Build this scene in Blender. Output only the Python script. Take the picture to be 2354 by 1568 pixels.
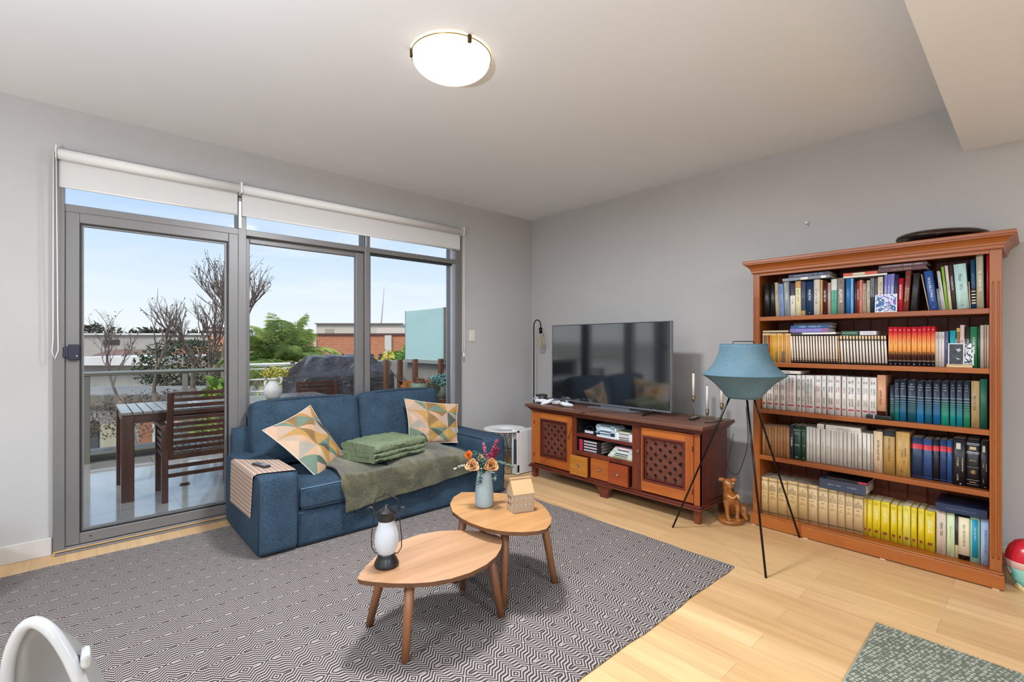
import bpy, bmesh, math, random
from mathutils import Vector, Matrix
R_=math.radians; pi=math.pi
for o in list(bpy.data.objects): bpy.data.objects.remove(o)
scn=bpy.context.scene; COL=scn.collection
# ---------------------------------------------------------------- camera
cam_d=bpy.data.cameras.new('camera'); cam=bpy.data.objects.new('camera',cam_d); COL.objects.link(cam)
cam.location=(0,0,1.26); cam.rotation_euler=(R_(90),0,-math.atan2(.6714,.7410))
cam_d.sensor_width=36; cam_d.lens=36*1097/2354; cam_d.shift_y=6/2354; cam_d.clip_end=1000; cam_d.clip_start=.02
scn.camera=cam
scn.view_settings.view_transform='Standard'; scn.view_settings.look='None'
scn.view_settings.gamma=1; scn.view_settings.use_curve_mapping=False
scn.view_settings.exposure=0.55
# ---------------------------------------------------------------- sky
w=bpy.data.worlds.new('sky'); scn.world=w; w.use_nodes=True
def build_sky():
    nt=w.node_tree; N=nt.nodes; L=nt.links; N.clear()
    out=N.new('ShaderNodeOutputWorld'); bg=N.new('ShaderNodeBackground'); tc=N.new('ShaderNodeTexCoord')
    sep=N.new('ShaderNodeSeparateXYZ'); L.new(tc.outputs['Generated'],sep.inputs[0])
    r=N.new('ShaderNodeValToRGB'); L.new(sep.outputs[2],r.inputs[0])
    el=r.color_ramp.elements; el[0].position=0; el[0].color=(.42,.41,.40,1); el[1].position=.001; el[1].color=(.92,.95,.98,1)
    for p,c in ((.08,(.80,.88,.98,1)),(.16,(.66,.80,.97,1)),(.25,(.50,.67,.96,1)),(1,(.38,.54,.90,1))):
        e=el.new(p); e.color=c
    mp=N.new('ShaderNodeMapping'); mp.inputs['Scale'].default_value=(1.2,3.0,9); mp.inputs['Rotation'].default_value=(.25,.3,.6)
    L.new(tc.outputs['Generated'],mp.inputs[0])
    n=N.new('ShaderNodeTexNoise'); n.inputs['Scale'].default_value=2.2; n.inputs['Detail'].default_value=8; n.inputs['Distortion'].default_value=.6
    L.new(mp.outputs[0],n.inputs[0])
    cr=N.new('ShaderNodeValToRGB'); cr.color_ramp.elements[0].position=.48; cr.color_ramp.elements[1].position=.78
    cr.color_ramp.elements[1].color=(.75,.75,.75,1); L.new(n.outputs[0],cr.inputs[0])
    m=N.new('ShaderNodeMix'); m.data_type='RGBA'; m.inputs['B'].default_value=(.93,.95,.98,1)
    L.new(cr.outputs[0],m.inputs['Factor']); L.new(r.outputs[0],m.inputs['A'])
    L.new(m.outputs['Result'],bg.inputs[0]); bg.inputs[1].default_value=.74
    L.new(bg.outputs[0],out.inputs[0])
build_sky()
sd=bpy.data.lights.new('daylight_sun','SUN'); sd.energy=2.2; sd.angle=R_(25); sd.color=(1,.96,.9)
so=bpy.data.objects.new('daylight_sun',sd); COL.objects.link(so); so.rotation_euler=(R_(38),0,R_(-60))
# the dish light in view, plus unseen fill lights added to brighten the room
def lamp(name,loc,power,size,col=(1,.95,.88)):
    d=bpy.data.lights.new(name,'AREA'); d.shape='DISK'; d.size=size; d.energy=power; d.color=col
    o=bpy.data.objects.new(name,d); COL.objects.link(o); o.location=loc; return o
lamp('dish_bulb',(1.37,1.96,2.57),58,.30,(.86,.92,1))
for i,(x,y) in enumerate(((-1.2,-1.4),(1.2,-1.6),(-1.6,1.2))): lamp('fill_downlight',(x,y,2.39 if y<.3 else 2.68),50,.25,(.82,.91,1))  # unseen downward fill, added behind the camera to lift the room brightness
up_fill=lamp('fill_uplight',(-1.15,.55,1.15),100,.40,(.72,.85,1)); up_fill.rotation_euler=(pi,0,0)   # invented upward fill behind the camera, added to brighten the ceiling
# ---------------------------------------------------------------- helpers
def lin(h):
    if isinstance(h,str):
        c=[int(h[i:i+2],16)/255 for i in (0,2,4)]
    else: c=h
    return tuple((v/12.92 if v<=.04045 else ((v+.055)/1.055)**2.4) for v in c)+(1,)
MATS={}
def nmat(name):
    m=bpy.data.materials.new(name); m.use_nodes=True; nt=m.node_tree
    b=nt.nodes['Principled BSDF']; return m,nt,b
def mix(nt,fac,a,b):
    m=nt.nodes.new('ShaderNodeMix'); m.data_type='RGBA'
    for k,v in (('Factor',fac),('A',a),('B',b)):
        if hasattr(v,'links') or hasattr(v,'is_linked'): nt.links.new(v,m.inputs[k])
        else: m.inputs[k].default_value=v
    return m.outputs['Result']
def ramp(nt,fac,els,const=False):
    r=nt.nodes.new('ShaderNodeValToRGB')
    if const: r.color_ramp.interpolation='CONSTANT'
    e=r.color_ramp.elements
    e[0].position=els[0][0]; e[0].color=els[0][1]; e[1].position=els[-1][0]; e[1].color=els[-1][1]
    for p,c in els[1:-1]: x=e.new(p); x.color=c
    nt.links.new(fac,r.inputs[0]); return r.outputs[0]
def coords(nt,kind='Object',scale=(1,1,1),rot=(0,0,0),loc=(0,0,0)):
    t=nt.nodes.new('ShaderNodeTexCoord'); m=nt.nodes.new('ShaderNodeMapping')
    m.inputs['Scale'].default_value=scale; m.inputs['Rotation'].default_value=rot; m.inputs['Location'].default_value=loc
    nt.links.new(t.outputs[kind],m.inputs[0]); return m.outputs[0]
def noise(nt,vec,scale,detail=4,rough=.5,dist=0):
    n=nt.nodes.new('ShaderNodeTexNoise'); n.inputs['Scale'].default_value=scale; n.inputs['Detail'].default_value=detail
    n.inputs['Roughness'].default_value=rough; n.inputs['Distortion'].default_value=dist
    nt.links.new(vec,n.inputs['Vector']); return n.outputs[0]
def bump(nt,b,h,strength=.2,dist=.002):
    x=nt.nodes.new('ShaderNodeBump'); x.inputs['Strength'].default_value=strength; x.inputs['Distance'].default_value=dist
    nt.links.new(h,x.inputs['Height']); nt.links.new(x.outputs[0],b.inputs['Normal'])
def math_(nt,op,a,b=None):
    m=nt.nodes.new('ShaderNodeMath'); m.operation=op
    for i,v in enumerate((a,b)):
        if v is None: continue
        if hasattr(v,'is_linked'): nt.links.new(v,m.inputs[i])
        else: m.inputs[i].default_value=v
    return m.outputs[0]
def M(col,rough=.6,metal=0,nz=0,nscale=30,bmp=0,spec=.5,emit=0,alpha=1,trans=0,coat=0,sheen=0,name='paint'):
    """plain surface with an optional slight mottling and relief"""
    k=('M',col,rough,metal,nz,nscale,bmp,spec,emit,alpha,trans,coat,sheen)
    if k in MATS: return MATS[k]
    m,nt,b=nmat(name); c=lin(col)
    b.inputs['Base Color'].default_value=c; b.inputs['Roughness'].default_value=rough; b.inputs['Metallic'].default_value=metal
    b.inputs['Specular IOR Level'].default_value=spec; b.inputs['Coat Weight'].default_value=coat; b.inputs['Sheen Weight'].default_value=sheen
    b.inputs['Transmission Weight'].default_value=trans; b.inputs['Alpha'].default_value=alpha
    if emit: b.inputs['Emission Color'].default_value=c; b.inputs['Emission Strength'].default_value=emit
    if nz or bmp:
        v=coords(nt); n=noise(nt,v,nscale,5)
        if nz:
            d=tuple(x*(1-nz) for x in c[:3])+(1,); l=tuple(min(1,x*(1+nz)) for x in c[:3])+(1,)
            nt.links.new(ramp(nt,n,[(.3,d),(.7,l)]),b.inputs['Base Color'])
        if bmp: bump(nt,b,n,bmp)
    MATS[k]=m; return m
def WOOD(dark,light,axis=1,scale=1.,rough=.4,grain=.6,coat=0,name='wood'):
    k=('W',dark,light,axis,scale,rough,grain,coat)
    if k in MATS: return MATS[k]
    m,nt,b=nmat(name); s=[22,22,22]; s[axis]=1.6; s=tuple(x*scale for x in s)
    v=coords(nt,scale=s); n=noise(nt,v,1.0,6,.6,.8); v2=coords(nt,scale=tuple(x*.22 for x in s)); n2=noise(nt,v2,1.,3,.5,1.5)
    f=math_(nt,'ADD',math_(nt,'MULTIPLY',n,grain),math_(nt,'MULTIPLY',n2,1-grain))
    nt.links.new(ramp(nt,f,[(.3,lin(dark)),(.68,lin(light))]),b.inputs['Base Color'])
    b.inputs['Roughness'].default_value=rough; b.inputs['Coat Weight'].default_value=coat; b.inputs['Coat Roughness'].default_value=.2
    bump(nt,b,n,.08,.001); MATS[k]=m; return m
def FAB(a,bc,scale=500,rough=.95,sheen=.0,big=.25,axis=0,name='fabric'):
    k=('F',a,bc,scale,big,axis)
    if k in MATS: return MATS[k]
    m,nt,b=nmat(name); s=[scale]*3; s[axis]=scale*.12
    n=noise(nt,coords(nt,scale=tuple(s)),1,3); n2=noise(nt,coords(nt),7,3)
    f=math_(nt,'ADD',math_(nt,'MULTIPLY',n,1-big),math_(nt,'MULTIPLY',n2,big))
    nt.links.new(ramp(nt,f,[(.36,lin(a)),(.64,lin(bc))]),b.inputs['Base Color'])
    b.inputs['Roughness'].default_value=rough; b.inputs['Sheen Weight'].default_value=sheen; b.inputs['Specular IOR Level'].default_value=.2
    bump(nt,b,n,.35,.001); MATS[k]=m; return m
class MB:
    """collects shapes into one mesh"""
    def __init__(s): s.v=[]; s.f=[]; s.mi=[]; s.sm=[]; s.uv=None
    def add(s,vs,fs,mi=0,sm=False):
        o=len(s.v); s.v+= [Vector(p) for p in vs]
        for f in fs: s.f.append([i+o for i in f]); s.mi.append(mi); s.sm.append(sm)
        return s
    def box(s,a,b,mi=0,T=None):
        x0,y0,z0=a; x1,y1,z1=b
        vs=[Vector(p) for p in ((x0,y0,z0),(x1,y0,z0),(x1,y1,z0),(x0,y1,z0),(x0,y0,z1),(x1,y0,z1),(x1,y1,z1),(x0,y1,z1))]
        if T: vs=[T@p for p in vs]
        return s.add(vs,[(0,3,2,1),(4,5,6,7),(0,1,5,4),(1,2,6,5),(2,3,7,6),(3,0,4,7)],mi)
    def bar(s,p0,p1,w,h=None,mi=0,up=(0,0,1)):
        """square bar from p0 to p1"""
        p0=Vector(p0);p1=Vector(p1);d=p1-p0;L=d.length;d.normalize();u=Vector(up)
        if abs(d.dot(u))>.99: u=Vector((0,1,0))
        a=d.cross(u).normalized(); c=a.cross(d); h=h or w
        T=Matrix((( *a,),( *d,),( *c,))).transposed().to_4x4(); T.translation=p0
        return s.box((-w/2,0,-h/2),(w/2,L,h/2),mi,T)
    def ring(s,rings,mi=0,sm=True,cap=(True,True),closed=False):
        n=len(rings[0]); vs=[p for r in rings for p in r]; fs=[]
        m=len(rings)
        for i in range(m if closed else m-1):
            for j in range(n):
                a=i*n+j;b=i*n+(j+1)%n;i2=(i+1)%m
                fs.append((a,b,i2*n+(j+1)%n,i2*n+j))
        s.add(vs,fs,mi,sm); o=len(s.v)-len(vs)
        if not closed:
            if cap[0]: s.f.append([o+j for j in range(n)][::-1]); s.mi.append(mi); s.sm.append(False)
            if cap[1]: s.f.append([o+(m-1)*n+j for j in range(n)]); s.mi.append(mi); s.sm.append(False)
        return s
    def tube(s,pts,r,n=8,mi=0,closed=False,cap=True):
        pts=[Vector(p) for p in pts]; m=len(pts); rr=r if isinstance(r,(list,tuple)) else [r]*m
        rings=[];pa=None
        for i in range(m):
            d=(pts[(i+1)%m]-pts[i-1]) if closed else (pts[min(i+1,m-1)]-pts[max(i-1,0)])
            if d.length<1e-9: d=Vector((0,0,1))
            d.normalize()
            if pa is None:
                u=Vector((0,0,1)) if abs(d.z)<.9 else Vector((1,0,0)); pa=d.cross(u).normalized()
            pa=(pa-d*pa.dot(d))
            if pa.length<1e-6: pa=d.orthogonal()
            pa.normalize(); pb=d.cross(pa)
            rings.append([pts[i]+(pa*math.cos(2*pi*j/n)+pb*math.sin(2*pi*j/n))*rr[i] for j in range(n)])
        return s.ring(rings,mi,True,(cap,cap),closed)
    def lathe(s,prof,c=(0,0,0),n=32,mi=0,sx=1,sy=1,cap=(True,True),a0=0):
        c=Vector(c)
        rings=[[c+Vector((r*sx*math.cos(a0+2*pi*j/n),r*sy*math.sin(a0+2*pi*j/n),z)) for j in range(n)] for r,z in prof]
        return s.ring(rings,mi,True,cap)
    def prism(s,pts,z0,z1,mi=0):
        n=len(pts)
        return s.add([(x,y,z0) for x,y in pts]+[(x,y,z1) for x,y in pts],[tuple(range(n))[::-1],tuple(range(n,2*n))]+[(i,(i+1)%n,n+(i+1)%n,n+i) for i in range(n)],mi)
    def grid(s,fn,nu,nv,mi=0,sm=True,T=None):
        vs=[fn(i/nu,j/nv) for j in range(nv+1) for i in range(nu+1)]
        if T: vs=[T@Vector(p) for p in vs]
        return s.add(vs,[(j*(nu+1)+i,j*(nu+1)+i+1,(j+1)*(nu+1)+i+1,(j+1)*(nu+1)+i) for j in range(nv) for i in range(nu)],mi,sm)
    def ball(s,c,r,n=12,m=8,mi=0):
        c=Vector(c); r=Vector(r) if not isinstance(r,(int,float)) else Vector((r,r,r))
        return s.ring([[c+Vector((r.x*math.sin(t)*math.cos(2*pi*j/n),r.y*math.sin(t)*math.sin(2*pi*j/n),-r.z*math.cos(t))) for j in range(n)] for t in [max(.001,min(pi-.001,pi*i/m)) for i in range(m+1)]],mi,True,(False,False))
    def xf(s,T):
        s.v=[T@p for p in s.v]; return s
    def build(s,name,mats,parent=None,bevel=0,sub=0,solid=0,origin=None,seg=2,weld=False,ang=35):
        me=bpy.data.meshes.new(name)
        if origin is None: origin=Vector((0,0,0))
        if parent is not None:
            p=parent; origin=Vector((0,0,0))
            while p is not None: origin=origin+p.location; p=p.parent
        origin=Vector(origin)
        me.from_pydata([tuple(p-origin) for p in s.v],[],s.f)
        if not isinstance(mats,(list,tuple)): mats=[mats]
        for m in mats: me.materials.append(m)
        for i,p in enumerate(me.polygons): p.material_index=s.mi[i]; p.use_smooth=s.sm[i]
        o=bpy.data.objects.new(name,me); COL.objects.link(o)
        if parent is not None: o.parent=parent
        else: o.location=origin
        if weld or solid:
            b=bmesh.new(); b.from_mesh(me); bmesh.ops.remove_doubles(b,verts=b.verts,dist=1e-5)
            if not solid: bmesh.ops.recalc_face_normals(b,faces=b.faces)
            b.to_mesh(me); b.free()
        if bevel:
            x=o.modifiers.new('bevel','BEVEL'); x.width=bevel; x.segments=seg; x.limit_method='ANGLE'; x.angle_limit=R_(ang)
        if solid:
            x=o.modifiers.new('thickness','SOLIDIFY'); x.thickness=solid; x.offset=0
        if sub:
            x=o.modifiers.new('smooth','SUBSURF'); x.levels=sub; x.render_levels=sub
        return o
def tag(o,label,cat,group=None,kind=None):
    o['label']=label; o['category']=cat
    if group: o['group']=group
    if kind: o['kind']=kind
    return o
def thing(name,label,cat,loc,group=None,kind=None):
    o=bpy.data.objects.new(name,None); o.empty_display_size=.05; COL.objects.link(o); o.location=loc
    return tag(o,label,cat,group,kind)
def struct(name,mb,mats,**k):
    o=mb.build(name,mats,**k); o['kind']='structure'; return o
def copy_tree(o,parent=None):
    c=o.copy(); COL.objects.link(c); c.parent=parent
    for ch in list(o.children): copy_tree(ch,c)
    return c
FONT_T=Matrix(((0,0,-1,0),(0,-1,0,0),(-1,0,0,0),(0,0,0,1)))      # text running down a spine that faces -x
FONT_H=Matrix(((0,0,-1,0),(-1,0,0,0),(0,1,0,0),(0,0,0,1)))       # level text facing -x
def text(name,body,size,mat,parent,T,ext=.0002,squash=1.0,align='CENTER'):
    c=bpy.data.curves.new(name,'FONT'); c.body=body; c.size=size; c.extrude=ext; c.resolution_u=1
    c.align_x=align; c.align_y='CENTER'; c.materials.append(mat)
    o=bpy.data.objects.new(name,c); COL.objects.link(o); o.parent=parent; o.matrix_local=T@Matrix.Diagonal((squash,1,1,1)); TEXTS.append(o); return o
TEXTS=[]
# ================================================================ THE SETTING
XR=3.9; YW=3.96; H=2.69; ZB=-.04
wall_m=M('b6b3b0',.85,nz=.03,nscale=1.5,name='wall_paint'); ceil_m=M('e4e4e4',.9,nz=.015,nscale=1,name='ceiling_paint')
white_m=M('dddad5',.5,name='white_trim')
def floor_mat():
    m,nt,b=nmat('oak_boards')
    v=coords(nt,rot=(0,0,R_(90)),loc=(0.3,-.076,0))
    br=nt.nodes.new('ShaderNodeTexBrick'); nt.links.new(v,br.inputs['Vector'])
    for k,x in (('Scale',1),('Mortar Size',.0008),('Mortar Smooth',.3),('Brick Width',1.35),('Row Height',.142),('Bias',0)): br.inputs[k].default_value=x
    br.offset=.37; br.squash=1
    br.inputs['Color1'].default_value=lin('c9a273'); br.inputs['Color2'].default_value=lin('dab586'); br.inputs['Mortar'].default_value=lin('a07a50')
    n=noise(nt,coords(nt,scale=(26,1.4,26)),1,6,.6,.6)
    n2=noise(nt,coords(nt,scale=(4,.5,4)),1,3,.5,1)
    f=math_(nt,'ADD',math_(nt,'MULTIPLY',n,.6),math_(nt,'MULTIPLY',n2,.4))
    g=ramp(nt,f,[(.3,(.74,.68,.60,1)),(.7,(1.12,1.12,1.10,1))])
    mm=nt.nodes.new('ShaderNodeMix'); mm.data_type='RGBA'; mm.blend_type='MULTIPLY'; mm.inputs['Factor'].default_value=1
    nt.links.new(br.outputs[0],mm.inputs['A']); nt.links.new(g,mm.inputs['B']); nt.links.new(mm.outputs['Result'],b.inputs['Base Color'])
    b.inputs['Roughness'].default_value=.34; b.inputs['Specular IOR Level'].default_value=.5
    bump(nt,b,br.outputs['Fac'],.25,.0006); return m
struct('floor',MB().box((-3,-3,-.12),(XR,YW+.02,0)),floor_mat())
struct('ceiling',MB().box((-3,-3,H),(XR,YW+.25,H+.2)),ceil_m)
struct('trim_1',MB().box((-3,-3,2.40),(XR,.30,H)),ceil_m)                # lowered bulkhead
struct('wall_right',MB().box((XR,-3,-.1),(XR+.2,YW+.25,H)),wall_m)
OX0,OX1,OZ=-.118,2.874,2.40
struct('wall_back',MB().box((-3,YW,-.1),(OX0,YW+.25,H)).box((OX1,YW,-.1),(XR,YW+.25,H)).box((OX0,YW,OZ),(OX1,YW+.25,H)),wall_m)
struct('wall_left',MB().box((-3.2,0,-.1),(-3,YW+.25,H)),wall_m)
bb=M('c9c3bc',.5,nz=.04,nscale=9,name='skirting_paint')
struct('baseboard_back',MB().box((-3,YW-.014,0),(OX0-.004,YW,.105)).box((OX1+.01,YW-.014,0),(XR,YW,.105)),bb,bevel=.003)
struct('baseboard_right',MB().box((XR-.014,-3,0),(XR,YW-.014,.105)),bb,bevel=.003)
struct('trim_2',MB().box((OX0-.005,YW-.05,0),(OX1+.03,YW-.035,.012)).box((OX0,YW-.034,0),(OX1,YW-.02,.02)),WOOD('b98c57','d3a870',0),bevel=.002)   # timber nosing
# sliding door and side windows: grey aluminium
alu=M('7b7876',.42,metal=.35,nz=.03,nscale=4,name='grey_aluminium'); seal=M('17171a',.5,name='rubber_seal')
alu_l=M('b9babd',.35,metal=.5,name='bright_aluminium')
def glass_mat():
    m,nt,b=nmat('window_glass'); N=nt.nodes; L=nt.links
    tr=N.new('ShaderNodeBsdfTransparent'); tr.inputs[0].default_value=(.97,.985,.98,1)
    gl=N.new('ShaderNodeBsdfGlossy'); gl.inputs['Roughness'].default_value=.0
    fr=N.new('ShaderNodeFresnel'); fr.inputs[0].default_value=1.05
    mx=N.new('ShaderNodeMixShader'); L.new(fr.outputs[0],mx.inputs[0]); L.new(tr.outputs[0],mx.inputs[1]); L.new(gl.outputs[0],mx.inputs[2])
    # rain spots on the outside
    v=coords(nt,scale=(1,1,1)); vo=N.new('ShaderNodeTexVoronoi'); vo.inputs['Scale'].default_value=60; vo.inputs['Randomness'].default_value=1; L.new(v,vo.inputs['Vector'])
    sz=noise(nt,v,9,3); thr=math_(nt,'MULTIPLY',sz,.28)
    sep=N.new('ShaderNodeSeparateXYZ'); L.new(v,sep.inputs[0])
    dens=ramp(nt,sep.outputs[2],[(0,(1,1,1,1)),(.9,(.45,.45,.45,1))])
    thr=math_(nt,'MULTIPLY',thr,dens)
    lt=math_(nt,'LESS_THAN',vo.outputs['Distance'],math_(nt,'SUBTRACT',thr,.05))
    sel=noise(nt,coords(nt,scale=(31,31,31)),1,1); lt=math_(nt,'MULTIPLY',lt,math_(nt,'GREATER_THAN',sel,.5))
    df=N.new('ShaderNodeBsdfDiffuse'); df.inputs[0].default_value=(.75,.75,.74,1)
    dt=N.new('ShaderNodeBsdfTranslucent'); dt.inputs[0].default_value=(.9,.9,.9,1); ad=N.new('ShaderNodeMixShader'); ad.inputs[0].default_value=.6; L.new(df.outputs[0],ad.inputs[1]); L.new(dt.outputs[0],ad.inputs[2])
    m2=N.new('ShaderNodeMixShader'); L.new(math_(nt,'MULTIPLY',lt,.75),m2.inputs[0]); L.new(mx.outputs[0],m2.inputs[1]); L.new(ad.outputs[0],m2.inputs[2])
    L.new(m2.outputs[0],N['Material Output'].inputs[0]); return m
glass=glass_mat()
YF=3.90
def frame_rect(mb,x0,x1,z0,z1,t,y0,y1,mi=0):
    mb.box((x0,y0,z0),(x0+t,y1,z1),mi).box((x1-t,y0,z0),(x1,y1,z1),mi).box((x0+t,y0,z0),(x1-t,y1,z0+t),mi).box((x0+t,y0,z1-t),(x1-t,y1,z1),mi)
# fixed outer frame with transom and mullions
fr=MB()
fr.box((OX0,YF+.03,.0),(-.066,YF+.19,OZ)).box((2.80,YF+.03,0),(OX1,YF+.19,OZ)).box((-.066,YF+.03,OZ-.06),(2.80,YF+.19,OZ)).box((-.066,YF+.03,0),(2.80,YF+.19,.028))
fr.box((-.066,YF+.04,2.06),(2.80,YF+.16,2.105)).box((.862,YF+.036,.030),(.915,YF+.17,2.335)).box((1.842,YF+.036,.030),(1.888,YF+.17,2.335))
wf=struct('window_1',fr,alu,bevel=.003)
p=MB().box((.862,YF+.02,2.105),(.878,YF+.05,2.3)).box((2.772,YF+.05,.03),(2.80,YF+.09,2.34)).box((1.842,YF+.03,2.105),(1.855,YF+.05,2.3))
p.build('bright_reveal',alu_l,wf)
g=MB().box((-.066,YF+.09,2.105),(.862,YF+.096,2.34)).box((.915,YF+.09,2.105),(1.842,YF+.096,2.34)).box((1.888,YF+.09,2.105),(2.772,YF+.096,2.34))
g.build('transom_pane',glass,wf)
d1=MB(); frame_rect(d1,-.066,.868,.032,2.066,.066,YF+.045,YF+.085); d=struct('door_1',d1,alu,bevel=.004)
s=MB(); frame_rect(s,-.001,.803,.096,2.004,.010,YF+.05,YF+.083); s.build('glazing_seal',seal,d)
s=MB(); frame_rect(s,.008,.793,.106,1.995,.012,YF+.062,YF+.084); s.build('glazing_bead',alu,d)
MB().box((.012,YF+.07,.11),(.79,YF+.076,1.99)).build('door_pane',glass,d)
lk=MB().box((-.052,YF+.015,1.16),(.0,YF+.05,1.255)).box((-.075,YF+.02,1.175),(-.045,YF+.045,1.24)); lk=lk.build('door_lock',M('1c2233',.4,name='lock_plastic'),d,bevel=.004)
MB().tube([(-.012,YF+.012,1.185),(-.012,YF+.02,1.185)],.005).build('lock_cylinder',M('c9c9c9',.2,metal=1),lk)
MB().tube([(.05,YF+.043,.07),(.05,YF+.047,.07)],.005,mi=0).build('screw_hole',seal,d)
MB().box((-.11,YF+.0,0),(2.87,YF+.06,.012)).box((-.11,YF+.035,.012),(2.87,YF+.045,.03)).build('sill_track',alu,wf,bevel=.002)
d2=MB(); frame_rect(d2,.905,1.845,.03,2.062,.045,YF+.09,YF+.13); d2.box((1.775,YF+.07,.03),(1.842,YF+.12,2.05)); d=struct('door_2',d2,alu,bevel=.004)
MB().box((.945,YF+.105,.07),(1.80,YF+.111,2.02)).build('door_pane',glass,d)
w2=MB(); frame_rect(w2,1.885,2.805,.03,2.064,.018,YF+.06,YF+.12); d=struct('window_2',w2,M('2c2c30',.5,name='dark_gasket'))
MB().box((1.9,YF+.09,.045),(2.79,YF+.096,2.05)).build('window_pane',glass,d)
# roller blinds
bl=M('d2cfcb',.8,nz=.02,nscale=200,name='blind_cloth'); blw=M('e6e4df',.45,name='blind_tube')
def blind(x0,x1,label,chain_x,cz):
    t=thing('roller_blind',label,'blind',((x0+x1)/2,3.88,2.385),'roller blinds over the glass doors')
    MB().tube([(x0,3.895,2.385),(x1,3.895,2.385)],.031,20).build('roller',blw,t)
    MB().box((x0+.008,3.925,2.205),(x1-.008,3.927,2.39)).build('blind_cloth',bl,t)
    MB().tube([(x0+.008,3.926,2.203),(x1-.008,3.926,2.203)],.008,10).build('bottom_rail',blw,t)
    for x in (x0-.006,x1+.002):
        MB().box((x-.002,3.86,2.35),(x+.004,YW-.001,2.425)).build('bracket',blw,t,bevel=.001)
    if chain_x is not None:
        pts=[(chain_x-.006,3.875,2.385),(chain_x-.008,3.885,cz+.12),(chain_x-.012,3.888,cz+.04),(chain_x,3.888,cz),(chain_x+.014,3.888,cz+.05),(chain_x+.012,3.885,cz+.25),(chain_x+.006,3.875,2.385)]
        MB().tube(pts,.0028,6).build('pull_chain',blw,t)
    return t
blind(-.098,.862,'wide cream roller blind over the sliding door next to the white cord loop',-.108,1.17)
t=blind(.875,2.855,'long cream roller blind over the two fixed panes nearest the room corner',2.862,1.15)
MB().box((2.855,3.875,1.13),(2.872,3.89,1.165)).build('chain_anchor',blw,t,bevel=.003)
sw=thing('light_switch','cream rectangular light switch on the wall beside the blind cord','light switch',(3.02,YW,1.34))
MB().box((2.985,YW-.008,1.285),(3.06,YW,1.40)).build('plate',M('ddd3c6',.4),sw,bevel=.003)
MB().box((3.012,YW-.013,1.325),(3.032,YW-.007,1.36)).build('rocker',M('e4dccf',.35),sw,bevel=.002)
hk=MB().tube([(XR-.001,1.123,2.13),(XR-.02,1.123,2.13),(XR-.024,1.123,2.135)],.010,12).tube([(XR-.004,1.123,2.115),(XR-.012,1.123,2.108)],.005,8)
tag(hk.build('wall_hook',M('e9e6e2',.4),origin=(XR,1.123,2.12)),'small white hook stuck on the bare wall above the bookcase end','hook')
# ceiling light
cl=thing('ceiling_light','round frosted glass dish light clipped to the ceiling, switched on','ceiling light',(1.37,1.96,H))
def dome_mat():
    m,nt,b=nmat('alabaster_glass'); v=coords(nt); n=noise(nt,v,7,3,.5,2.5)
    c=ramp(nt,n,[(.3,(1,.86,.62,1)),(.6,(1,.96,.86,1))])
    b.inputs['Base Color'].default_value=(.9,.86,.78,1); nt.links.new(c,b.inputs['Emission Color']); b.inputs['Roughness'].default_value=.25
    lw=nt.nodes.new('ShaderNodeLayerWeight'); lw.inputs[0].default_value=.35
    g=math_(nt,'SUBTRACT',1.0,lw.outputs['Facing']); s=math_(nt,'MULTIPLY',math_(nt,'POWER',g,1.2),1.1)
    nt.links.new(math_(nt,'ADD',s,.42),b.inputs['Emission Strength']); return m
C=(1.37,1.96)
prof=[(.19*math.sin(a),H-.018-.085*math.cos(a)) for a in [R_(x) for x in range(2,91,8)]]+[(.192,H-.016)]
MB().lathe(prof,(C[0],C[1],0),40,cap=(True,False)).build('glass_dish',dome_mat(),cl,solid=.004)
MB().lathe([(.10,H-.03),(.165,H-.022),(.172,H)],(C[0],C[1],0),32).build('back_plate',M('e8e4da',.5,name='plate_enamel'),cl)
brass=M('a3884f',.25,metal=1,name='brass'); 
pts=[(C[0]+.197*math.cos(a),C[1]+.197*math.sin(a),H-.012) for a in [2*pi*i/48 for i in range(48)]]
MB().tube(pts,.0025,6,closed=True).build('rim',brass,cl)
for a in (155,20,-100):
    a=R_(a); MB().box((-.006,-.009,-.024),(.008,.009,.012),0,Matrix.Translation((C[0]+.195*math.cos(a),C[1]+.195*math.sin(a),H-.014))@Matrix.Rotation(a,4,'Z')).build('clip',M('5a4a2c',.3,metal=.9),cl,bevel=.003)
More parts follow.
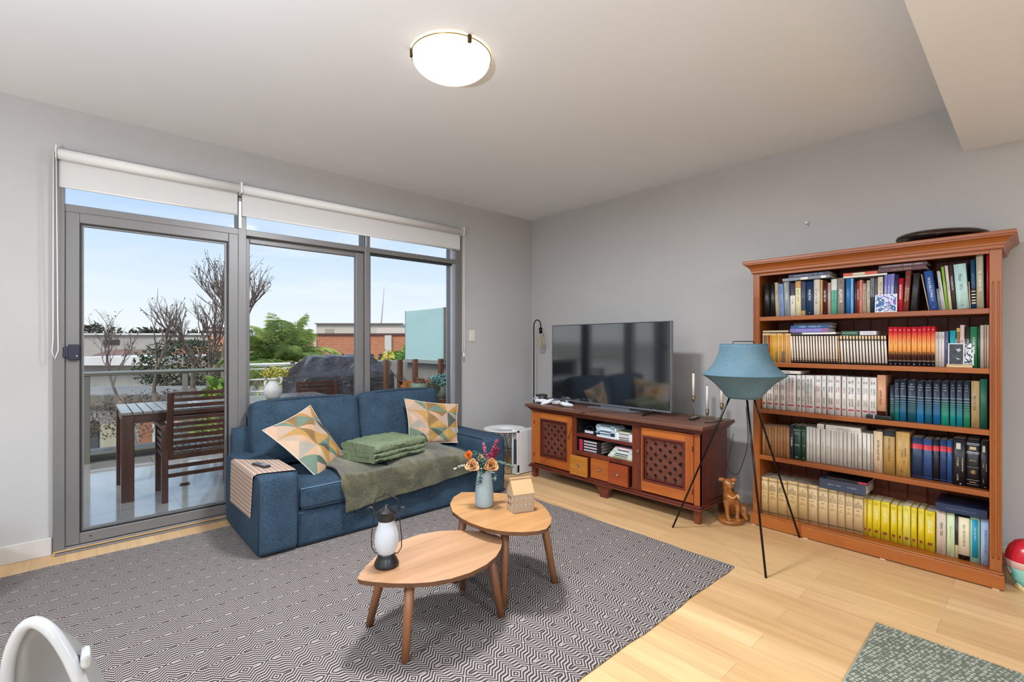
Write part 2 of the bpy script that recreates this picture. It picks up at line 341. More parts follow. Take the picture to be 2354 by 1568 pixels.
# ================================================================ RUGS
def rug_mat():
    m,nt,b=nmat('flatweave_rug'); N=nt.nodes; L=nt.links
    v=coords(nt); wob=N.new('ShaderNodeMixRGB'); wob.inputs[0].default_value=.004
    nv=N.new('ShaderNodeTexNoise'); nv.inputs['Scale'].default_value=9; L.new(v,nv.inputs[0]); L.new(v,wob.inputs[1]); L.new(nv.outputs[1],wob.inputs[2])
    sp=N.new('ShaderNodeSeparateXYZ'); L.new(wob.outputs[0],sp.inputs[0])
    def tri(x,per): return math_(nt,'PINGPONG',x,per/2)
    tx=tri(sp.outputs[0],.150); ty=tri(sp.outputs[1],.236)
    val=math_(nt,'ADD',math_(nt,'MULTIPLY',tx,.62),ty)
    # a kink along x repeated at half period
    tx2=math_(nt,'SUBTRACT',tri(sp.outputs[0],.05),.0125)
    val=math_(nt,'ADD',val,math_(nt,'MULTIPLY',tx2,.55))
    st=math_(nt,'SINE',math_(nt,'MULTIPLY',val,2*pi/.0165))
    rib=math_(nt,'SINE',math_(nt,'MULTIPLY',sp.outputs[0],2*pi/.006))
    st=math_(nt,'ADD',st,math_(nt,'MULTIPLY',rib,.35))
    f=ramp(nt,math_(nt,'ADD',math_(nt,'MULTIPLY',st,.5),.5),[(.42,lin('2c2423')),(.66,lin('a79d96'))])
    n=noise(nt,v,260,2); f2=mix(nt,math_(nt,'MULTIPLY',n,.18),f,lin('7d7470'))
    L.new(f2,b.inputs['Base Color']); b.inputs['Roughness'].default_value=.95; b.inputs['Specular IOR Level'].default_value=.15
    bump(nt,b,st,.5,.002); return m
random.seed(3)
def wav(t,s): return .004*math.sin(t*9+s)+.003*math.sin(t*23+s*2)
pts=[]
x0,x1,y0,y1=-1.35,2.73,1.15,3.73
for i in range(40): t=i/40; pts.append((x0+(x1-x0)*t,y0+wav(t*4,1)))
for i in range(26): t=i/26; pts.append((x1+wav(t*3,2),y0+(y1-y0)*t))
for i in range(40): t=i/40; pts.append((x1-(x1-x0)*t,y1+wav(t*4,3)))
for i in range(26): t=i/26; pts.append((x0+wav(t*3,4),y1-(y1-y0)*t))
tag(MB().prism(pts,.0005,.009).build('area_rug',rug_mat(),origin=(.7,2.4,0),bevel=.002),'large cream and charcoal diamond patterned flatweave rug under the sofa and coffee tables','rug')
def mat_mat():
    m,nt,b=nmat('green_mat'); v=coords(nt,scale=(1,1.15,1),rot=(0,0,.3)); vo=nt.nodes.new('ShaderNodeTexVoronoi'); vo.inputs['Scale'].default_value=62; vo.inputs['Randomness'].default_value=.35
    nt.links.new(v,vo.inputs[0]); c=ramp(nt,vo.outputs['Distance'],[(0,lin('7d8070')),(.16,lin('8f9282')),(.34,lin('b5b5a2')),(.5,lin('5d6152')),(.7,lin('4c5044'))])
    n=noise(nt,coords(nt),5,3); c=mix(nt,math_(nt,'MULTIPLY',n,.5),c,lin('6f7262'))
    nt.links.new(c,b.inputs['Base Color']); b.inputs['Roughness'].default_value=.9; bump(nt,b,vo.outputs['Distance'],.6,.003); return m
t=thing('door_mat','grey green textured mat on the bare floorboards in front of the bookcase','rug',(2.3,.1,0))
MB().box((1.2,-1.3,.0005),(2.655,.485,.008)).build('mat_body',mat_mat(),t,bevel=.003)
MB().tube([(1.2,.487,.005),(2.657,.487,.005),(2.72,-.02,.005)][:2]+[],.0035,6).build('edge_binding',M('a5a593',.8),t)
# ================================================================ SOFA
blue=FAB('25333f','3d5162',420,big=.3,axis=0,name='blue_linen'); pip=M('1f2c3c',.8,name='piping')
pipl=M('56718a',.8,name='piping_light')
sofa=thing('sofa','blue two seat fabric sofa with two back cushions and wide square arms','sofa',(1.705,3.45,0))
def rbox(a,b,r,T=None,puff=0,seg=8):
    """soft box: grid-sphere mapped to a rounded box, faces bulging by puff"""
    mb=MB(); a=Vector(a);b=Vector(b);c=(a+b)/2;h=(b-a)/2
    for ax in range(3):
        for sg in (-1,1):
            def fn(u,v,ax=ax,sg=sg):
                p=[0,0,0]; k=(u*2-1)*sg; l=(v*2-1)
                p[ax]=sg; p[(ax+1)%3]=k; p[(ax+2)%3]=l
                P=Vector([p[i]*h[i] for i in range(3)])
                q=Vector([max(-(h[i]-r),min(h[i]-r,P[i])) for i in range(3)]); d=P-q
                if d.length>0: d=d.normalized()*r
                P=q+d
                if puff:
                    if isinstance(puff,(tuple,list)): pf=puff[ax]
                    else: pf=puff
                    P[ax]+=sg*pf*(1-k*k)*(1-l*l)
                P+=c
                return T@P if T else P
            mb.grid(fn,seg,seg)
    return mb
def dense(a,b,r,T=None,puff=0,seg=14): return rbox(a,b,r,T,puff,seg)
fl=.012
for nm,xa,xb in (('arm',.756,.99),('arm',2.42,2.653)):
    o=dense((xa,3.012,fl),(xb,3.86,.487),.028,puff=(.003,.003,.005)).build(nm,blue,sofa,weld=True,sub=1)
    for xx in (xa+.007,xb-.007):
        MB().tube([(xx,3.030,.04),(xx,3.020,.2),(xx,3.020,.44),(xx+(.002 if xx<(xa+xb)/2 else -.002),3.03,.470),(xx+(.004 if xx<(xa+xb)/2 else -.004),3.045,.482),(xx,3.10,.4835),(xx,3.6,.4835),(xx,3.83,.478)],.0035,6).build('piping',pip,o)
rbox((.985,3.03,fl),(2.425,3.84,.236),.015).build('base_skirt',blue,sofa,weld=True)
rbox((.80,3.83,.03),(2.61,3.90,.66),.02).build('back_frame',blue,sofa,weld=True)
o=dense((.992,3.006,.236),(2.418,3.66,.385),.035,puff=(.0,.008,.022),seg=18).build('seat_cushion',blue,sofa,weld=True,sub=1)
MB().tube([(1.0,3.016,.372),(1.25,3.009,.376),(1.7,3.006,.378),(2.15,3.009,.376),(2.41,3.016,.372)],.004,6).build('piping',pipl,o)
MB().tube([(1.0,3.016,.248),(1.25,3.009,.246),(1.7,3.006,.246),(2.15,3.009,.246),(2.41,3.016,.248)],.004,6).build('piping',pip,o)
for xa,xb,zt in ((.905,1.688,.842),(1.708,2.458,.850)):
    T=Matrix.Translation((0,3.66,.40))@Matrix.Rotation(R_(-10),4,'X')
    o=dense((xa,-.005,.0),(xb,.165,zt-.385),.045,T,puff=(.012,.045,.02),seg=16).build('back_cushion',blue,sofa,weld=True,sub=1)
    x0,x1=xa+.018,xb-.018; y=.016; z1=zt-.385-.012
    pl=[(x0,y,.03),(x0-.01,y,.2),(x0,y,z1-.06),(x0+.012,y,z1-.02),(x0+.05,y,z1)]+[(x0+.05+(x1-x0-.1)*i/8,y-.004,z1+.012*math.sin(pi*i/8)) for i in range(1,8)]+[(x1-.05,y,z1),(x1-.012,y,z1-.02),(x1,y,z1-.06),(x1+.008,y,.2),(x1,y,.03)]
    MB().tube([T@Vector(p) for p in pl],.0045,6).build('piping',pip,o)
# ---- cushions, throw, blanket, runner
def pil_mat():
    m,nt,b=nmat('geometric_cushion_print'); N=nt.nodes; L=nt.links
    t=N.new('ShaderNodeTexCoord'); mp=N.new('ShaderNodeMapping'); L.new(t.outputs['UV'],mp.inputs[0]); mp.inputs['Scale'].default_value=(2.6,2.6,1)
    sp=N.new('ShaderNodeSeparateXYZ'); L.new(mp.outputs[0],sp.inputs[0]); u,v=sp.outputs[0],sp.outputs[1]
    fu=math_(nt,'FRACT',u); fv=math_(nt,'FRACT',v); iu=math_(nt,'FLOOR',u); iv=math_(nt,'FLOOR',v)
    tri=math_(nt,'GREATER_THAN',math_(nt,'ADD',fu,fv),1.0)
    r=math_(nt,'SQRT',math_(nt,'ADD',math_(nt,'POWER',fu,2),math_(nt,'POWER',fv,2))); circ=math_(nt,'LESS_THAN',r,.98)
    tri2=math_(nt,'GREATER_THAN',fu,fv)
    code=math_(nt,'ADD',math_(nt,'ADD',math_(nt,'MULTIPLY',iu,7.31),math_(nt,'MULTIPLY',iv,3.77)),math_(nt,'ADD',math_(nt,'MULTIPLY',tri,1.93),math_(nt,'ADD',math_(nt,'MULTIPLY',circ,5.17),math_(nt,'MULTIPLY',tri2,2.41))))
    w=N.new('ShaderNodeTexWhiteNoise'); w.noise_dimensions='1D'; L.new(code,w.inputs['W'])
    cols=['b8937a','a8752c','b48f70','1f3a30','958c80','b5893f','587060','a88e7a','7a5a2c','2c4638','b89a80','a67a34']
    c=ramp(nt,w.outputs[0],[(i/len(cols),lin(x)) for i,x in enumerate(cols)],True)
    n=noise(nt,coords(nt),14,5,.6); c2=mix(nt,math_(nt,'MULTIPLY',n,.16),c,lin('d5c6b2'))
    L.new(c2,b.inputs['Base Color']); b.inputs['Roughness'].default_value=.85; b.inputs['Specular IOR Level'].default_value=.25
    n3=noise(nt,coords(nt,scale=(1,3,1)),6,3,.5,1); bump(nt,b,n3,.5,.02); return m
pilm=pil_mat(); pilb=M('b9a98f',.85,name='cushion_edge')
def pillow(name,label,cs,th,group,seed):
    """square cushion from its four corners (BL,BR,TR,TL)"""
    random.seed(seed); cs=[Vector(c) for c in cs]; cen=sum(cs,Vector())/4
    nrm=(cs[1]-cs[0]).cross(cs[3]-cs[0]).normalized(); n=22
    t=thing(name,label,'cushion',cen,group)
    ph=[random.uniform(0,6) for _ in range(6)]
    def side(sg,inset):
        def fn(u,v):
            e=lambda x:1-abs(2*x-1)**3
            pin=.045*(math.sin(pi*u)*(1-math.sin(pi*v))*0)
            uu=u+.035*math.sin(pi*v)*(0.5-u)*2*(abs(2*u-1)**3); vv=v+.035*math.sin(pi*u)*(0.5-v)*2*(abs(2*v-1)**3)
            p=cs[0].lerp(cs[1],uu).lerp(cs[3].lerp(cs[2],uu),vv)
            h=th*(max(0,math.sin(pi*u))**.6)*(max(0,math.sin(pi*v))**.6)
            h+=.006*math.sin(14*u+5*v+ph[0])*e(u)*e(v)+.005*math.sin(19*v-7*u+ph[1])*e(u)*e(v)
            return p+nrm*sg*max(h,0)
        return fn
    mb=MB().grid(side(1,0),n,n); o=mb.build('front_panel',pilm,t)
    uv=o.data.uv_layers.new(name='UVMap')
    for l in o.data.loops: i=l.vertex_index; uv.data[l.index].uv=((i%(n+1))/n,(i//(n+1))/n)
    MB().grid(side(-1,0),n,n).build('back_panel',pilb,t)
    f=side(1,0); ed=[f(i/n,0) for i in range(n)]+[f(1,i/n) for i in range(n)]+[f(1-i/n,1) for i in range(n)]+[f(0,1-i/n) for i in range(n)]
    MB().tube(ed,.003,6,closed=True).build('edge_seam',M('cfc4b0',.8),t)
    return t
pillow('throw_pillow','patterned cushion leaning at the sofa corner above the arm runner, tipped on one corner',[(1.17,3.20,.365),(1.475,3.50,.42),(1.275,3.65,.80),(.875,3.37,.70)],.062,'geometric print cushions',1)
pillow('throw_pillow','patterned cushion standing in the sofa corner beside the round white side table',[(2.03,3.52,.405),(2.43,3.36,.405),(2.515,3.50,.715),(2.035,3.60,.795)],.065,'geometric print cushions',5)
def fur_mat():
    m,nt,b=nmat('olive_plush'); v=coords(nt); n=noise(nt,v,110,4,.7); n2=noise(nt,coords(nt,scale=(1,.35,1)),7,4,.6,.5)
    f=math_(nt,'ADD',math_(nt,'MULTIPLY',n,.45),math_(nt,'MULTIPLY',n2,.55))
    nt.links.new(ramp(nt,f,[(.34,lin('322d22')),(.5,lin('54503c')),(.68,lin('7e7a60'))]),b.inputs['Base Color'])
    b.inputs['Roughness'].default_value=1; b.inputs['Specular IOR Level'].default_value=.1; b.inputs['Sheen Weight'].default_value=.3; bump(nt,b,f,.9,.012); return m
def drape(u,v):
    # v 0..1 from the back of the seat over the front edge and down; u across
    X=1.26+u*1.02
    L=v*1.03
    hem=.178+.075*u
    if L<.60:
        y=3.62-L*1.0; z=.413+.012*math.sin(9*u+4*L)+.006*math.sin(25*u-9*L)
        z-= .022*max(0,(3.25-y)/.25)**2 if y<3.25 else 0
    else:
        k=(L-.60)/.43; y=3.005-.018*math.sin(min(1,k*3)*pi/2)-.01*math.sin(12*u+1)*k-.006*math.sin(31*u)*k
        z=.395-(.395-hem)*k
        if k<.2: z=.395-(.395-hem)*k+.004
    X+= .015*math.sin(7*v+2*u)+.008*math.sin(17*v)
    return (X-.05*max(0,.5-v)*(1-u),y,z)
tag(MB().grid(drape,70,60).build('throw_blanket',fur_mat(),solid=.012,origin=(1.75,3.2,.42)),'olive brown plush throw draped over the front edge of the sofa seat','blanket')
quilt_m=FAB('57624a','7c8768',160,big=.25,axis=2,name='green_quilt')
def quilt():
    t=thing('folded_quilt','folded sage green quilt stacked on the olive throw between the cushions','blanket',(1.68,3.26,.43))
    # two folds, each a loop profile swept across the quilt
    A=Vector((1.40,3.335,0)); ex=Vector((.30,-.30,0)).normalized(); ey=Vector((.44,.20,0))
    cx=Vector((1.395,3.37,.432)); 
    u_=(Vector((1.50,3.045,.432))-cx); v_=(Vector((1.93,3.555,.432))-Vector((1.50,3.12,.432)))*1.0
    v_=Vector((.46,.10,0)); 
    def layer(z0,z1,ins,seed,nm):
        random.seed(seed); th=(z1-z0)
        def fn(u,v):
            a=u*2*pi
            # cross-section: flattened loop in the plane of u_ and z
            k=math.copysign(abs(math.cos(a))**.25,math.cos(a)); s=math.copysign(abs(math.sin(a))**.65,math.sin(a))
            p=cx+u_*(.5+.5*k*(1-ins))+v_*v
            bul=.012*math.sin(v*pi)
            z=z0+th*.5+s*(th*.5+ (bul if s>0 else 0))
            z+=.0035*math.sin(u*40+v*11+seed)+.003*math.sin(v*46+seed*3)
            return Vector((p.x,p.y,z+.02*math.sin(v*pi)*0))
        mb=MB().grid(fn,48,26)
        o=mb.build(nm,quilt_m,t)
        for vv in (0,1):
            r=[fn(i/48,vv) for i in range(48)]; 
        [MB().add([fn(i/48,vv) for i in range(48)],[tuple(range(48))]).build('fold_side',quilt_m,o) for vv in (0,1)]
    layer(.432,.468,.05,1,'lower_fold'); layer(.466,.503,.02,2,'middle_fold'); layer(.498,.556,.0,3,'upper_fold')
quilt()
def runner_mat():
    m,nt,b=nmat('woven_runner'); v=coords(nt); sp=nt.nodes.new('ShaderNodeSeparateXYZ'); nt.links.new(v,sp.inputs[0])
    t=nt.nodes.new('ShaderNodeTexCoord'); s2=nt.nodes.new('ShaderNodeSeparateXYZ'); nt.links.new(t.outputs['UV'],s2.inputs[0])
    st=math_(nt,'SINE',math_(nt,'MULTIPLY',s2.outputs[0],2*pi*19)); n=noise(nt,v,420,2)
    st2=math_(nt,'SINE',math_(nt,'MULTIPLY',s2.outputs[1],2*pi*70))
    c=ramp(nt,math_(nt,'ADD',math_(nt,'MULTIPLY',n,.6),math_(nt,'MULTIPLY',st2,.08)),[(.2,lin('8e7262')),(.5,lin('bfa491'))])
    nt.links.new(mix(nt,ramp(nt,st,[(.86,(0,0,0,1)),(.97,(1,1,1,1))]),c,lin('e0cdb8')),b.inputs['Base Color']); b.inputs['Roughness'].default_value=.8; bump(nt,b,n,.5,.001); return m
def runner():
    # u along the cloth from arm inside edge over the top and down the outer side; v across (y)
    na=[Vector(p) for p in ((.975,3.035,.4935),(.80,3.075,.4955),(.765,3.085,.492),(.750,3.09,.478),(.7495,3.10,.40),(.7490,3.133,.222))]
    fa=[Vector(p) for p in ((.975,3.37,.4935),(.80,3.52,.4955),(.765,3.60,.492),(.750,3.628,.478),(.7495,3.635,.40),(.7490,3.645,.200))]
    cum=[0]; 
    for i in range(5): cum.append(cum[-1]+(na[i+1]-na[i]).length)
    tot=cum[-1]
    def at(P,u):
        L=u*tot
        for i in range(5):
            if L<=cum[i+1]+1e-9: return P[i].lerp(P[i+1],(L-cum[i])/(cum[i+1]-cum[i]))
        return P[5]
    mb=MB().grid(lambda u,v: at(na,u).lerp(at(fa,u),v)+Vector((0,0,.0)),40,20)
    o=mb.build('arm_runner',runner_mat(),solid=.003,origin=(.80,3.3,.49))
    uv=o.data.uv_layers.new(name='UVMap')
    for l in o.data.loops: i=l.vertex_index; uv.data[l.index].uv=((i%41)/40,(i//41)/20)
    tag(o,'tan woven placemat runner folded over the sofa arm under the remote','cloth')
runner()
def remote(loc,rz,label,name='remote_control',L=.16,W=.042,body='2c2b2e'):
    t=thing(name,label,'remote control',loc); T=Matrix.Translation(loc)@Matrix.Rotation(rz,4,'Z')
    MB().box((-W/2,-L/2,0),(W/2,L/2,.014),0,T).build('body',M(body,.35),t,bevel=.005,seg=3)
    MB().box((-W*.36,-L*.40,.0138),(W*.36,-L*.02,.0152),0,T).build('button_panel',M('8d8a88',.3),t,bevel=.0005)
    MB().box((-W*.36,L*.06,.0138),(W*.36,L*.42,.0152),0,T).build('display',M('6f7578',.15),t,bevel=.0005)
    return t
remote((.838,3.25,.4975),R_(14),'small dark remote control lying on the woven arm runner',L=.15)
# ================================================================ COFFEE TABLES
walnut=WOOD('8e6848','b98d68',0,.8,rough=.38,grain=.55,name='walnut_veneer'); walnut2=WOOD('8f6438','bd8c58',0,.8,rough=.38,name='walnut_veneer_warm')
edge=WOOD('4f3220','6e4830',2,rough=.5,name='table_edge'); legm=WOOD('6f452c','99643f',2,.8,rough=.45,name='walnut_leg')
def leaf(A,B,bulge1,bulge2,n=26,blunt=.10):
    """leaf outline between two blunt tips"""
    A=Vector(A+(0,));B=Vector(B+(0,)); d=(B-A); nrm=Vector((-d.y,d.x,0)).normalized(); out=[]
    def arc(t): return (max(0,math.sin(pi*t)))**.82
    for i in range(n+1): t=i/n; p=A+d*t+nrm*(bulge1*arc(t)+blunt*.5*(1)); out.append(p)
    for i in range(n+1): t=1-i/n; p=A+d*t-nrm*(bulge2*arc(t)+blunt*.5); out.append(p)
    return [(p.x,p.y) for p in out]
def ctable(name,label,outline,z,legs,mat):
    c=Vector((sum(p[0] for p in outline)/len(outline),sum(p[1] for p in outline)/len(outline),0))
    t=thing(name,label,'coffee table',c,'nesting coffee tables')
    MB().prism(outline,z-.003,z).build('tabletop',mat,t,bevel=.001)
    o=MB().prism([(c.x+(x-c.x)*.994,c.y+(y-c.y)*.994) for x,y in outline],z-.020,z-.003).build('top_edge',edge,t)
    for lx,ly,tx,ty in legs:
        p0=Vector((lx,ly,.0095)); p1=Vector((tx,ty,z-.02)); ax=(p1-p0)
        MB().tube([p0,p0+ax*.5,p1],[.0165,.019,.0215],8).build('leg',legm,t)
    mb=MB(); tl=[Vector((l[2],l[3],z-.032)) for l in legs]
    for a,b_ in ((0,1),(2,3),(1,2)): mb.bar(tl[a],tl[b_],.02,.022)
    mb.build('apron_rail',legm,t)
    return t
T1=[(.822,1.829),(.85,1.863),(.895,1.907),(.964,1.959),(1.051,2.007),(1.148,2.04),(1.244,2.045),(1.329,2.017),(1.393,1.975),(1.45,1.92),(1.495,1.85),(1.516,1.766),(1.491,1.712),(1.429,1.653),(1.361,1.607),(1.281,1.576),(1.187,1.565),(1.1,1.577),(1.028,1.606),(.966,1.647),(.91,1.699),(.855,1.764),(.828,1.805)][::-1]
T2=[(1.666,2.282),(1.578,2.238),(1.499,2.158),(1.44,2.053),(1.418,1.946),(1.414,1.861),(1.426,1.766),(1.447,1.708),(1.48,1.655),(1.533,1.602),(1.587,1.571),(1.634,1.562),(1.699,1.593),(1.756,1.643),(1.808,1.714),(1.857,1.802),(1.891,1.898),(1.876,2.015),(1.814,2.127),(1.732,2.221)]
ctable('coffee_table','low walnut leaf shaped coffee table with the black lantern on it',T1,.322,[(.952,1.995,.99,1.925),(.948,1.672,.985,1.70),(1.431,1.652,1.395,1.69),(1.447,1.972,1.41,1.93)],walnut)
ctable('coffee_table','taller walnut leaf shaped coffee table carrying the flower vase and paper house',T2,.386,[(1.841,1.700,1.79,1.74),(1.497,1.710,1.535,1.745),(1.455,2.06,1.50,2.03),(1.745,2.19,1.715,2.14)],walnut2)
# ---- lantern
blk=M('1e1c1d',.32,name='black_enamel'); 
lx,ly,lz=.962,1.852,.323
t=thing('lantern','black metal and frosted white glass hurricane lantern on the lower coffee table','lantern',(lx,ly,lz))
MB().lathe([(.0,0),(.050,0),(.052,.006),(.050,.014),(.040,.034),(.034,.048),(.034,.054),(.0,.055)],(lx,ly,lz),28).build('base',blk,t)
MB().lathe([(.032,.052),(.036,.058),(.046,.078),(.0505,.105),(.048,.135),(.040,.160),(.034,.178),(.033,.196)],(lx,ly,lz),32,cap=(False,False)).build('glass_globe',M('dfe4ea',.25,trans=.35,name='frosted_glass'),t)
MB().lathe([(.036,.192),(.037,.198),(.035,.206),(.034,.222),(.037,.226),(.036,.230),(.026,.236),(.025,.238),(.016,.243),(.015,.245),(.009,.249),(.009,.254),(.004,.257),(.0,.258)],(lx,ly,lz),28).build('lid',blk,t)
hd=Vector((.741,-.671,0))
def hp(s,z): return Vector((lx,ly,lz+z))+hd*s
for sg in (-1,1):
    MB().tube([hp(sg*.034,.222),hp(sg*.045,.218),hp(sg*.05,.226),hp(sg*.058,.240),hp(sg*.068,.245),hp(sg*.078,.238),hp(sg*.083,.222),hp(sg*.080,.210)],[.003,.003,.003,.004,.0055,.0055,.004,.002],8).build('scroll_bracket',blk,t)
    MB().tube([hp(sg*.036,.052),hp(sg*.047,.050),hp(sg*.063,.075),hp(sg*.064,.12),hp(sg*.055,.20),hp(sg*.052,.232)],.0022,6).build('side_wire',blk,t)
MB().tube([hp(-.05,.236),hp(-.053,.258),hp(-.047,.278),hp(-.03,.289),hp(-.012,.293),hp(-.009,.302),hp(0,.308),hp(.009,.302),hp(.012,.293),hp(.03,.289),hp(.047,.278),hp(.053,.258),hp(.05,.236)],.0028,8).build('carry_handle',blk,t)
# ---- vase with flowers
vx,vy,vz=1.615,2.005,.387
t=thing('flower_vase','tall blue grey ceramic vase standing on the taller coffee table','vase',(vx,vy,vz))
cer=M('93a5a9',.32,nz=.02,nscale=8,name='glazed_ceramic')
MB().lathe([(.0,0),(.044,0),(.050,.008),(.051,.03),(.049,.08),(.045,.12),(.040,.16),(.0365,.19),(.036,.196),(.033,.19),(.036,.16)],(vx,vy,vz),36,cap=(True,False)).build('vase_body',cer,t)
random.seed(11)
rgt=Vector((.741,-.671,0)); fwd=Vector((.671,.741,0)); V0=Vector((vx,vy,vz))
def fp(px,py,d=0): # metres across / up from the vase base
    return V0+rgt*px+Vector((0,0,py))+fwd*d
def rose(name,c,r,col,label,n=11,tilt=(-.6,0)):
    t=thing(name,label,'flower',c,'dried flowers in the vase'); m=M(col,.8,nz=.18,nscale=60,bmp=.5,name='petal'); mb=MB()
    T0=Matrix.Translation(c)@Matrix.Rotation(tilt[1],4,'Y')@Matrix.Rotation(R_(75),4,Vector((.741,-.671,0)))
    for k in range(n):
        a=k*2.4; rr=r*(.25+.75*k/n); 
        def fn(u,v,a=a,rr=rr,k=k):
            th=a+(u-.5)*1.9; h=r*(1.1-.75*k/n)*v; rad=rr*(.35+.65*v**.7)*(1+.10*math.sin(u*pi*3+k))
            rad*= (1-.18*(abs(u-.5)*2)**2)
            return T0@Vector((rad*math.cos(th),rad*math.sin(th),h*1.0-(r*.25*k/n)+(.12*r*math.sin(u*9+k) if v>.7 else 0)))
        mb.grid(fn,6,5)
    mb.build('petals',m,t,solid=.0012); MB().ball(c,(r*.3,r*.3,r*.35),8,6).build('flower_centre',M('8a6a34',.8),t)
    MB().tube([c,(c+V0+Vector((0,0,.18)))/2+Vector((0,0,.01)),V0+Vector((0,0,.16))],.002,5).build('stem',M('56663c',.7),t)
rose('dried_rose',fp(-.062,.225,-.03),.042,'d6a878','pale peach dried rose drooping towards the sofa side of the vase')
rose('dried_rose',fp(.038,.228,-.035),.044,'cf9a66','large peach dried rose at the front of the vase beside the paper house')
rose('dried_rose',fp(-.022,.262,.0),.024,'dcc08c','small cream dried rose between the orange bloom and the red sprays',8)
rose('dried_flower',fp(-.085,.272,.0),.027,'e0721c','bright orange dried bloom at the top of the sofa side of the bunch',9)
def spray(name,pts,col,label,n=60,r=.005,spread=.010,cat='flower'):
    t=thing(name,label,cat,pts[0],'dried flowers in the vase'); P=[Vector(p) for p in pts]
    MB().tube(P,.0016,5).build('stem',M('5d5a40',.8),t); mb=MB(); 
    for i in range(n):
        k=random.uniform(.25,1)*(len(P)-1); a=int(min(k,len(P)-1.001)); q=P[a].lerp(P[a+1],k-a)
        s=spread*(1.15-k/(len(P)-1)*.8); q=q+Vector([random.uniform(-s,s) for _ in range(3)]); rr=r*random.uniform(.5,1)
        mb.ball(q,(rr,rr,rr*1.3),6,4)
    mb.build('blossom',M(col,.8,nz=.2,nscale=80),t)
mo=fp(0,.18)
spray('dried_spray',[mo,fp(.02,.24,.02),fp(.045,.29,.02),fp(.070,.350,.02)],'8c2748','dark red dried spray rising highest out of the vase',90,.006,.016)
spray('dried_spray',[mo,fp(.01,.25,.03),fp(.0,.30,.03),fp(-.008,.335,.03)],'a05468','dusty pink dried spray leaning towards the sofa',45,.0055,.012)
spray('dried_spray',[mo,fp(.03,.23,.03),fp(.055,.27,.03),fp(.072,.30,.04)],'6f1430','short crimson dried spray behind the large peach rose',70,.007,.018)
spray('eucalyptus_spray',[mo,fp(-.05,.215,0),fp(-.12,.215,0),fp(-.165,.197,0)],'a9b3a0','grey green leafy spike reaching out over the table towards the lantern',80,.0045,.007,'foliage')
spray('eucalyptus_spray',[mo,fp(.06,.235,.02),fp(.12,.215,.04),fp(.16,.195,.05)],'63786a','dark green leafy spike reaching out above the paper house',70,.0045,.007,'foliage')
def leafy(name,pts,col,label,w=.014,n=16):
    t=thing(name,label,'foliage',pts[0],'dried flowers in the vase'); P=[Vector(p) for p in pts]; MB().tube(P,.0016,5).build('stem',M('4c5a44',.8),t); mb=MB()
    for i in range(n):
        k=(i+1)/n*(len(P)-1); a=int(min(k,len(P)-1.001)); q=P[a].lerp(P[a+1],k-a); d=Vector([random.uniform(-1,1),random.uniform(-1,1),random.uniform(-.5,.6)]).normalized(); e=d.cross(Vector((0,0,1))).normalized()
        mb.grid(lambda u,v: q+d*(w*1.8*v)+e*(w*.5*math.sin(pi*min(1,v*.95+.03))*(u*2-1))+Vector((0,0,-.004*v*v)),2,4)
    mb.build('leaves',M(col,.7,nz=.15,nscale=50),t,solid=.0008)
leafy('leaf_branch',[mo,fp(-.02,.24,-.01),fp(-.03,.275,-.01),fp(-.045,.295,0)],'33544a','dark teal leaves between the cream and orange blooms',.014,26)
leafy('leaf_branch',[mo,fp(-.01,.205,-.045),fp(-.018,.17,-.055),fp(-.022,.135,-.055)],'22493c','dark green leaves trailing down the front of the vase',.013,24)
leafy('leaf_branch',[mo,fp(.005,.22,-.03),fp(.0,.245,-.04),fp(.005,.265,-.03)],'2c5145','dark green leaves in the middle of the bunch between the two roses',.014,30)
leafy('leaf_branch',[mo,fp(.05,.20,0),fp(.062,.17,-.01),fp(.055,.135,-.01)],'93ab9c','pale green leaf curling down beside the vase handle',.017,7)
# ---- paper house
hx,hy,hz=1.644,1.805,.387
t=thing('paper_house','little beige card house with cut out windows beside the flower vase','ornament',(1.70,1.84,hz))
hm=M('a89178',.7,name='beige_card'); hr_=M('b8946a',.7,name='card_roof')
ax=Vector((.112,-.034,0)); 
f0=Vector((1.650,1.808,hz)); ax=Vector((.108,-.038,0)); ay=Vector((.022,.078,0))
W_=ax.length; D_=ay.length; H_=.100
Th=Matrix((( *(ax/W_),),( *(ay/D_),),(0,0,1))).transposed().to_4x4(); Th.translation=f0
mb=MB(); th=.0015
def wallwin(mb,L,Hh,place,nx,nz,mi=0):
    # a wall with real window openings: strips around a grid of holes
    wx=.0125; wz=.016; xs=[(L*(i+.5)/nx*.86+L*.07) for i in range(nx)]; zs=[.030,.064][:nz]
    xcut=[0]; 
    for x in xs: xcut+=[x-wx/2,x+wx/2]
    xcut.append(L); zcut=[0]
    for z in zs: zcut+=[z,z+wz]
    zcut.append(Hh)
    for i in range(len(xcut)-1):
        for j in range(len(zcut)-1):
            if i%2==1 and j%2==1: continue
            place(mb,xcut[i],xcut[i+1],zcut[j],zcut[j+1])
wallwin(mb,W_,H_-.004,lambda m,a,b,c,d:m.box((a,0,c),(b,th,d),0,Th),4,2)
wallwin(mb,D_,H_-.004,lambda m,a,b,c,d:m.box((0,a,c),(th,b,d),0,Th),3,2)
wallwin(mb,D_,H_-.004,lambda m,a,b,c,d:m.box((W_-th,a,c),(W_,b,d),0,Th),3,2)
mb.box((0,D_-th,0),(W_,D_,H_-.004),0,Th).box((0,0,0),(W_,D_,th),0,Th)
zr=.168; 
for xx in (0,W_-th):
    mb.add([Th@Vector(p) for p in ((xx,0,H_-.004),(xx,D_,H_-.004),(xx,D_*.5,zr-.004),(xx+th,0,H_-.004),(xx+th,D_,H_-.004),(xx+th,D_*.5,zr-.004))],[(0,1,2),(5,4,3)])
mb.build('house_walls',hm,t)
rf=MB()
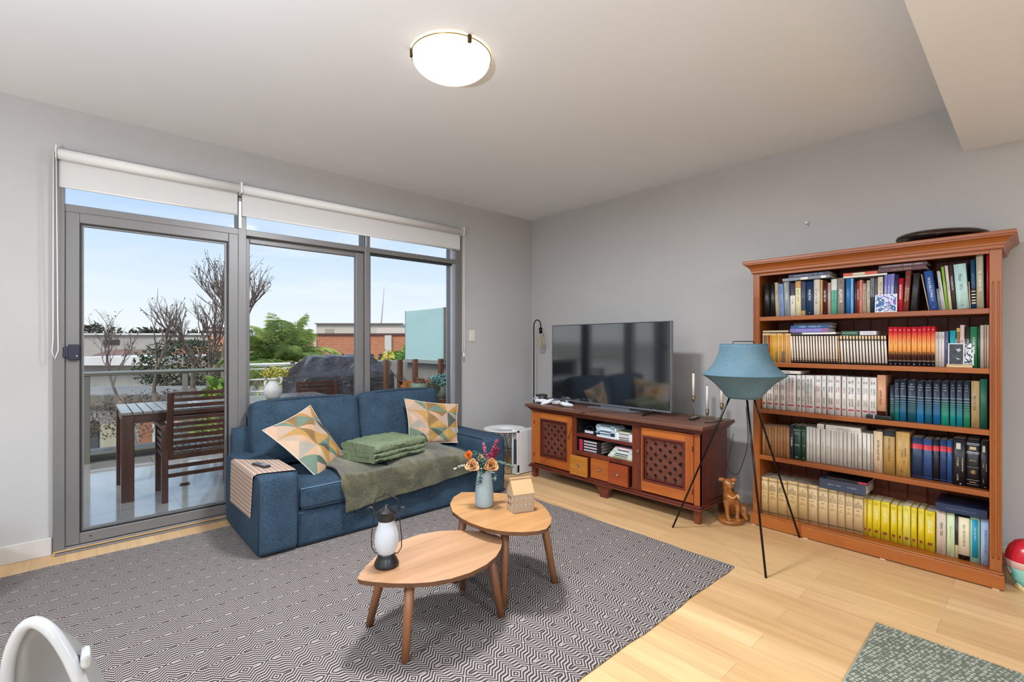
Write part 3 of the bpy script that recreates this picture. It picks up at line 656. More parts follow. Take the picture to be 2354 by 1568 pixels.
for s0,s1 in ((0,1),(1,0)):
    yA=-.002 if s0==0 else D_+.002
    rf.add([Th@Vector(p) for p in ((-.002,yA,H_-.006),(W_+.002,yA,H_-.006),(W_*1.0+.002,D_*.5,zr),(-.002,D_*.5,zr))],[(0,1,2,3)])
rf.build('house_roof',hr_,t,solid=.0015)
MB().box((-.004,D_*.5-.006,zr-.002),(W_+.004,D_*.5+.006,zr+.002),0,Th).build('roof_ridge',hr_,t)
wi=MB()
for x in [(W_*(i+.5)/4*.86+W_*.07) for i in range(4)]:
    for z in (.030,.064):
        wi.box((x-.001,.0,z),(x+.001,.001,z+.016),0,Th).box((x-.006,.0,z+.007),(x+.006,.001,z+.009),0,Th)
wi.build('window_bars',M('cbbca6',.7),t)
MB().box((.004,.006,.004),(W_-.004,D_*.5,.094),0,Th).build('paper_lining',M('e9e2da',.8),t)
MB().tube([Th@Vector((W_,D_*.5,zr)),Th@Vector((W_+.004,D_*.5,zr+.012)),Th@Vector((W_-.001,D_*.5,zr+.02)),Th@Vector((W_+.002,D_*.5,zr+.03))],.0009,5).build('hanging_loop',M('8d9aa2',.5),t)
# ================================================================ TV CABINET
teakd=WOOD('42180f','6e3021',1,.9,rough=.38,grain=.6,coat=.15,name='dark_teak'); teakv=WOOD('4a1d10','7e3a20',2,.9,rough=.38,coat=.15,name='dark_teak_upright')
teako=WOOD('8a3a14','c2712f',1,.7,rough=.36,grain=.4,coat=.2,name='orange_teak'); teakov=WOOD('8c4018','b8682c',2,.7,rough=.36,grain=.4,coat=.2,name='orange_teak_upright')
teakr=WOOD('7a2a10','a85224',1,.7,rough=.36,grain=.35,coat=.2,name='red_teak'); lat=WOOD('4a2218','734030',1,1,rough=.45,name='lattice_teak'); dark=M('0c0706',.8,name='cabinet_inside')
t=thing('tv_cabinet','dark reddish teak television cabinet with lattice doors and three small drawers','cabinet',(3.38,2.4,0))
XF=3.19
MB().box((3.13,1.530,.664),(3.645,3.272,.690)).build('top_slab',WOOD('55301f','7c5340',1,.8,rough=.42,coat=.1,name='cabinet_top'),t,bevel=.004)
MB().box((3.148,1.545,.650),(3.635,3.258,.664)).box((3.165,1.560,.632),(3.63,3.245,.650)).build('top_moulding',teakd,t,bevel=.004)
MB().box((3.152,1.553,.100),(3.635,3.250,.114)).box((3.162,1.563,.114),(3.63,3.242,.128)).build('base_moulding',teakd,t,bevel=.005)
MB().box((XF+.005,1.579,.128),(3.62,1.60,.632)).build('side_panel',teakd,t); MB().box((XF+.005,3.215,.128),(3.62,3.235,.632)).build('side_panel',teakd,t)
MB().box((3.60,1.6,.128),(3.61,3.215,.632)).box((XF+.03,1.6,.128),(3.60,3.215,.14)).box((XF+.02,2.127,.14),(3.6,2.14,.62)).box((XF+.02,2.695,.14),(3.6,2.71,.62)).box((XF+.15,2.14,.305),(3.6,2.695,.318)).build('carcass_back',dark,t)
MB().box((XF,1.579,.128),(XF+.03,1.622,.632)).build('corner_post',teakov,t,bevel=.002); MB().box((XF,3.207,.128),(XF+.03,3.245,.632)).build('corner_post',teakov,t,bevel=.002)
MB().box((XF,2.045,.128),(XF+.03,2.127,.632)).box((XF,2.695,.128),(XF+.03,2.735,.632)).box((XF,2.127,.302),(XF+.03,2.695,.335)).box((XF,2.127,.62),(XF+.03,2.695,.632)).box((XF,2.127,.128),(XF+.03,2.725,.136)).build('front_frame',teakv,t,bevel=.002)
MB().box((XF+.005,2.127,.458),(3.59,2.695,.482)).build('shelf',teakd,t,bevel=.002)
for (x,y) in ((3.185,1.577),(3.185,3.187),(3.56,1.577),(3.56,3.187)):
    MB().add([(x+.006,y+.006,0),(x+.044,y+.006,0),(x+.044,y+.044,0),(x+.006,y+.044,0),(x,y,.10),(x+.05,y,.10),(x+.05,y+.05,.10),(x,y+.05,.10)],[(0,3,2,1),(4,5,6,7),(0,1,5,4),(1,2,6,5),(2,3,7,6),(3,0,4,7)]).build('leg',teakv,t,bevel=.002)
ft=[(2.355,0),(2.425,0),(2.435,.04),(2.455,.07),(2.51,.10),(2.29,.10),(2.335,.07),(2.35,.035)]
MB().add([(3.175,y,z) for y,z in ft]+[(3.215,y,z) for y,z in ft],[tuple(range(8)),tuple(range(8,16))[::-1]]+[(i,8+i,8+(i+1)%8,(i+1)%8) for i in range(8)]).build('bracket_foot',teakd,t)
def cdoor(y0,y1,ly0,ly1,lz0,lz1,z0,z1,ky):
    d=MB(); xa,xb=XF-.004,XF+.022
    d.box((xa,y0,z0),(xb,ly0-.012,z1)).box((xa,ly1+.012,z0),(xb,y1,z1)); o=d.box((xa,ly0-.012,z0),(xb,ly1+.012,lz0-.012),1).box((xa,ly0-.012,lz1+.012),(xb,ly1+.012,z1),1).build('door',[teakov,teako],t,bevel=.0015)
    f=MB()
    for q,(xx) in ((0,XF+.002),(.012,XF+.006)):
        pass
    frm=[(ly0-.012,ly1+.012,lz0-.012,lz1+.012,XF-.008,.014),(ly0+.006,ly1-.006,lz0+.006,lz1-.006,XF+.002,.010)]
    for a,b,c,e,xx,wd in frm:
        f.box((xx,a,c),(XF+.02,a+wd,e)).box((xx,b-wd,c),(XF+.02,b,e)).box((xx,a+wd,c),(XF+.02,b-wd,c+wd)).box((xx,a+wd,e-wd),(XF+.02,b-wd,e))
    f.build('panel_moulding',teakd,o,bevel=.002)
    l=MB(); a,b,c,e=ly0+.014,ly1-.014,lz0+.014,lz1-.014; wd=.032; sp=.056
    n=int((b-a+e-c)/sp)+2
    for s_ in (0,1):
        for i in range(-n,n*2):
            k=i*sp*1.414
            # line z = +-(y) + k  clipped to the rectangle
            pts=[]
            y_=[a,b]
            if s_==0: f_=lambda y: c+(y-a)+k-.5*(b-a)
            else: f_=lambda y: e-(y-a)-k+.5*(b-a)
            z0_,z1_=f_(a),f_(b)
            ya,yb=a,b
            # clip in z
            def clip(ya,za,yb,zb):
                if za==zb: return None
                out=[]
                for (zz) in (c,e):
                    pass
                t0,t1=0,1; dz=zb-za
                for lim,sg in ((c,1),(e,-1)):
                    va=(za-lim)*sg; vb=(zb-lim)*sg
                    if va<0 and vb<0: return None
                    if va<0: t0=max(t0,va/(va-vb))
                    if vb<0: t1=min(t1,va/(va-vb))
                if t1-t0<.03: return None
                return (ya+(yb-ya)*t0,za+dz*t0,ya+(yb-ya)*t1,za+dz*t1)
            r=clip(ya,z0_,yb,z1_)
            if r: xx=XF+.010+.005*s_; l.bar((xx,r[0],r[1]),(xx,r[2],r[3]),.006,wd,up=(1,0,0)) if False else l.bar((xx,r[0],r[1]),(xx,r[2],r[3]),wd,.006,up=(1,0,0))
    l.build('lattice',lat,o)
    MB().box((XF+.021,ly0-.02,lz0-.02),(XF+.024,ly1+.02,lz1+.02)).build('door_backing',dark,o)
    MB().lathe([(.0,0),(.012,0),(.013,.003),(.010,.006),(.006,.004),(.0,.004)],(0,0,0),16).xf(Matrix.Translation((XF-.005,ky,.43))@Matrix.Rotation(R_(-90),4,'Y')).build('knob',M('8a6a52',.3,metal=.5),o)
    for zz in (.22,.52): MB().tube([(XF-.006,(y0+.012) if ky>2.3 and False else (y1-.004 if ky<2.9 and ky>2.3 else y0+.004),zz-.02),(XF-.006,(y1-.004 if ky<2.9 and ky>2.3 else y0+.004),zz+.02)],.003,6).build('hinge',dark,o)
cdoor(2.738,3.205,2.806,3.112,.225,.552,.138,.622,2.765)
cdoor(1.625,2.043,1.698,2.020,.228,.550,.138,.622,2.028+.045)
for (y0,y1,xo,mt) in ((2.540,2.725,-.045,WOOD('93521c','c98a34',1,.6,rough=.34,grain=.35,coat=.2,name='golden_teak')),(2.342,2.528,-.010,teako),(2.147,2.330,-.032,teakr)):
    o=MB().box((XF+xo,y0,.136),(XF+xo+.016,y1,.300)).build('drawer',mt,t,bevel=.002)
    MB().box((XF+xo+.016,y0+.01,.140),(3.45,y1-.01,.296)).build('drawer_box',teakd,o)
    k=MB().lathe([(.008,0),(.014,0),(.016,.003),(.014,.006),(.010,.005),(.008,.001),(.0,.001)],(0,0,0),20).xf(Matrix.Translation((XF+xo-.001,(y0+y1)/2,.222))@Matrix.Rotation(R_(-90),4,'Y')).build('knob',M('9a7358',.25,metal=.6,name='knob_brass'),o)
# cases and books inside
def case(loc,L,W,Hh,rz,cols,label,group,name='game_case',cat='case',pg=None):
    """a lying box: spine of length L along y facing -x"""
    t=thing(name,label,cat,loc,group); T=Matrix.Translation(loc)@Matrix.Rotation(rz,4,'Z')
    MB().box((0,-L/2,0),(W,L/2,Hh),0,T).build('cover',M(cols[0],.3),t,bevel=.0012)
    if len(cols)>1: MB().box((-.0004,-L*.30,Hh*.22),(.002,L*.28,Hh*.78),0,T).build('spine_label',M(cols[1],.4),t)
    if len(cols)>2: MB().box((-.0005,L*.34,Hh*.05),(.002,L*.499,Hh*.95),0,T).build('spine_band',M(cols[2],.4),t)
    if pg: MB().box((.006,-L/2-.0005,.0025),(W-.004,L/2-.02,Hh-.0025),0,T).build('pages',M(pg,.8),t)
    return t
od=['lowest','second','third','fourth','fifth','sixth','seventh','eighth','ninth','tenth']
cc=[('e6e8ea',),('2e3a48','9fb2bd'),('36424e','dfe3e6','7fb0c4'),('a7bcc8','3a4650'),('b5c6cf','e6eaec'),('8fa9b6','dde2e4'),('a9bfc9','55626c')]
for i,c in enumerate(cc): case((XF+.03+.002*(i%3),2.405+(.004*(i%3)),.4825+i*.0146),.185,.13,.0142,R_(1.5*((i%3)-1)),c,f'pale blue disc case, {od[i]} from the bottom of the taller stack on the cabinet shelf','disc cases in the cabinet')
cc=[('e3d9d6','4a4a50'),('e8e2df','3c3c42'),('dfdbd8','a7a7a7'),('e9e6e2','55565a'),('8e9078','c8c8b2')]
for i,c in enumerate(cc): case((XF+.03,2.222+.003*(i%2),.4825+i*.0146),.165,.13,.0142,R_(1*((i%2)-.5)),c,f'white disc case, {od[i]} from the bottom of the stack beside the cabinet post','disc cases in the cabinet')
case((XF+.024,2.302,.4825),.012,.13,.088,0,('dfe8ec','9fb5be'),'single white disc case standing upright between the two stacks','disc cases in the cabinet')
for i in range(4): case((XF+.03,2.565-.002*(i%2),.3355+i*.0245),.235,.24,.024,R_(1.2*((i%2)-.5)),('231b1d','b7adb0','b32c4a'),f'black hardback with pink spine end, {od[i]} from the bottom of the cabinet book pile','lying hardbacks in the cabinet','book','book','8f8478')
cc=[('c9c9b5','7d8a52'),('d2d6cc','4c5a48'),('cdd4d6','3e464a'),('b9c0a6','e0e0d8'),('ccd1d0','39383d'),('c9a7ac','dcc6c6')]
for i,c in enumerate(cc): case((XF+.028,2.262-.008*i,.3355+i*.0150),.235-.012*i,.15,.0146,R_(-1.0),c,f'pale green and white game case, {od[i]} from the bottom of the lower cabinet stack','game cases in the cabinet')
t=thing('media_box','small rounded black box with a silver front inside the cabinet shelf','device',(3.3,2.58,.4825))
MB().box((XF+.05,2.53,.4825),(XF+.20,2.655,.52)).build('body',M('1b1c20',.3),t,bevel=.01,seg=3); MB().box((XF+.046,2.545,.490),(XF+.052,2.635,.512)).build('front_panel',M('c9c4cc',.35),t,bevel=.002)
MB().tube([(XF+.07,2.56,.522),(XF+.08,2.58,.545),(XF+.08,2.62,.545),(XF+.07,2.64,.522)],.002,6).build('wire_loop',M('5a5a60',.4),t)
# television
t=thing('television','large black flat screen television standing on the teak cabinet','television',(3.42,2.54,.69))
y0,y1,z0,z1=1.917,3.172,.724,1.437
MB().box((3.402,y0,z0),(3.43,y1,z1)).box((3.43,y0+.15,z0+.05),(3.465,y1-.15,z1-.25)).build('housing',M('141518',.4,name='tv_plastic'),t,bevel=.003)
def scr():
    m,nt,b=nmat('tv_screen'); b.inputs['Base Color'].default_value=(.010,.011,.013,1); b.inputs['Roughness'].default_value=.07; b.inputs['Specular IOR Level'].default_value=.9; b.inputs['IOR'].default_value=1.9; return m
MB().box((3.4005,y0+.008,z0+.012),(3.403,y1-.008,z1-.008)).build('screen',scr(),t)
b_=MB(); 
b_.box((3.398,y0-.002,z0-.004),(3.406,y1+.002,z0+.009)).box((3.398,y0-.003,z0),(3.432,y0+.004,z1)).box((3.398,y1-.004,z0),(3.432,y1+.003,z1)).box((3.399,y0,z1-.004),(3.432,y1,z1+.002))
b_.build('bezel',M('8e9199',.28,metal=.7,name='silver_bezel'),t,bevel=.001)
MB().box((3.355,2.20,.6905),(3.53,2.70,.702)).box((3.41,2.30,.70),(3.44,2.60,.73)).build('stand',M('77787a',.35,metal=.4,name='stand_metal'),t,bevel=.003)
for yy,s in ((2.08,1),(3.02,-1)):
    MB().bar((3.275,yy+.012*s,.699),(3.425,yy-.012*s,.712),.016,.016).bar((3.425,yy-.012*s,.712),(3.54,yy+.01*s,.699),.016,.016).build('foot',M('131417',.35),t,bevel=.003)
    if s==1: MB().tube([(3.40,2.066,.716),(3.395,2.062,.735),(3.397,2.05,.722)],.005,8).build('foot_clip',M('c6c8cc',.2,metal=.8),t)
# cables on and behind the cabinet
cab=M('26221f',.5,name='black_cable'); grey=M('6f6b68',.5,name='grey_cable')
def cable(pts,label,mat=cab,r=.0024,name='cable',smooth=6):
    P=[Vector(p) for p in pts]; out=[]
    for i in range(len(P)-1):
        p0=P[max(i-1,0)];p1=P[i];p2=P[i+1];p3=P[min(i+2,len(P)-1)]
        for k in range(smooth):
            s=k/smooth; out.append(.5*((2*p1)+(-p0+p2)*s+(2*p0-5*p1+4*p2-p3)*s*s+(-p0+3*p1-3*p2+p3)*s**3))
    out.append(P[-1]); return tag(MB().tube(out,r,6).build(name,mat,origin=P[0]),label,'cable')
cable([(3.36,2.16,.7035),(3.30,2.30,.6935),(3.20,2.47,.693),(3.128,2.55,.688),(3.12,2.60,.66),(3.13,2.66,.60),(3.15,2.72,.50),(3.172,2.77,.435)],'thin black cable looping from the television over the cabinet edge to the lattice door',cab,.0028)
cable([(3.64,3.29,.69),(3.63,3.285,.5),(3.655,3.29,.3),(3.60,3.30,.1),(3.5,3.32,.006)],'black cables hanging down between the cabinet end and the white purifier')
cable([(3.55,1.50,.60),(3.45,1.50,.38),(3.40,1.42,.345),(3.34,1.36,.42),(3.22,1.27,.62),(3.12,1.24,.86)],'black lamp cable sagging between the cabinet end and the blue floor lamp',cab,.0025)
cable([(3.16,3.02,.13),(3.12,3.05,.16),(3.155,2.98,.23)],'short dark cable stub poking out above the cabinet base moulding',cab,.0015)
# controllers
cw=M('dcdce2',.35,name='white_plastic'); cb=M('1a1a1e',.4,name='black_plastic')
def organic(name,mb,mat,parent,vox,sm=4,**k):
    o=mb.build(name,mat,parent,**k); x=o.modifiers.new('join','REMESH'); x.mode='VOXEL'; x.voxel_size=vox; x.use_smooth_shade=True
    y=o.modifiers.new('relax','SMOOTH'); y.iterations=sm; y.factor=.5; return o
def controller(loc,rz,label,body,trim,tilt=0):
    t=thing('game_controller',label,'game controller',loc,'game controllers'); T=Matrix.Translation(loc)@Matrix.Rotation(rz,4,'Z')@Matrix.Rotation(tilt,4,'X')
    mb=MB().ball((0,0,0),(.001,.001,.001)); mb=MB()
    mb.tube([T@Vector(p) for p in ((-.04,.012,.028),(0,.018,.030),(.04,.012,.028))],[.019,.020,.019],12)
    mb.tube([T@Vector(p) for p in ((-.040,.014,.026),(-.058,-.02,.022),(-.066,-.055,.016),(-.066,-.068,.013))],[.019,.019,.014,.009],12)
    mb.tube([T@Vector(p) for p in ((.040,.014,.026),(.058,-.02,.022),(.066,-.055,.016),(.066,-.068,.013))],[.019,.019,.014,.009],12)
    organic('body',mb,body,t,.0045)
    for sx in (-.022,.022): MB().lathe([(.0085,0),(.0085,.008),(.006,.009),(.009,.014),(0,.0145)],(sx,-.002,.043),14).xf(T).build('thumb_stick',trim,t)
    MB().box((-.02,.012,.046),(.02,.03,.0505),0,T).build('touch_pad',trim,t,bevel=.002)
    return t
controller((3.262,3.185,.690),R_(100),'white game controller beside the cable tangle at the corner end of the cabinet top',cw,cb)
controller((3.30,3.10,.691),R_(200),'white and black game controller close to the television corner',cw,cb,R_(12))
controller((3.255,2.895,.690),R_(62),'white game controller lying alone in front of the television',M('cfcfd2',.35),cb)
controller((3.305,2.965,.6905),R_(150),'grey white game controller half tucked under the television edge',M('b9b9bd',.35),cb)
random.seed(4)
pts=[(3.305+.05*math.cos(i*1.9)+random.uniform(-.012,.012),3.22+.055*math.sin(i*1.9)+random.uniform(-.012,.012),.697+.072*abs(math.sin(i*.7))) for i in range(34)]
cable(pts,'tangled black controller cable piled on the corner end of the cabinet top',cab,.0035,'cable_tangle',4)
pts=[(3.285+.045*math.cos(i*2.3)+random.uniform(-.01,.01),3.24+.045*math.sin(i*2.3),.697+.05*abs(math.sin(i*.9+1))) for i in range(20)]
cable(pts,'tangled white cable mixed into the black one beside the controllers',M('c9c9cc',.4),.0028,'cable_tangle',4)
remote((3.435,1.745,.6905),R_(95),'small black remote control lying flat near the candle holder',L=.13,W=.035,body='151517')
cable([(3.30,1.60,.697),(3.38,1.57,.695),(3.46,1.56,.694),(3.55,1.56,.693)],'black cable end with a white tip at the cabinet top edge',cab,.003)
# candle holder with candles
t=thing('candle_holder','brass candle holder with three wavy joined discs and thin stems at the cabinet end','candle holder',(3.585,1.71,.69)); br_=M('8d7658',.35,metal=.8,name='dull_brass')
P_=[(3.590,1.829,.800,.848),(3.600,1.722,.705,.752),(3.540,1.583,.770,.817)]
mb=MB()
for x,y,_,_ in P_: mb.lathe([(.0,.6905),(.052,.6905),(.058,.6935),(.052,.6945),(0,.6945)],(x,y,0),28)
mb.bar((3.590,1.829,.692),(3.600,1.722,.692),.05,.003).bar((3.600,1.722,.692),(3.540,1.583,.692),.05,.003); mb.build('base_tray',br_,t)
for x,y,zc,zt in P_:
    MB().tube([(x,y,.694),(x,y,zc)],.0025,8).build('stem',br_,t); MB().lathe([(.003,zc-.002),(.009,zc+.003),(.0125,zc+.012),(.013,zt),(.011,zt),(.010,zc+.01),(0,zc+.01)],(x,y,0),20,cap=(True,True)).build('candle_cup',br_,t)
for (x,y,zc,zt),top,lb in zip(P_,(1.025,.932,.985),('tallest standing white taper candle, next to the television edge','middle white taper candle with the lowest foot of the three','white taper candle half hidden by the blue lampshade')):
    c=thing('taper_candle',lb,'candle',(x,y,zt-.02),'taper candles'); MB().tube([(x,y,zt-.012),(x,y,top)],.0098,16).build('wax',M('e6ddd2',.5,name='candle_wax'),c); MB().tube([(x,y,top),(x+.001,y,top+.012)],.0011,5).build('wick',M('2a2320',.9),c)
# ================================================================ BLUE FLOOR LAMP
lc=Vector((3.07,1.237,0)); t=thing('floor_lamp','black tripod floor lamp with a wide waisted blue fabric shade','floor lamp',lc)
lm=M('151416',.22,metal=.6,name='lamp_metal'); hub=lc+Vector((0,0,1.12))
for f in ((3.009,1.683),(2.734,.984),(3.465,1.043)): MB().tube([(f[0],f[1],0),hub],.0062,10).build('leg',lm,t)
shp=[(.090,.921),(.103,.932),(.128,.965),(.170,1.012),(.205,1.040),(.236,1.0615),(.2435,1.066),(.236,1.071),(.208,1.092),(.178,1.125),(.156,1.165),(.143,1.205),(.137,1.235),(.1355,1.257)]
shade=MB().lathe(shp,(lc.x,lc.y,0),72,cap=(False,False))
sm_=FAB('56727f','6e8894',300,big=.35,axis=2,name='blue_shade'); 
sh=shade.build('lamp_shade',sm_,t,solid=.0015)
for z,r in ((.921,.090),(1.066,.243),(1.257,.1355)):
    MB().tube([(lc.x+r*math.cos(2*pi*i/48),lc.y+r*math.sin(2*pi*i/48),z) for i in range(48)],.0022,6,closed=True).build('shade_ring',M('4b7486',.8),sh)
hv=Vector((.741,-.671,0))*.065
MB().tube([lc-hv+Vector((0,0,1.252)),lc-hv+Vector((0,0,1.270)),lc-hv*.92+Vector((0,0,1.274)),lc+hv*.92+Vector((0,0,1.274)),lc+hv+Vector((0,0,1.270)),lc+hv+Vector((0,0,1.252))],.0025,8).build('top_handle',lm,t)
MB().bar(lc-hv*2+Vector((0,0,1.254)),lc+hv*2+Vector((0,0,1.254)),.003).tube([hub,lc+Vector((0,0,1.254))],.004).build('shade_carrier',lm,t)
MB().tube([hub-Vector((0,0,.02)),hub+Vector((0,0,.04))],.018,16).build('bulb_socket',lm,t)
# ================================================================ CORNER LAMP, SIDE TABLE, PURIFIER
fwd=Vector((.671,.741,0)); pc=Vector((3.70,3.725,0)); r_=Vector((.741,-.671,0)); t=thing('floor_lamp','thin black crook shaped lamp with a bare clear bulb in the room corner','floor lamp',pc)
MB().lathe([(0,0),(.10,0),(.10,.012),(.012,.016),(0,.016)],pc,32).build('base',lm,t)
top=[pc+Vector((0,0,.014)),pc+Vector((0,0,.8)),pc+Vector((0,0,1.46))]+[pc+r_*(.0375-.0375*math.cos(a))+Vector((0,0,1.46+.06*math.sin(a))) for a in (.4,.8,1.2,1.57,1.95,2.35,2.75,3.14)]+[pc+r_*.075+Vector((0,0,1.43))]
MB().tube(top,.0065,10).build('pole',lm,t); bc=pc+r_*.075
MB().lathe([(.012,1.435),(.0175,1.43),(.0175,1.375),(.014,1.372),(0,1.372)],bc,20).build('bulb_socket',lm,t)
def bulbm():
    m,nt,b=nmat('amber_glass'); b.inputs['Base Color'].default_value=(.85,.72,.48,1); b.inputs['Roughness'].default_value=.03; b.inputs['Transmission Weight'].default_value=.85; b.inputs['IOR'].default_value=1.15; b.inputs['Alpha'].default_value=.75; return m
bu=MB().lathe([(.010,1.374),(.014,1.36),(.024,1.335),(.036,1.305),(.041,1.28),(.039,1.255),(.028,1.235),(.012,1.227),(.001,1.226)],bc,28,cap=(False,False)).build('bulb',bulbm(),t)
MB().tube([bc+Vector((0.012*math.cos(i*1.9),.012*math.sin(i*1.9),1.36-.01*i if i<9 else 1.28)) for i in range(9)],.0015,5).build('filament',M('a8895a',.3,metal=.7),bu)
tc=Vector((3.13,3.56,0)); t=thing('side_table','round white side table on a wire cage base between the sofa and the corner','side table',tc)
MB().lathe([(0,.398),(.05,.396),(.16,.400),(.205,.411),(.212,.418),(.205,.420),(.16,.413),(.04,.411),(.038,.408),(0,.408)],tc,48).build('tray_top',M('e9e8e5',.35,name='white_lacquer'),t)
wm=M('3f3b39',.4,metal=.6,name='dark_wire'); cg=MB(); N_=14
for i in range(N_):
    for s in (1,-1):
        pts=[]
        for k in range(7):
            a=2*pi*i/N_+s*k*.16+(.12 if k%2 else 0)*s; r=.095+.05*abs(k/6-.5)*2
            pts.append(tc+Vector((r*math.cos(a),r*math.sin(a),.012+.384*k/6)))
        cg.tube(pts,.0018,5)
for z,r in ((.006,.145),(.2,.096),(.396,.145)): cg.tube([tc+Vector((r*math.cos(2*pi*i/32),r*math.sin(2*pi*i/32),z)) for i in range(32)],.0025,6,closed=True)
cg.build('wire_base',wm,t)
t=thing('air_purifier','slim white and grey air purifier standing on the floor beside the cabinet end','air purifier',(3.21,3.38,0))
wp=M('d6d2cd',.4,name='purifier_plastic')
MB().box((3.125,3.345,.004),(3.34,3.425,.425)).build('body',wp,t,bevel=.012,seg=4)
MB().box((3.098,3.343,.02),(3.128,3.358,.43)).box((3.098,3.412,.02),(3.128,3.427,.43)).box((3.098,3.343,.40),(3.128,3.427,.432)).box((3.098,3.343,.004),(3.128,3.427,.10)).build('front_surround',wp,t,bevel=.005)
MB().box((3.112,3.357,.10),(3.126,3.413,.33)).build('dark_panel',M('39454e',.12,name='smoked_plastic'),t); MB().box((3.108,3.36,.335),(3.127,3.41,.395)).build('air_outlet',M('b7b9bd',.3,metal=.3),t,bevel=.01)
MB().box((3.10,3.347,.030),(3.111,3.423,.10)).build('foot_grille',M('8b8884',.6),t)
# ================================================================ DOG FIGURINE
dc=Vector((3.425,1.462,0)); t=thing('dog_figurine','varnished brown carved dog figurine sitting on an oval base beside the bookcase','figurine',dc)
dm=M('8f5420',.38,nz=.28,nscale=18,coat=.3,name='varnished_carving')
def dq(x,y,d=0): return dc+r_*((x-590)*.000273)+Vector((0,0,.032+(1200-y)*.000273))-fwd*d
MB().lathe([(0,0),(.098,0),(.105,.006),(.104,.024),(.098,.030),(0,.032)],dc,40,sx=1,sy=.80).build('base',dm,t)
mb=MB()
mb.tube([dq(425,1195,.045),dq(420,1100,.04),dq(415,950,.035),(dq(430,760,.02))],[.0145,.0125,.015,.026],12)
mb.tube([dq(650,1200,.05),dq(665,1080,.045),dq(675,930,.04),(dq(660,760,.02))],[.0155,.0135,.016,.028],12)
mb.ball(dq(425,1190,.06),(.018,.020,.011)); mb.ball(dq(650,1198,.066),(.019,.021,.011))
mb.tube([dq(545,700,.01),dq(620,850,-.02),dq(700,980,-.035),dq(760,1080,-.035)],[.050,.050,.056,.052],16)
mb.ball(dq(880,1050,-.015),(.030,.045,.048)); mb.tube([dq(880,1120,.0),dq(900,1185,.03),dq(890,1195,.05)],[.022,.014,.012],10)
mb.ball(dq(545,660,.012),(.052,.045,.060)); mb.tube([dq(510,620,.015),dq(490,480,.02),dq(475,380,.02)],[.044,.036,.038],14)
mb.ball(dq(465,305,.020),(.040,.042,.034)); mb.ball(dq(468,400,.045),(.026,.030,.024)); mb.tube([dq(468,350,.035),dq(470,400,.070)],[.026,.020],12); mb.ball(dq(470,470,.050),(.020,.022,.016))
mb.tube([dq(370,235,.02),dq(300,210,.024),dq(245,205,.024),dq(215,240,.026)],[.016,.018,.015,.008],10); mb.tube([dq(560,240,.02),dq(620,215,.024),dq(655,220,.024),dq(670,255,.026)],[.016,.018,.014,.008],10)
organic('dog_body',mb,dm,t,.0042,3)
MB().ball(dq(470,402,.090),(.0125,.009,.011)).build('nose',M('1a0d08',.3),t)
for x in (405,535): MB().ball(dq(x,268,.059),(.006,.005,.006),8,6).build('eye',M('d8b48a',.2),t)
cp=[dq(430+25*0,600,.040)]
MB().tube([dq(405,560,.02),dq(425,605,.052),dq(480,635,.066),dq(545,635,.066),dq(610,600,.050),dq(650,560,.02)],.005,8).build('collar',M('d39a5a',.4),t)
MB().add([dq(615,590,.055),dq(655,545,.05),dq(725,635,.045),dq(705,640,.047),dq(700,685,.047),dq(660,660,.052)],[(0,1,2,3,4,5)]).build('ribbon',M('dfb183',.5),t,solid=.003)
# ================================================================ RIGHT EDGE ORNAMENT
gc=Vector((3.605,.030,0)); t=thing('ceramic_owl','round painted ceramic ornament with a red top at the edge beyond the bookcase','ornament',gc)
def potm():
    m,nt,b=nmat('painted_ceramic'); v=coords(nt); vo=nt.nodes.new('ShaderNodeTexVoronoi'); vo.inputs['Scale'].default_value=14; nt.links.new(v,vo.inputs[0])
    nt.links.new(ramp(nt,vo.outputs['Distance'],[(.0,lin('e9eee6')),(.28,lin('e9eee6')),(.3,lin('6e6a4a')),(.36,lin('5fb5a8')),(.7,lin('8fcfc0'))]),b.inputs['Base Color']); b.inputs['Roughness'].default_value=.25; return m
MB().lathe([(0,0),(.048,0),(.055,.02),(.075,.06),(.088,.10),(.090,.115)],gc,36,cap=(True,False)).build('painted_body',potm(),t)
MB().lathe([(.055,.0),(.06,.004),(.056,.022)],gc,36,cap=(False,False)).build('foot_ring',M('d9c48a',.4),t)
MB().lathe([(.089,.112),(.094,.122),(.094,.145),(.090,.150)],gc,36,cap=(False,False)).build('pale_band',M('c9a596',.35),t)
MB().lathe([(.091,.148),(.088,.175),(.076,.21),(.055,.238),(.028,.252),(0,.256)],gc,36,cap=(False,True)).build('red_cap',M('c02430',.25,nz=.1,nscale=20),t)
# ================================================================ WHITE CHAIR AND SHEEPSKIN SEAT
F_=Vector((.6714,.7410,0)); R2=Vector((.7410,-.6714,0))
def cp(s,z,d): return F_*d+R2*s+Vector((0,0,z))
t=thing('plastic_chair','white moulded plastic chair whose rounded back rises in front of the rug edge','chair',cp(-.83,0,.92)+Vector((0,0,.0)))
whp=M('a9a9a8',.2,name='white_shell')
RP=[(-.872,.45,.86),(-.868,.56,.835),(-.856,.66,.81),(-.843,.73,.80),(-.826,.775,.80),(-.806,.792,.80),(-.786,.788,.80),(-.764,.768,.80),(-.742,.733,.80),(-.722,.69,.80),(-.703,.62,.815),(-.690,.54,.84),(-.684,.45,.87)]
def rimp(u):
    k=u*(len(RP)-1); i=min(len(RP)-2,int(k)); f=k-i; P=[Vector(RP[max(0,min(len(RP)-1,i+q))]) for q in (-1,0,1,2)]
    p=.5*((2*P[1])+(P[2]-P[0])*f+(2*P[0]-5*P[1]+4*P[2]-P[3])*f*f+(3*P[1]-P[0]-3*P[2]+P[3])*f**3); return p
MB().tube([cp(*rimp(i/48)) for i in range(49)],.0095,12).build('backrest_rim',whp,t)
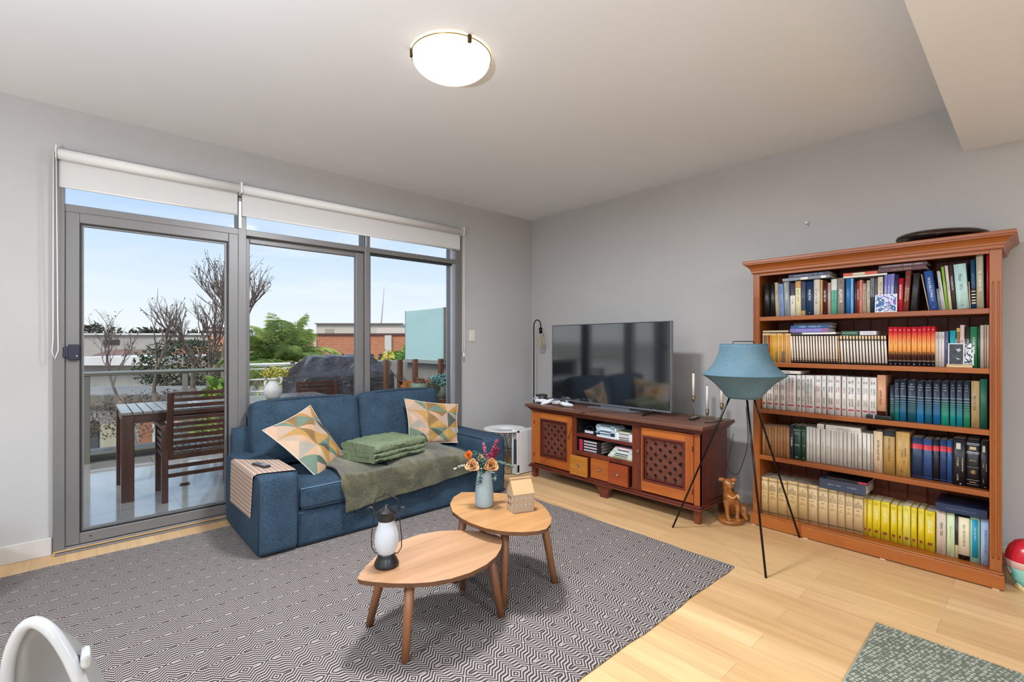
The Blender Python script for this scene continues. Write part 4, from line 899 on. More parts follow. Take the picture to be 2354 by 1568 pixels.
def shell(u,v):
    p=rimp(u); c_=Vector((-.777,.45,.90)); q=p.lerp(c_,v**1.1); q.z=p.z*0+q.z; return cp(q.x,q.y,q.z+.045*math.sin(pi*min(1,v*1.5)))
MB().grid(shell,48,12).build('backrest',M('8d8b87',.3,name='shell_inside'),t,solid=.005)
MB().box((-.19,-.40,.425),(.20,.02,.45),0,Matrix.Translation(cp(-.81,0,.83))@Matrix.Rotation(-math.atan2(.6714,.7410),4,'Z')).build('seat',whp,t,bevel=.02,seg=3)
for s,d in ((-.97,.80),(-.66,.80),(-.97,.47),(-.66,.47)): MB().tube([cp(s*1.0,.43,d),cp(s+(.03 if s>-.8 else -.03),.0095 if (cp(s,0,d).y>1.15) else 0,d)],[.016,.011],10).build('leg',whp,t)
MB().box((-.007,-.02,-.012),(.007,.02,.012),0,Matrix.Translation(cp(-.728,.725,.815))).build('arm_tab',whp,t,bevel=.006)
t=thing('armchair','pale armchair edge draped with a brown and white sheepskin at the picture border','armchair',(-1.05,3.1,.0))
am=M('cfc8c0',.85,nz=.05,nscale=20,name='cream_upholstery')
ac=cp(-2.87,0,2.0)
Ta=Matrix.Translation(ac)@Matrix.Rotation(-math.atan2(.6714,.7410),4,'Z')
rbox((-.32,-.25,.12),(.30,.35,.40),.05,Ta,puff=.01).build('seat_block',am,t,weld=True); rbox((-.32,.25,.12),(.30,.38,.40),.06,Ta,puff=.01).build('backrest',am,t,weld=True)
for x in (-.26,.24):
    for y in (-.2,.3): MB().tube([Ta@Vector((x,y,.0095 if True else 0)),Ta@Vector((x,y,.13))],.02,8).build('leg',legm,t)
def furm():
    m,nt,b=nmat('sheepskin'); v=coords(nt); n=noise(nt,v,5,3); n2=noise(nt,v,90,4,.8)
    c=ramp(nt,n,[(.42,lin('ded6cc')),(.5,lin('b89c86')),(.56,lin('7a4c34'))]); nt.links.new(mix(nt,math_(nt,'MULTIPLY',n2,.5),c,lin('efe9e2')),b.inputs['Base Color']); b.inputs['Roughness'].default_value=1; bump(nt,b,n2,1,.02); return m
random.seed(8)
def fur(u,v):
    y=-.28+.62*v; k=u*1.15; 
    if k<.45: x=-.05+k*.84; z=.415
    else: x=.33+.015*math.sin(9*v); z=.405-(k-.45)*.42
    return Ta@Vector((x+random.uniform(-.006,.006),y,z+random.uniform(-.005,.005)))
tag(MB().grid(fur,30,30).build('sheepskin',furm(),solid=.02,origin=ac+Vector((0,0,.4))),'brown and white sheepskin hanging over the pale seat at the far edge of the rug','throw')
# ================================================================ BOOKCASE
bw=WOOD('7c3a12','a65d20',2,.55,rough=.36,grain=.5,coat=.15,name='cherry_stain'); bwy=WOOD('7c3a12','a85e20',1,.55,rough=.36,grain=.5,coat=.15,name='cherry_stain_level'); bwd=WOOD('6a2b10','86401c',2,.7,rough=.5,name='cherry_shaded');  # back panel: same wood, colour darkened for the shade inside the case
BX,BB=3.50,3.875; YA,YB=.172,1.302
t=thing('bookcase','tall open orange brown wooden bookcase with five full shelves of books','bookcase',(3.68,.735,0))
MB().box((BX+.02,.140,.0),(BB,YA,1.76)).build('side_panel',bw,t); MB().box((BX+.02,YB,.0),(BB,1.330,1.76)).build('side_panel',bw,t)
for a,b in ((.126,YA),(YB,1.345)):
    c=(a+b)/2; w5=b-a
    m_=MB().box((BX,a,.085),(BX+.02,b,1.76)); o=m_.build('face_stile',bw,t,bevel=.002)
    for k in (-.011,.0095): MB().tube([(BX-.0005,c+k,.15),(BX-.0018,c+k,.17),(BX-.0018,c+k,1.56),(BX-.0005,c+k,1.58)],.0036,8).build('flute',bw,o)
MB().box((BX,YA,1.728),(BX+.02,YB,1.79)).box((BX+.02,YA,1.745),(BB,YB,1.76)).build('top_rail',bwy,t,bevel=.002)
bp=MB(); n_=12
for i in range(n_):
    a=YA+(YB-YA)*i/n_; b=YA+(YB-YA)*(i+1)/n_; bp.box((3.845,a+.002,.07),(3.855,b-.002,1.76)).box((3.841,a+.004,.07),(3.848,a+.010,1.76))
bp.box((3.853,YA,.05),(3.858,YB,1.76)); bp.build('back_panel',bwd,t,bevel=.0015)
for z in (1.445,1.131,.81,.488): MB().box((BX+.001,YA,z-.029),(3.85,YB,z)).build('shelf',bwy,t,bevel=.0025)
MB().box((BX-.005,YA-.02,.05),(3.85,YB+.02,.079)).build('bottom_shelf',bwy,t,bevel=.002)
MB().box((3.472,.118,.006),(BB,.138,.078)).box((3.472,1.334,.006),(BB,1.352,.078)).box((3.470,.116,.006),(3.492,1.354,.078)).box((3.478,.122,.078),(3.50,1.348,.086)).build('plinth',bwy,t,bevel=.003)
for y in (.135,.60,1.0,1.32): MB().box((3.475,y,0),(3.53,y+.025,.006)).build('floor_pad',M('d9c7ae',.6),t)
for y in (.2,1.25): MB().box((3.78,y,0),(3.83,y+.025,.006)).build('floor_pad',M('d9c7ae',.6),t)
cr=MB()
prof=[(.488,1.746),(.484,1.752),(.484,1.764),(.480,1.768),(.478,1.778),(.470,1.790),(.458,1.800),(.446,1.806),(.446,1.812),(.440,1.815),(.440,1.829),(.444,1.833)]
# crown: profile swept round the front and both ends
L=[]
for o_,z in prof:
    d=.5-o_  # projection beyond the case face
    L.append([(BX-d,1.336+d,z),(BX-d,.132-d,z),(BB,.132-d,z),(BB,1.336+d,z)])
cr.ring(L,0,False); cr.build('cornice',bwy,t)
# tray on top
t=thing('serving_tray','dark brown oval wooden tray lying upside on a black dish on top of the bookcase','tray',(3.66,.376,1.834))
MB().lathe([(0,.001),(.10,.001),(.15,.022),(.168,.030),(.160,.034),(0,.030)],(3.66,.376,1.834),48).build('black_dish',M('0b0b0c',.25,name='black_lacquer'),t)
T_=Matrix.Translation((3.66,.376,1.878))@Matrix.Rotation(R_(3),4,'X')
MB().lathe([(0,.022),(.12,.024),(.165,.018),(.198,.004),(.204,-.008),(.202,-.016),(.190,-.012),(.160,-.006),(0,-.008)],(0,0,0),56,sx=.86).xf(T_).build('wooden_tray',WOOD('160a06','382013',1,.6,rough=.28,name='dark_tray_wood'),t)
# ---------------------------------------------------------------- books
SHZ={1:1.445,2:1.131,3:.81,4:.488,5:.079}
SMAT={}
def hexmul(h,k): return ''.join('%02x'%max(0,min(255,int(int(h[i:i+2],16)*k))) for i in (0,2,4))
def spine_mat(col,st,h):
    key=(col,st.split(':')[0] if st[0] in 'tpbw' else st)
    if key in SMAT: return SMAT[key]
    m,nt,b=nmat('book_spine'); b.inputs['Roughness'].default_value=.45
    tc_=nt.nodes.new('ShaderNodeTexCoord'); sp=nt.nodes.new('ShaderNodeSeparateXYZ'); nt.links.new(tc_.outputs['UV'],sp.inputs[0]); u,v=sp.outputs[0],sp.outputs[1]
    c=lin(col); els=None; const=True
    if st[:2]=='2:' or st[:2]=='3:':
        _,h2,f=st.split(':'); f=float(f); c2=lin(h2)
        els=[(0,c2),(-f,c),(1,c)] if f<0 else ([(0,c2),(f,c),(1,c)] if st[0]=='3' else [(0,c),(f,c2),(1,c2)])
    elif st=='s1': k=lin('1b1210'); els=[(0,k),(.05,lin('a09080')),(.075,k),(.10,lin(hexmul(col,.95))),(.145,k),(.16,c),(.965,k),(1,k)]
    elif st=='s2': k=lin('1b1210'); els=[(0,k),(.03,lin('a09080')),(.045,k),(.07,c),(.815,k),(.83,lin('8a8078')),(.85,k),(.868,lin('e0bf92') if col!='b98a55' else lin('b98a55')),(.985,k),(1,k)]
    elif st=='o': const=False; els=[(0,lin('141722')),(.115,lin('161a26')),(.12,lin('8c7c70')),(.145,lin('8c7c70')),(.15,lin('3a1d15')),(.28,lin('5c2f20')),(.36,lin('d98a3e')),(.55,lin('e9a04a')),(.72,lin('dc6a34')),(.86,lin('c5222c')),(1,lin('b81626'))]
    elif st=='g': const=False; els=[(0,c),(.22,c),(.42,lin(hexmul(col,.62))),(.58,lin('17263a')),(1,lin('1c222e'))]
    elif st=='n': k=lin('c02536'); els=[(0,c),(.04,lin('7f8ea6')),(.05,c),(.58,lin('55657f')),(.585,c),(.72,k),(.755,lin('8a1c2c')),(.765,k),(.80,lin('8a1c2c')),(.81,k),(.84,c),(1,c)]
    elif st=='y': els=[(0,lin('87776a')),(.38,c),(1,c)]
    elif st=='m': els=[(0,c),(.93,lin('d6bd8e')),(1,c)]
    elif st=='r': k=lin('5a4122'); els=[(0,c),(.055,k),(.075,c),(.90,k),(.912,c),(.925,k),(.935,c),(1,c)]
    elif st=='v': els=[(0,lin(hexmul(col,.97))),(.5,c),(.93,c),(1,lin(hexmul(col,.9)))]
    elif st=='te': k=lin('b9b9bd'); els=[(0,c),(.03,c),(.06,k),(.07,c),(.15,k),(.16,c),(.42,k),(.425,c),(.70,k),(.71,c),(.73,k),(.74,c),(.88,k),(.89,c),(.91,k),(.92,c),(1,c)]
    elif st=='tm': k=lin('e2ddd0'); els=[(0,c),(.10,k),(.13,lin('111a22')),(.16,k),(.18,lin('111a22')),(.22,k),(.24,lin('111a22')),(.28,k),(.30,lin('111a22')),(.345,k),(.36,lin('111a22')),(.42,c),(1,c)]
    elif st=='2b': k=lin('191415'); els=[(0,k),(.10,c),(.93,k),(1,k)]
    elif st=='tt': k=lin('068aa6'); els=[(0,c),(.10,k),(.94,c),(1,c)]
    if els:
        r=ramp(nt,v,els,const); 
        if st=='o':
            n=noise(nt,coords(nt,scale=(1,90,40)),1,3); msk=ramp(nt,v,[(.15,(0,0,0,1)),(.2,(1,1,1,1)),(.3,(1,1,1,1)),(.38,(0,0,0,1))]); r=mix(nt,math_(nt,'MULTIPLY',msk,ramp(nt,n,[(.42,(0,0,0,1)),(.56,(1,1,1,1))])),r,lin('1c0d0a'))
        if st=='g':
            # ruled lines that crowd together towards the foot
            q=math_(nt,'FRACT',math_(nt,'MULTIPLY',math_(nt,'POWER',math_(nt,'SUBTRACT',1.02,v),-1.0) if False else math_(nt,'LOGARITHM',math_(nt,'ADD',v,-.12),1.16),1.0))
            ln_=math_(nt,'LESS_THAN',q,.20); msk=ramp(nt,v,[(0,(0,0,0,1)),(.2,(0,0,0,1)),(.24,(1,1,1,1)),(.60,(1,1,1,1)),(.64,(0,0,0,1)),(1,(0,0,0,1))]); r=mix(nt,math_(nt,'MULTIPLY',ln_,math_(nt,'MULTIPLY',msk,.7)),r,lin('8fb0ba'))
        if st in('s1','s2'):
            e1=math_(nt,'GREATER_THAN',math_(nt,'ABSOLUTE',math_(nt,'SUBTRACT',u,.5)),.34); r=mix(nt,e1,r,lin('1b1210'))
        if st=='tt':
            e1=math_(nt,'GREATER_THAN',math_(nt,'ABSOLUTE',math_(nt,'SUBTRACT',u,.5)),.32); r=mix(nt,e1,r,c)
        nt.links.new(r,b.inputs['Base Color'])
    else:
        n=noise(nt,coords(nt,scale=(1,60,8)),1,4); nt.links.new(ramp(nt,n,[(.3,lin(hexmul(col,.90))),(.7,lin(hexmul(col,1.08)))]),b.inputs['Base Color'])
    SMAT[key]=m; return m
pg=M('cfc3ae',.85,nz=.08,nscale=150,name='paper_edges'); pgd=M('8f8272',.9,nz=.08,nscale=150,name='old_paper')
random.seed(21)
def gib(n): return ''.join(random.choice('HUNMEIRTLAOKVS') for _ in range(n))
def words_(n):
    s='';
    while len(s)<n: s+=gib(random.randint(2,7))+' '
    return s[:n]
white=lambda: M('e4e2dc',.5,name='print_white'); ink=lambda: M('2a2624',.6,name='print_black')
def book_mesh(w,h,d,col,st,group,curve):
    mb=MB(); n=5; bt=.0016 if h>.21 else .0008
    # spine: shallow arc, then the two boards
    pts=[]
    for i in range(n+1):
        y=-w/2+w*i/n; pts.append((-curve*(1-(2*i/n-1)**2),y))
    out=pts+[(bt*1.2,w/2),(bt*1.2,-w/2)]
    vs=[(x,y,0) for x,y in out]+[(x,y,h) for x,y in out]; m=len(out)
    mb.add(vs,[tuple(range(m))[::-1],tuple(range(m,2*m))]+[(i,m+i,m+(i+1)%m,(i+1)%m)[::-1] for i in range(m)],0,False)
    for i,f in enumerate(mb.f):
        if 2<=i<2+n: mb.sm[i]=True
    mb.box((bt,-w/2,0),(d,-w/2+bt,h),1).box((bt,w/2-bt,0),(d,w/2,h),1)
    o=mb.build('book',[spine_mat(col,st,h),M(col if st not in('o','s1','s2','g') else {'o':'a8302a','s1':'1f1613','s2':'1f1613','g':'17212f'}[st],.45)],origin=(0,0,0))
    uv=o.data.uv_layers.new(name='UVMap')
    for l in o.data.loops: p=o.data.vertices[l.vertex_index].co; uv.data[l.index].uv=(p.y/w+.5,p.z/h)
    return o
def letter(o,w,h,st,col,cv):
    x=-cv-.0006
    def down(body,zc,size,mat,yo=0,sq=1): return text('spine_lettering',body,size,mat,o,Matrix.Translation((x,yo,zc))@FONT_T,squash=sq)
    def lev(body,zc,size,mat,yo=0,sq=1): return text('spine_lettering',body,size,mat,o,Matrix.Translation((x,yo,zc))@FONT_H,squash=sq)
    def patch(y0,y1,z0,z1,mat,nm='spine_label'):
        mb=MB().box((x-.0002,y0,z0),(x+.0006+cv*.5,y1,z1)); me=mb.build(nm,mat); me.parent=o; return me
    k=st[1:] if st[0]=='t' else ''
    if st[0]=='t' or st[:2] in('2:','3:','2b'):
        mt={'':M(hexmul(col,.45),.5),'w':white(),'d':ink(),'c':M('d9cfa8',.5),'W':white(),'s':M('d9c0a8',.5),'n':ink(),'H':M('2f4a4a',.5),'m':M('4fa3bf',.5),'k':M('3a2810',.5),'G':M('b9c9a8',.5),'gn':M('6a7a4a',.5),'B':M('3a5f9a',.5),'t':M('cfe9ee',.5),'q':M('c9b08a',.4),'e':M('b9965a',.4)}.get(k if st[0]=='t' else '',ink())
        s=min(w*.62,.016)
        if k=='c': down('NATY',h*.86,w*.5,mt,w*.12); down('UTOLA',h*.62,w*.62,mt)
        elif k=='W': down('ALMOR',h*.50,w*.72,mt,0,1.05); down('AKO',h*.88,w*.30,M('3a2a22',.5))
        elif k=='H': down('Haqe 181a',h*.60,w*.42,mt,w*.02,1.0); lev('ILLI',h*.09,w*.16,mt)
        elif k=='q': patch(-w*.12,w*.22,h*.77,h*.90,M('b9b9a8',.5)); down('OUILIERI',h*.50,w*.24,mt,w*.12); down('LORNI',h*.17,w*.22,M('a9a090',.5),w*.12); down('INONNI SENSONI CINO',h*.45,w*.13,white(),-w*.25); lev('o',h*.045,w*.3,white(),-w*.1)
        elif k=='e': patch(-w*.25,w*.25,h*.79,h*.85,M('b9a47a',.4)); lev('IIOL',h*.56,w*.28,mt); lev('@',h*.33,w*.5,mt); lev('IILNIILI',h*.11,w*.18,mt)
        elif k=='k': down('romands',h*.55,w*.22,mt,-w*.22); down('Loures',h*.52,w*.26,mt,0); lev('II',h*.33,w*.22,mt,-w*.1); lev('L.',h*.13,w*.4,mt,0)
        elif k=='G': lev('NOTU',h*.86,w*.34,mt); [lev(gib(8),h*(.80-.035*i),w*.17,mt) for i in range(3)]; lev('OML',h*.42,w*.36,mt); lev('EIO',h*.06,w*.28,mt)
        elif k=='n': down(words_(7),h*.85,w*.4,mt); lev('IIII',h*.12,w*.2,mt)
        elif k=='m': down('Parlosi',h*.68,w*.5,mt)
        elif k=='s': down(words_(18),h*.42,w*.35,mt,w*.2); down(words_(16),h*.42,w*.35,mt,-w*.2); lev('IIII',h*.84,w*.25,mt)
        elif k=='t': down(words_(18),h*.62,w*.2,mt)
        elif k=='B': down('EI IIIIIA JAMONI EL JIIMI',h*.50,w*.40,mt,-w*.1); lev('oo',h*.07,w*.3,mt)
        elif k=='gn': down('Llamamentos al arte',h*.55,w*.28,mt)
        elif w>.012: down(words_(random.choice((9,12,15))),h*random.uniform(.48,.6),s,mt,random.choice((0,0,w*.1)),.95); (lev('oo',h*.07,min(w*.3,.008),mt) if w>.02 else None)
    elif st[0]=='w':
        cc={'r':'8c3d3a','o':'a9582c','p':'b45f76','g':'4f7a78','G':'7f8f88','t':'3f8288','k':'3a3a3c','y':'a98a68'}[st[1]]; m1=M(cc,.5); two=w>.034
        n=1 if w<.026 else 2
        sz=min(.0125,w*.42)
        for j in range(n):
            yo=(0 if n==1 else (w*.17 if j==0 else -w*.17)); lw=w*.30 if n==2 else w*.5
            down(gib(3),h*.86,lw*1.05,ink(),yo,.8)
            down(gib(9),h*.645,lw*1.0,m1,yo,.62+.2*(w>.05)); down(gib(8),h*.34,lw*1.0,M(hexmul(cc,.6),.5) if st[1]!='p' else m1,yo,.72)
        patch(-w*.32,w*.32,h*.135,h*.175,M('a33a3f',.5))
    elif st=='g' and w>.02: [lev(a,h*z,w*s,M('b9c0c6',.5)) for a,z,s in ((gib(2),.90,.28),(gib(4),.845,.26),(gib(3),.78,.30))]
    elif st=='r':
        for i in range(7): lev(gib([3,3,6,8,9,8,9][i]),h*(.83-.028*i),w*.13,M('4a3820',.6),0,1.15 if i>2 else 1)
        lev('IVII',h*.585,w*.24,M('3a2a18',.6)); lev(gib(4),h*.50,w*.12,M('4a3820',.6)); lev(gib(8),h*.46,w*.12,M('4a3820',.6))
    elif st=='l':
        lt=M('ece8b8',.5) if w>.02 else M('f0e470',.5)
        patch(-w*.22,w*.22,h*.14,h*.205,M('7a2a18',.5)); down(words_(10),h*.62,w*.34,lt,w*.12 if w>.03 else 0)
        if w>.03: down(words_(10),h*.62,w*.30,lt,-w*.14)
        lev(gib(6),h*.93,w*.15,M('8a7a10',.6)); lev(gib(6),h*.89,w*.15,M('8a7a10',.6))
    elif st=='o': lev('W',h*.92,w*.5,M('e9c9b9',.5)); down(gib(8),h*.62,w*.42,M('b8552c',.5),0,1.0); lev('o',h*.05,w*.6,white()); down('M',h*.33,w*.55,ink(),0,2.0)
    elif st=='v' and random.random()<.75: down(words_(11),h*random.uniform(.35,.5),w*.36,M(hexmul(col,.72),.6))
def place_book(y,w,h,x,z,d,col,st,lean,label,group):
    cv=.0015 if st[0] in 'tsomvyp' and w<.03 else min(.005,w*.10)
    o=book_mesh(w-.0008,h,d,col,st,group,cv); a=R_(lean)
    o.location=(x,y-w/2,z+.0004+abs(math.sin(a))*w/2); 
    if lean:
        o.location.y=y-w/2; o.rotation_euler.x=a
    p=MB().box((.002,-w/2+.002,.003),(d-.004,w/2-.002,h-.003)).build('pages',pg if st not in('r','b') else pgd); p.parent=o
    letter(o,w-.0008,h,st,col,cv)
    tag(o,label,'book',group); return o
# rows of books per shelf: near edge y, thickness, height, depth of the spine (mm), colour, binding, lean
BK={
 1:[(1283, 38.0, 226, 25, '14100f', 'b', 0),(1243, 35.0, 225, 25, '0f0e10', 'b', 0),(1205, 22.0, 231, 25, 'b9a78a', 't', -2.7),(1182, 31.0, 218, 25, '7f95bf', 't', -2.8),
    (1149, 33.0, 230, 25, '8f979a', 'tc', -2.6),(1116, 31.0, 217, 25, 'ded6ca', '2:3a3a52:.62', -0.7),(1083, 32.0, 227, 25, 'd9d5a8', '2:c9985e:.8', -0.8),(1051, 26.0, 222, 25, '474c5e', '3:c9b072:.14', 0),
    (1023, 44.0, 219, 25, '173357', 'tw', 0),(978, 35.0, 228, 25, 'd4cab9', 'td', 0),(941, 13.0, 222, 25, 'cf9f6a', 't', 0),(927, 25.0, 216, 25, '451712', 'tw', 0),
    (901, 18.0, 201, 25, 'b99a8b', 'p', 0),(882, 32.0, 221, 25, '5aa890', '2:cdd0c4:.68', 0),(848, 35.0, 225, 25, '8d857c', 'tW', 0),(803, 23.0, 216, 25, '1f6aa5', 'p', 0),
    (779, 14.0, 216, 25, '86b2e4', 't', 0),(764, 5.0, 213, 25, '2a2f55', 'p', 0),(758, 11.0, 186, 25, '3a3a44', 't', 0),(747, 13.0, 197, 25, '9c3230', 'tw', 0),
    (734, 14.0, 202, 25, 'd98f78', 't', 0),(719, 19.0, 179, 25, 'b7a08a', 't', 0),(698, 17.0, 196, 25, 'c4b49c', 'td', 0),(680, 20.0, 208, 25, '1d3347', '2:6f7a84:.45', 0),
    (659, 14.0, 205, 25, '6d5750', 't', 0),(644, 25.0, 211, 25, 'd8cfba', 't', 0),(617, 16.0, 220, 25, '7f80c0', 'tw', 1.3),(601, 14.0, 222, 25, '7f80c0', 'tw', 1.5),
    (587, 17.0, 223, 25, '8687c6', 'tw', 1.4),(570, 19.0, 217, 25, '28264a', 't', 1.5),(550, 22.0, 193, 25, 'b01224', 'tw', 1.5),(527, 25.0, 232, 25, '7c3a30', 'ts', 3.1),
    (495, 27.0, 215, 25, '2e2b2e', 't', 4.4),(415, 5.0, 208, 25, 'cdb894', 'p', -9.0),(409, 35.0, 221, 25, '2f5596', 'tw', -6.9),(373, 13.0, 119, 25, '6d7a7a', 'p', -4.6),
    (360, 13.0, 217, 25, 'bdb8bf', 'td', -5.4),(347, 5.0, 212, 25, 'dcdcd6', 'p', -6.6),(342, 12.0, 239, 25, '86ad45', 't', -5.0),(329, 13.0, 243, 25, 'cdbfb6', '2:c9c99a:-.3', -4.4),
    (315, 17.0, 244, 25, '382c2b', 'tw', -4.1),(297, 49.0, 244, 25, 'b5d3cd', 'tH', -3.6),(247, 5.0, 146, 25, 'c9a98a', 'p', -2.5),(240, 18.0, 261, 25, '10405e', 'tm', -1.3),
    (221, 28.0, 294, 25, 'a9a288', 'tw', -0.6),(184, 10.0, 294, 25, 'a5141f', 'p', 0)],
 2:[(1294, 12.0, 200, 30, '9a7a55', 'm', 0),(1281, 12.0, 200, 30, '6d5540', 'm', 0),(1269, 12.0, 200, 30, '94703f', 'm', 0),(1257, 12.0, 200, 30, '8c3a12', 'm', 0),
    (1244, 11.0, 199, 30, 'cf8a12', 'm', 0),(1232, 12.0, 199, 30, 'c89524', 'm', 0),(1220, 12.0, 199, 30, 'cfa03a', 'm', 0),(1208, 12.0, 199, 30, 'c3903e', 'y', 0),
    (1196, 12.0, 199, 30, 'd4a24c', 'm', 0),(1184, 12.0, 198, 30, 'c8923e', 'm', 0),(1172, 11.0, 198, 30, 'd7a353', 'y', 0),(1160, 11.0, 198, 30, 'c58c40', 'y', 0),
    (1148, 11.0, 198, 30, 'dba25a', 'm', 0),(1137, 11.0, 198, 30, 'd09a58', 'm', 0),(1125, 11.0, 197, 30, 'dca765', 'm', 0),(1112, 17.0, 185, 30, 'dccbb8', 's1', -2.6),
    (1095, 16.0, 185, 30, 'dccbb8', 's1', -2.8),(1079, 17.0, 185, 30, 'dccbb8', 's1', -2.6),(1062, 16.0, 185, 30, 'dccbb8', 's1', -2.5),(1046, 16.0, 185, 30, 'dccbb8', 's1', -2.5),
    (1030, 17.0, 184, 30, 'dccbb8', 's1', -2.3),(1013, 16.0, 184, 30, 'dccbb8', 's1', -2.5),(997, 15.0, 184, 30, 'dccbb8', 's1', -2.3),(982, 16.0, 184, 30, 'dccbb8', 's1', -2.2),
    (966, 16.0, 184, 30, 'dccbb8', 's1', -2.2),(950, 15.0, 183, 30, 'dccbb8', 's1', -2.0),(935, 16.0, 183, 30, 'dccbb8', 's1', -2.2),(919, 15.0, 183, 30, 'dccbb8', 's1', -2.0),
    (904, 15.0, 183, 30, 'dccbb8', 's1', -2.0),(889, 15.0, 183, 30, 'dccbb8', 's1', -1.7),(874, 15.0, 182, 30, 'dccbb8', 's1', -1.7),(859, 15.0, 182, 30, 'dccbb8', 's1', -1.7),
    (844, 13.0, 180, 30, 'b98a55', 's2', -2.5),(831, 17.0, 180, 30, 'd9cec0', 's2', -2.7),(814, 16.0, 180, 30, 'd9cec0', 's2', -2.5),(798, 17.0, 180, 30, 'd9cec0', 's2', -2.7),
    (781, 16.0, 179, 30, 'd9cec0', 's2', -2.6),(765, 16.0, 179, 30, 'd9cec0', 's2', -2.6),(749, 16.0, 179, 30, 'd9cec0', 's2', -2.6),(733, 15.0, 179, 30, 'd9cec0', 's2', -2.4),
    (718, 16.0, 178, 30, 'd9cec0', 's2', -2.6),(702, 16.0, 178, 30, 'd9cec0', 's2', -2.6),(686, 15.0, 178, 30, 'd9cec0', 's2', -2.4),(671, 15.0, 178, 30, 'd9cec0', 's2', -2.4),
    (656, 15.0, 178, 30, 'd9cec0', 's2', -2.4),(641, 15.0, 178, 30, 'd9cec0', 's2', -2.4),(626, 15.0, 177, 30, 'd9cec0', 's2', -2.1),(611, 15.0, 177, 30, 'd9cec0', 's2', -2.4),
    (595, 22.0, 226, 30, 'e06a30', 'o', 0),(573, 22.0, 226, 30, 'e06a30', 'o', 0),(550, 19.0, 225, 30, 'e06a30', 'o', 0),(530, 18.0, 225, 30, 'e06a30', 'o', 0),
    (511, 19.0, 224, 30, 'e06a30', 'o', 0),(490, 26.0, 224, 30, 'e06a30', 'o', 0),(463, 19.0, 223, 30, 'e06a30', 'o', 0),(443, 19.0, 226, 30, 'e06a30', 'o', 0),
    (423, 17.0, 226, 30, 'e06a30', 'o', 0),(405, 18.0, 225, 30, 'e06a30', 'o', 0),(387, 16.0, 194, 30, 'bfb3a6', 'tn', 0),(371, 10.0, 194, 30, 'd5cbca', 'tn', 0),
    (361, 13.0, 194, 30, 'd2c8c8', 'tn', 0),(347, 16.0, 197, 30, '5c6180', 't', 0),(327, 25.0, 200, 30, '1796a0', 'tw', 0),(300, 14.0, 213, 30, '7c5f45', '2:c99a5c:.9', 0),
    (286, 18.0, 229, 30, 'cdb4a8', 't', 0),(266, 20.0, 220, 30, '221c1d', 'tw', 0),(246, 27.0, 219, 30, '1d7048', 'tw', 0),(218, 10.0, 218, 30, '15402c', 't', 0),
    (208, 15.0, 226, 30, 'b9ac9c', 'tc', 0),(192, 8.0, 228, 30, 'bca694', 't', 0),(183, 9.0, 226, 30, 'dcc0b4', 't', 0)],
 3:[(1300, 27.0, 234, 35, 'd9d3cc', 'wr', 0),(1269, 43.0, 235, 35, 'd9d3cc', 'wo', 0),(1223, 36.0, 236, 35, 'd9d3cc', 'wr', 0),(1183, 34.0, 238, 35, 'd9d3cc', 'wr', 0),
    (1145, 59.0, 239, 35, 'd9d3cc', 'wp', 0),(1082, 27.0, 241, 35, 'd9d3cc', 'wg', 0),(1052, 20.0, 241, 35, 'd9d3cc', 'wG', 0),(1030, 52.0, 242, 35, 'd9d3cc', 'wt', 0),
    (975, 36.0, 244, 35, 'd9d3cc', 'wp', 0),(936, 24.0, 245, 35, 'd9d3cc', 'wk', 0),(907, 39.0, 246, 35, 'd9d3cc', 'wk', 0),(865, 32.0, 247, 35, 'd9d3cc', 'wp', 0),
    (827, 23.0, 244, 35, 'dcd6ce', 'wr', 0),(801, 44.0, 244, 35, 'dcd6ce', 'wk', 0),(754, 25.0, 244, 35, 'dcd6ce', 'wk', 0),(724, 35.0, 245, 35, 'dcd6ce', 'wy', 0),
    (687, 36.0, 245, 35, 'dcd6ce', 'wt', 0),(649, 43.0, 262, 35, 'c48f6c', '2:4a1a12:-.18', 0),(588, 19.0, 205, 35, '1c5a48', 'g', 0),(568, 23.0, 238, 35, '0d6f78', 'g', 0),
    (543, 30.0, 241, 35, '0e6790', 'g', 0),(508, 39.0, 240, 35, '0a5468', 'g', 0),(467, 31.0, 238, 35, '0c78b4', 'g', 0),(432, 31.0, 240, 35, '0a6684', 'g', 0),
    (397, 31.0, 242, 35, '0668a4', 'g', 0),(363, 32.0, 244, 35, '0e9a7c', 'g', 0),(327, 23.0, 246, 35, '0c9494', 'g', 0),(301, 25.0, 247, 35, '068a98', 'g', 0),
    (273, 26.0, 249, 35, '1e8a66', 'g', 0),(243, 33.0, 250, 35, 'a98f62', 'td', 0),(209, 29.0, 262, 35, '175c48', 'p', 0)],
 4:[(1296, 19.0, 203, 30, 'a37347', 'v', 0),(1276, 18.0, 203, 30, '96683f', 'v', 0),(1257, 18.0, 203, 30, 'a37347', 'v', 0),(1238, 18.0, 204, 30, '96683f', 'v', 0),
    (1219, 18.0, 204, 30, 'a37347', 'v', 0),(1200, 18.0, 204, 30, '96683f', 'v', 0),(1182, 18.0, 205, 30, 'a37347', 'v', 0),(1163, 17.0, 205, 30, '96683f', 'v', 0),
    (1145, 18.0, 205, 30, 'a37347', 'v', 0),(1127, 22.0, 224, 50, '2b2e3e', 'tw', 0),(1103, 43.0, 225, 50, '1f3d33', 'tG', 0),(1058, 27.0, 227, 50, '24422c', 'tG', 0),
    (1030, 16.0, 224, 55, 'd3cfc4', 'v', 0),(1013, 18.0, 224, 55, 'cfc5b8', 'v', 0),(994, 18.0, 223, 55, 'cfc5b8', 'v', 0),(974, 22.0, 222, 55, 'd3cfc4', 'v', 0),
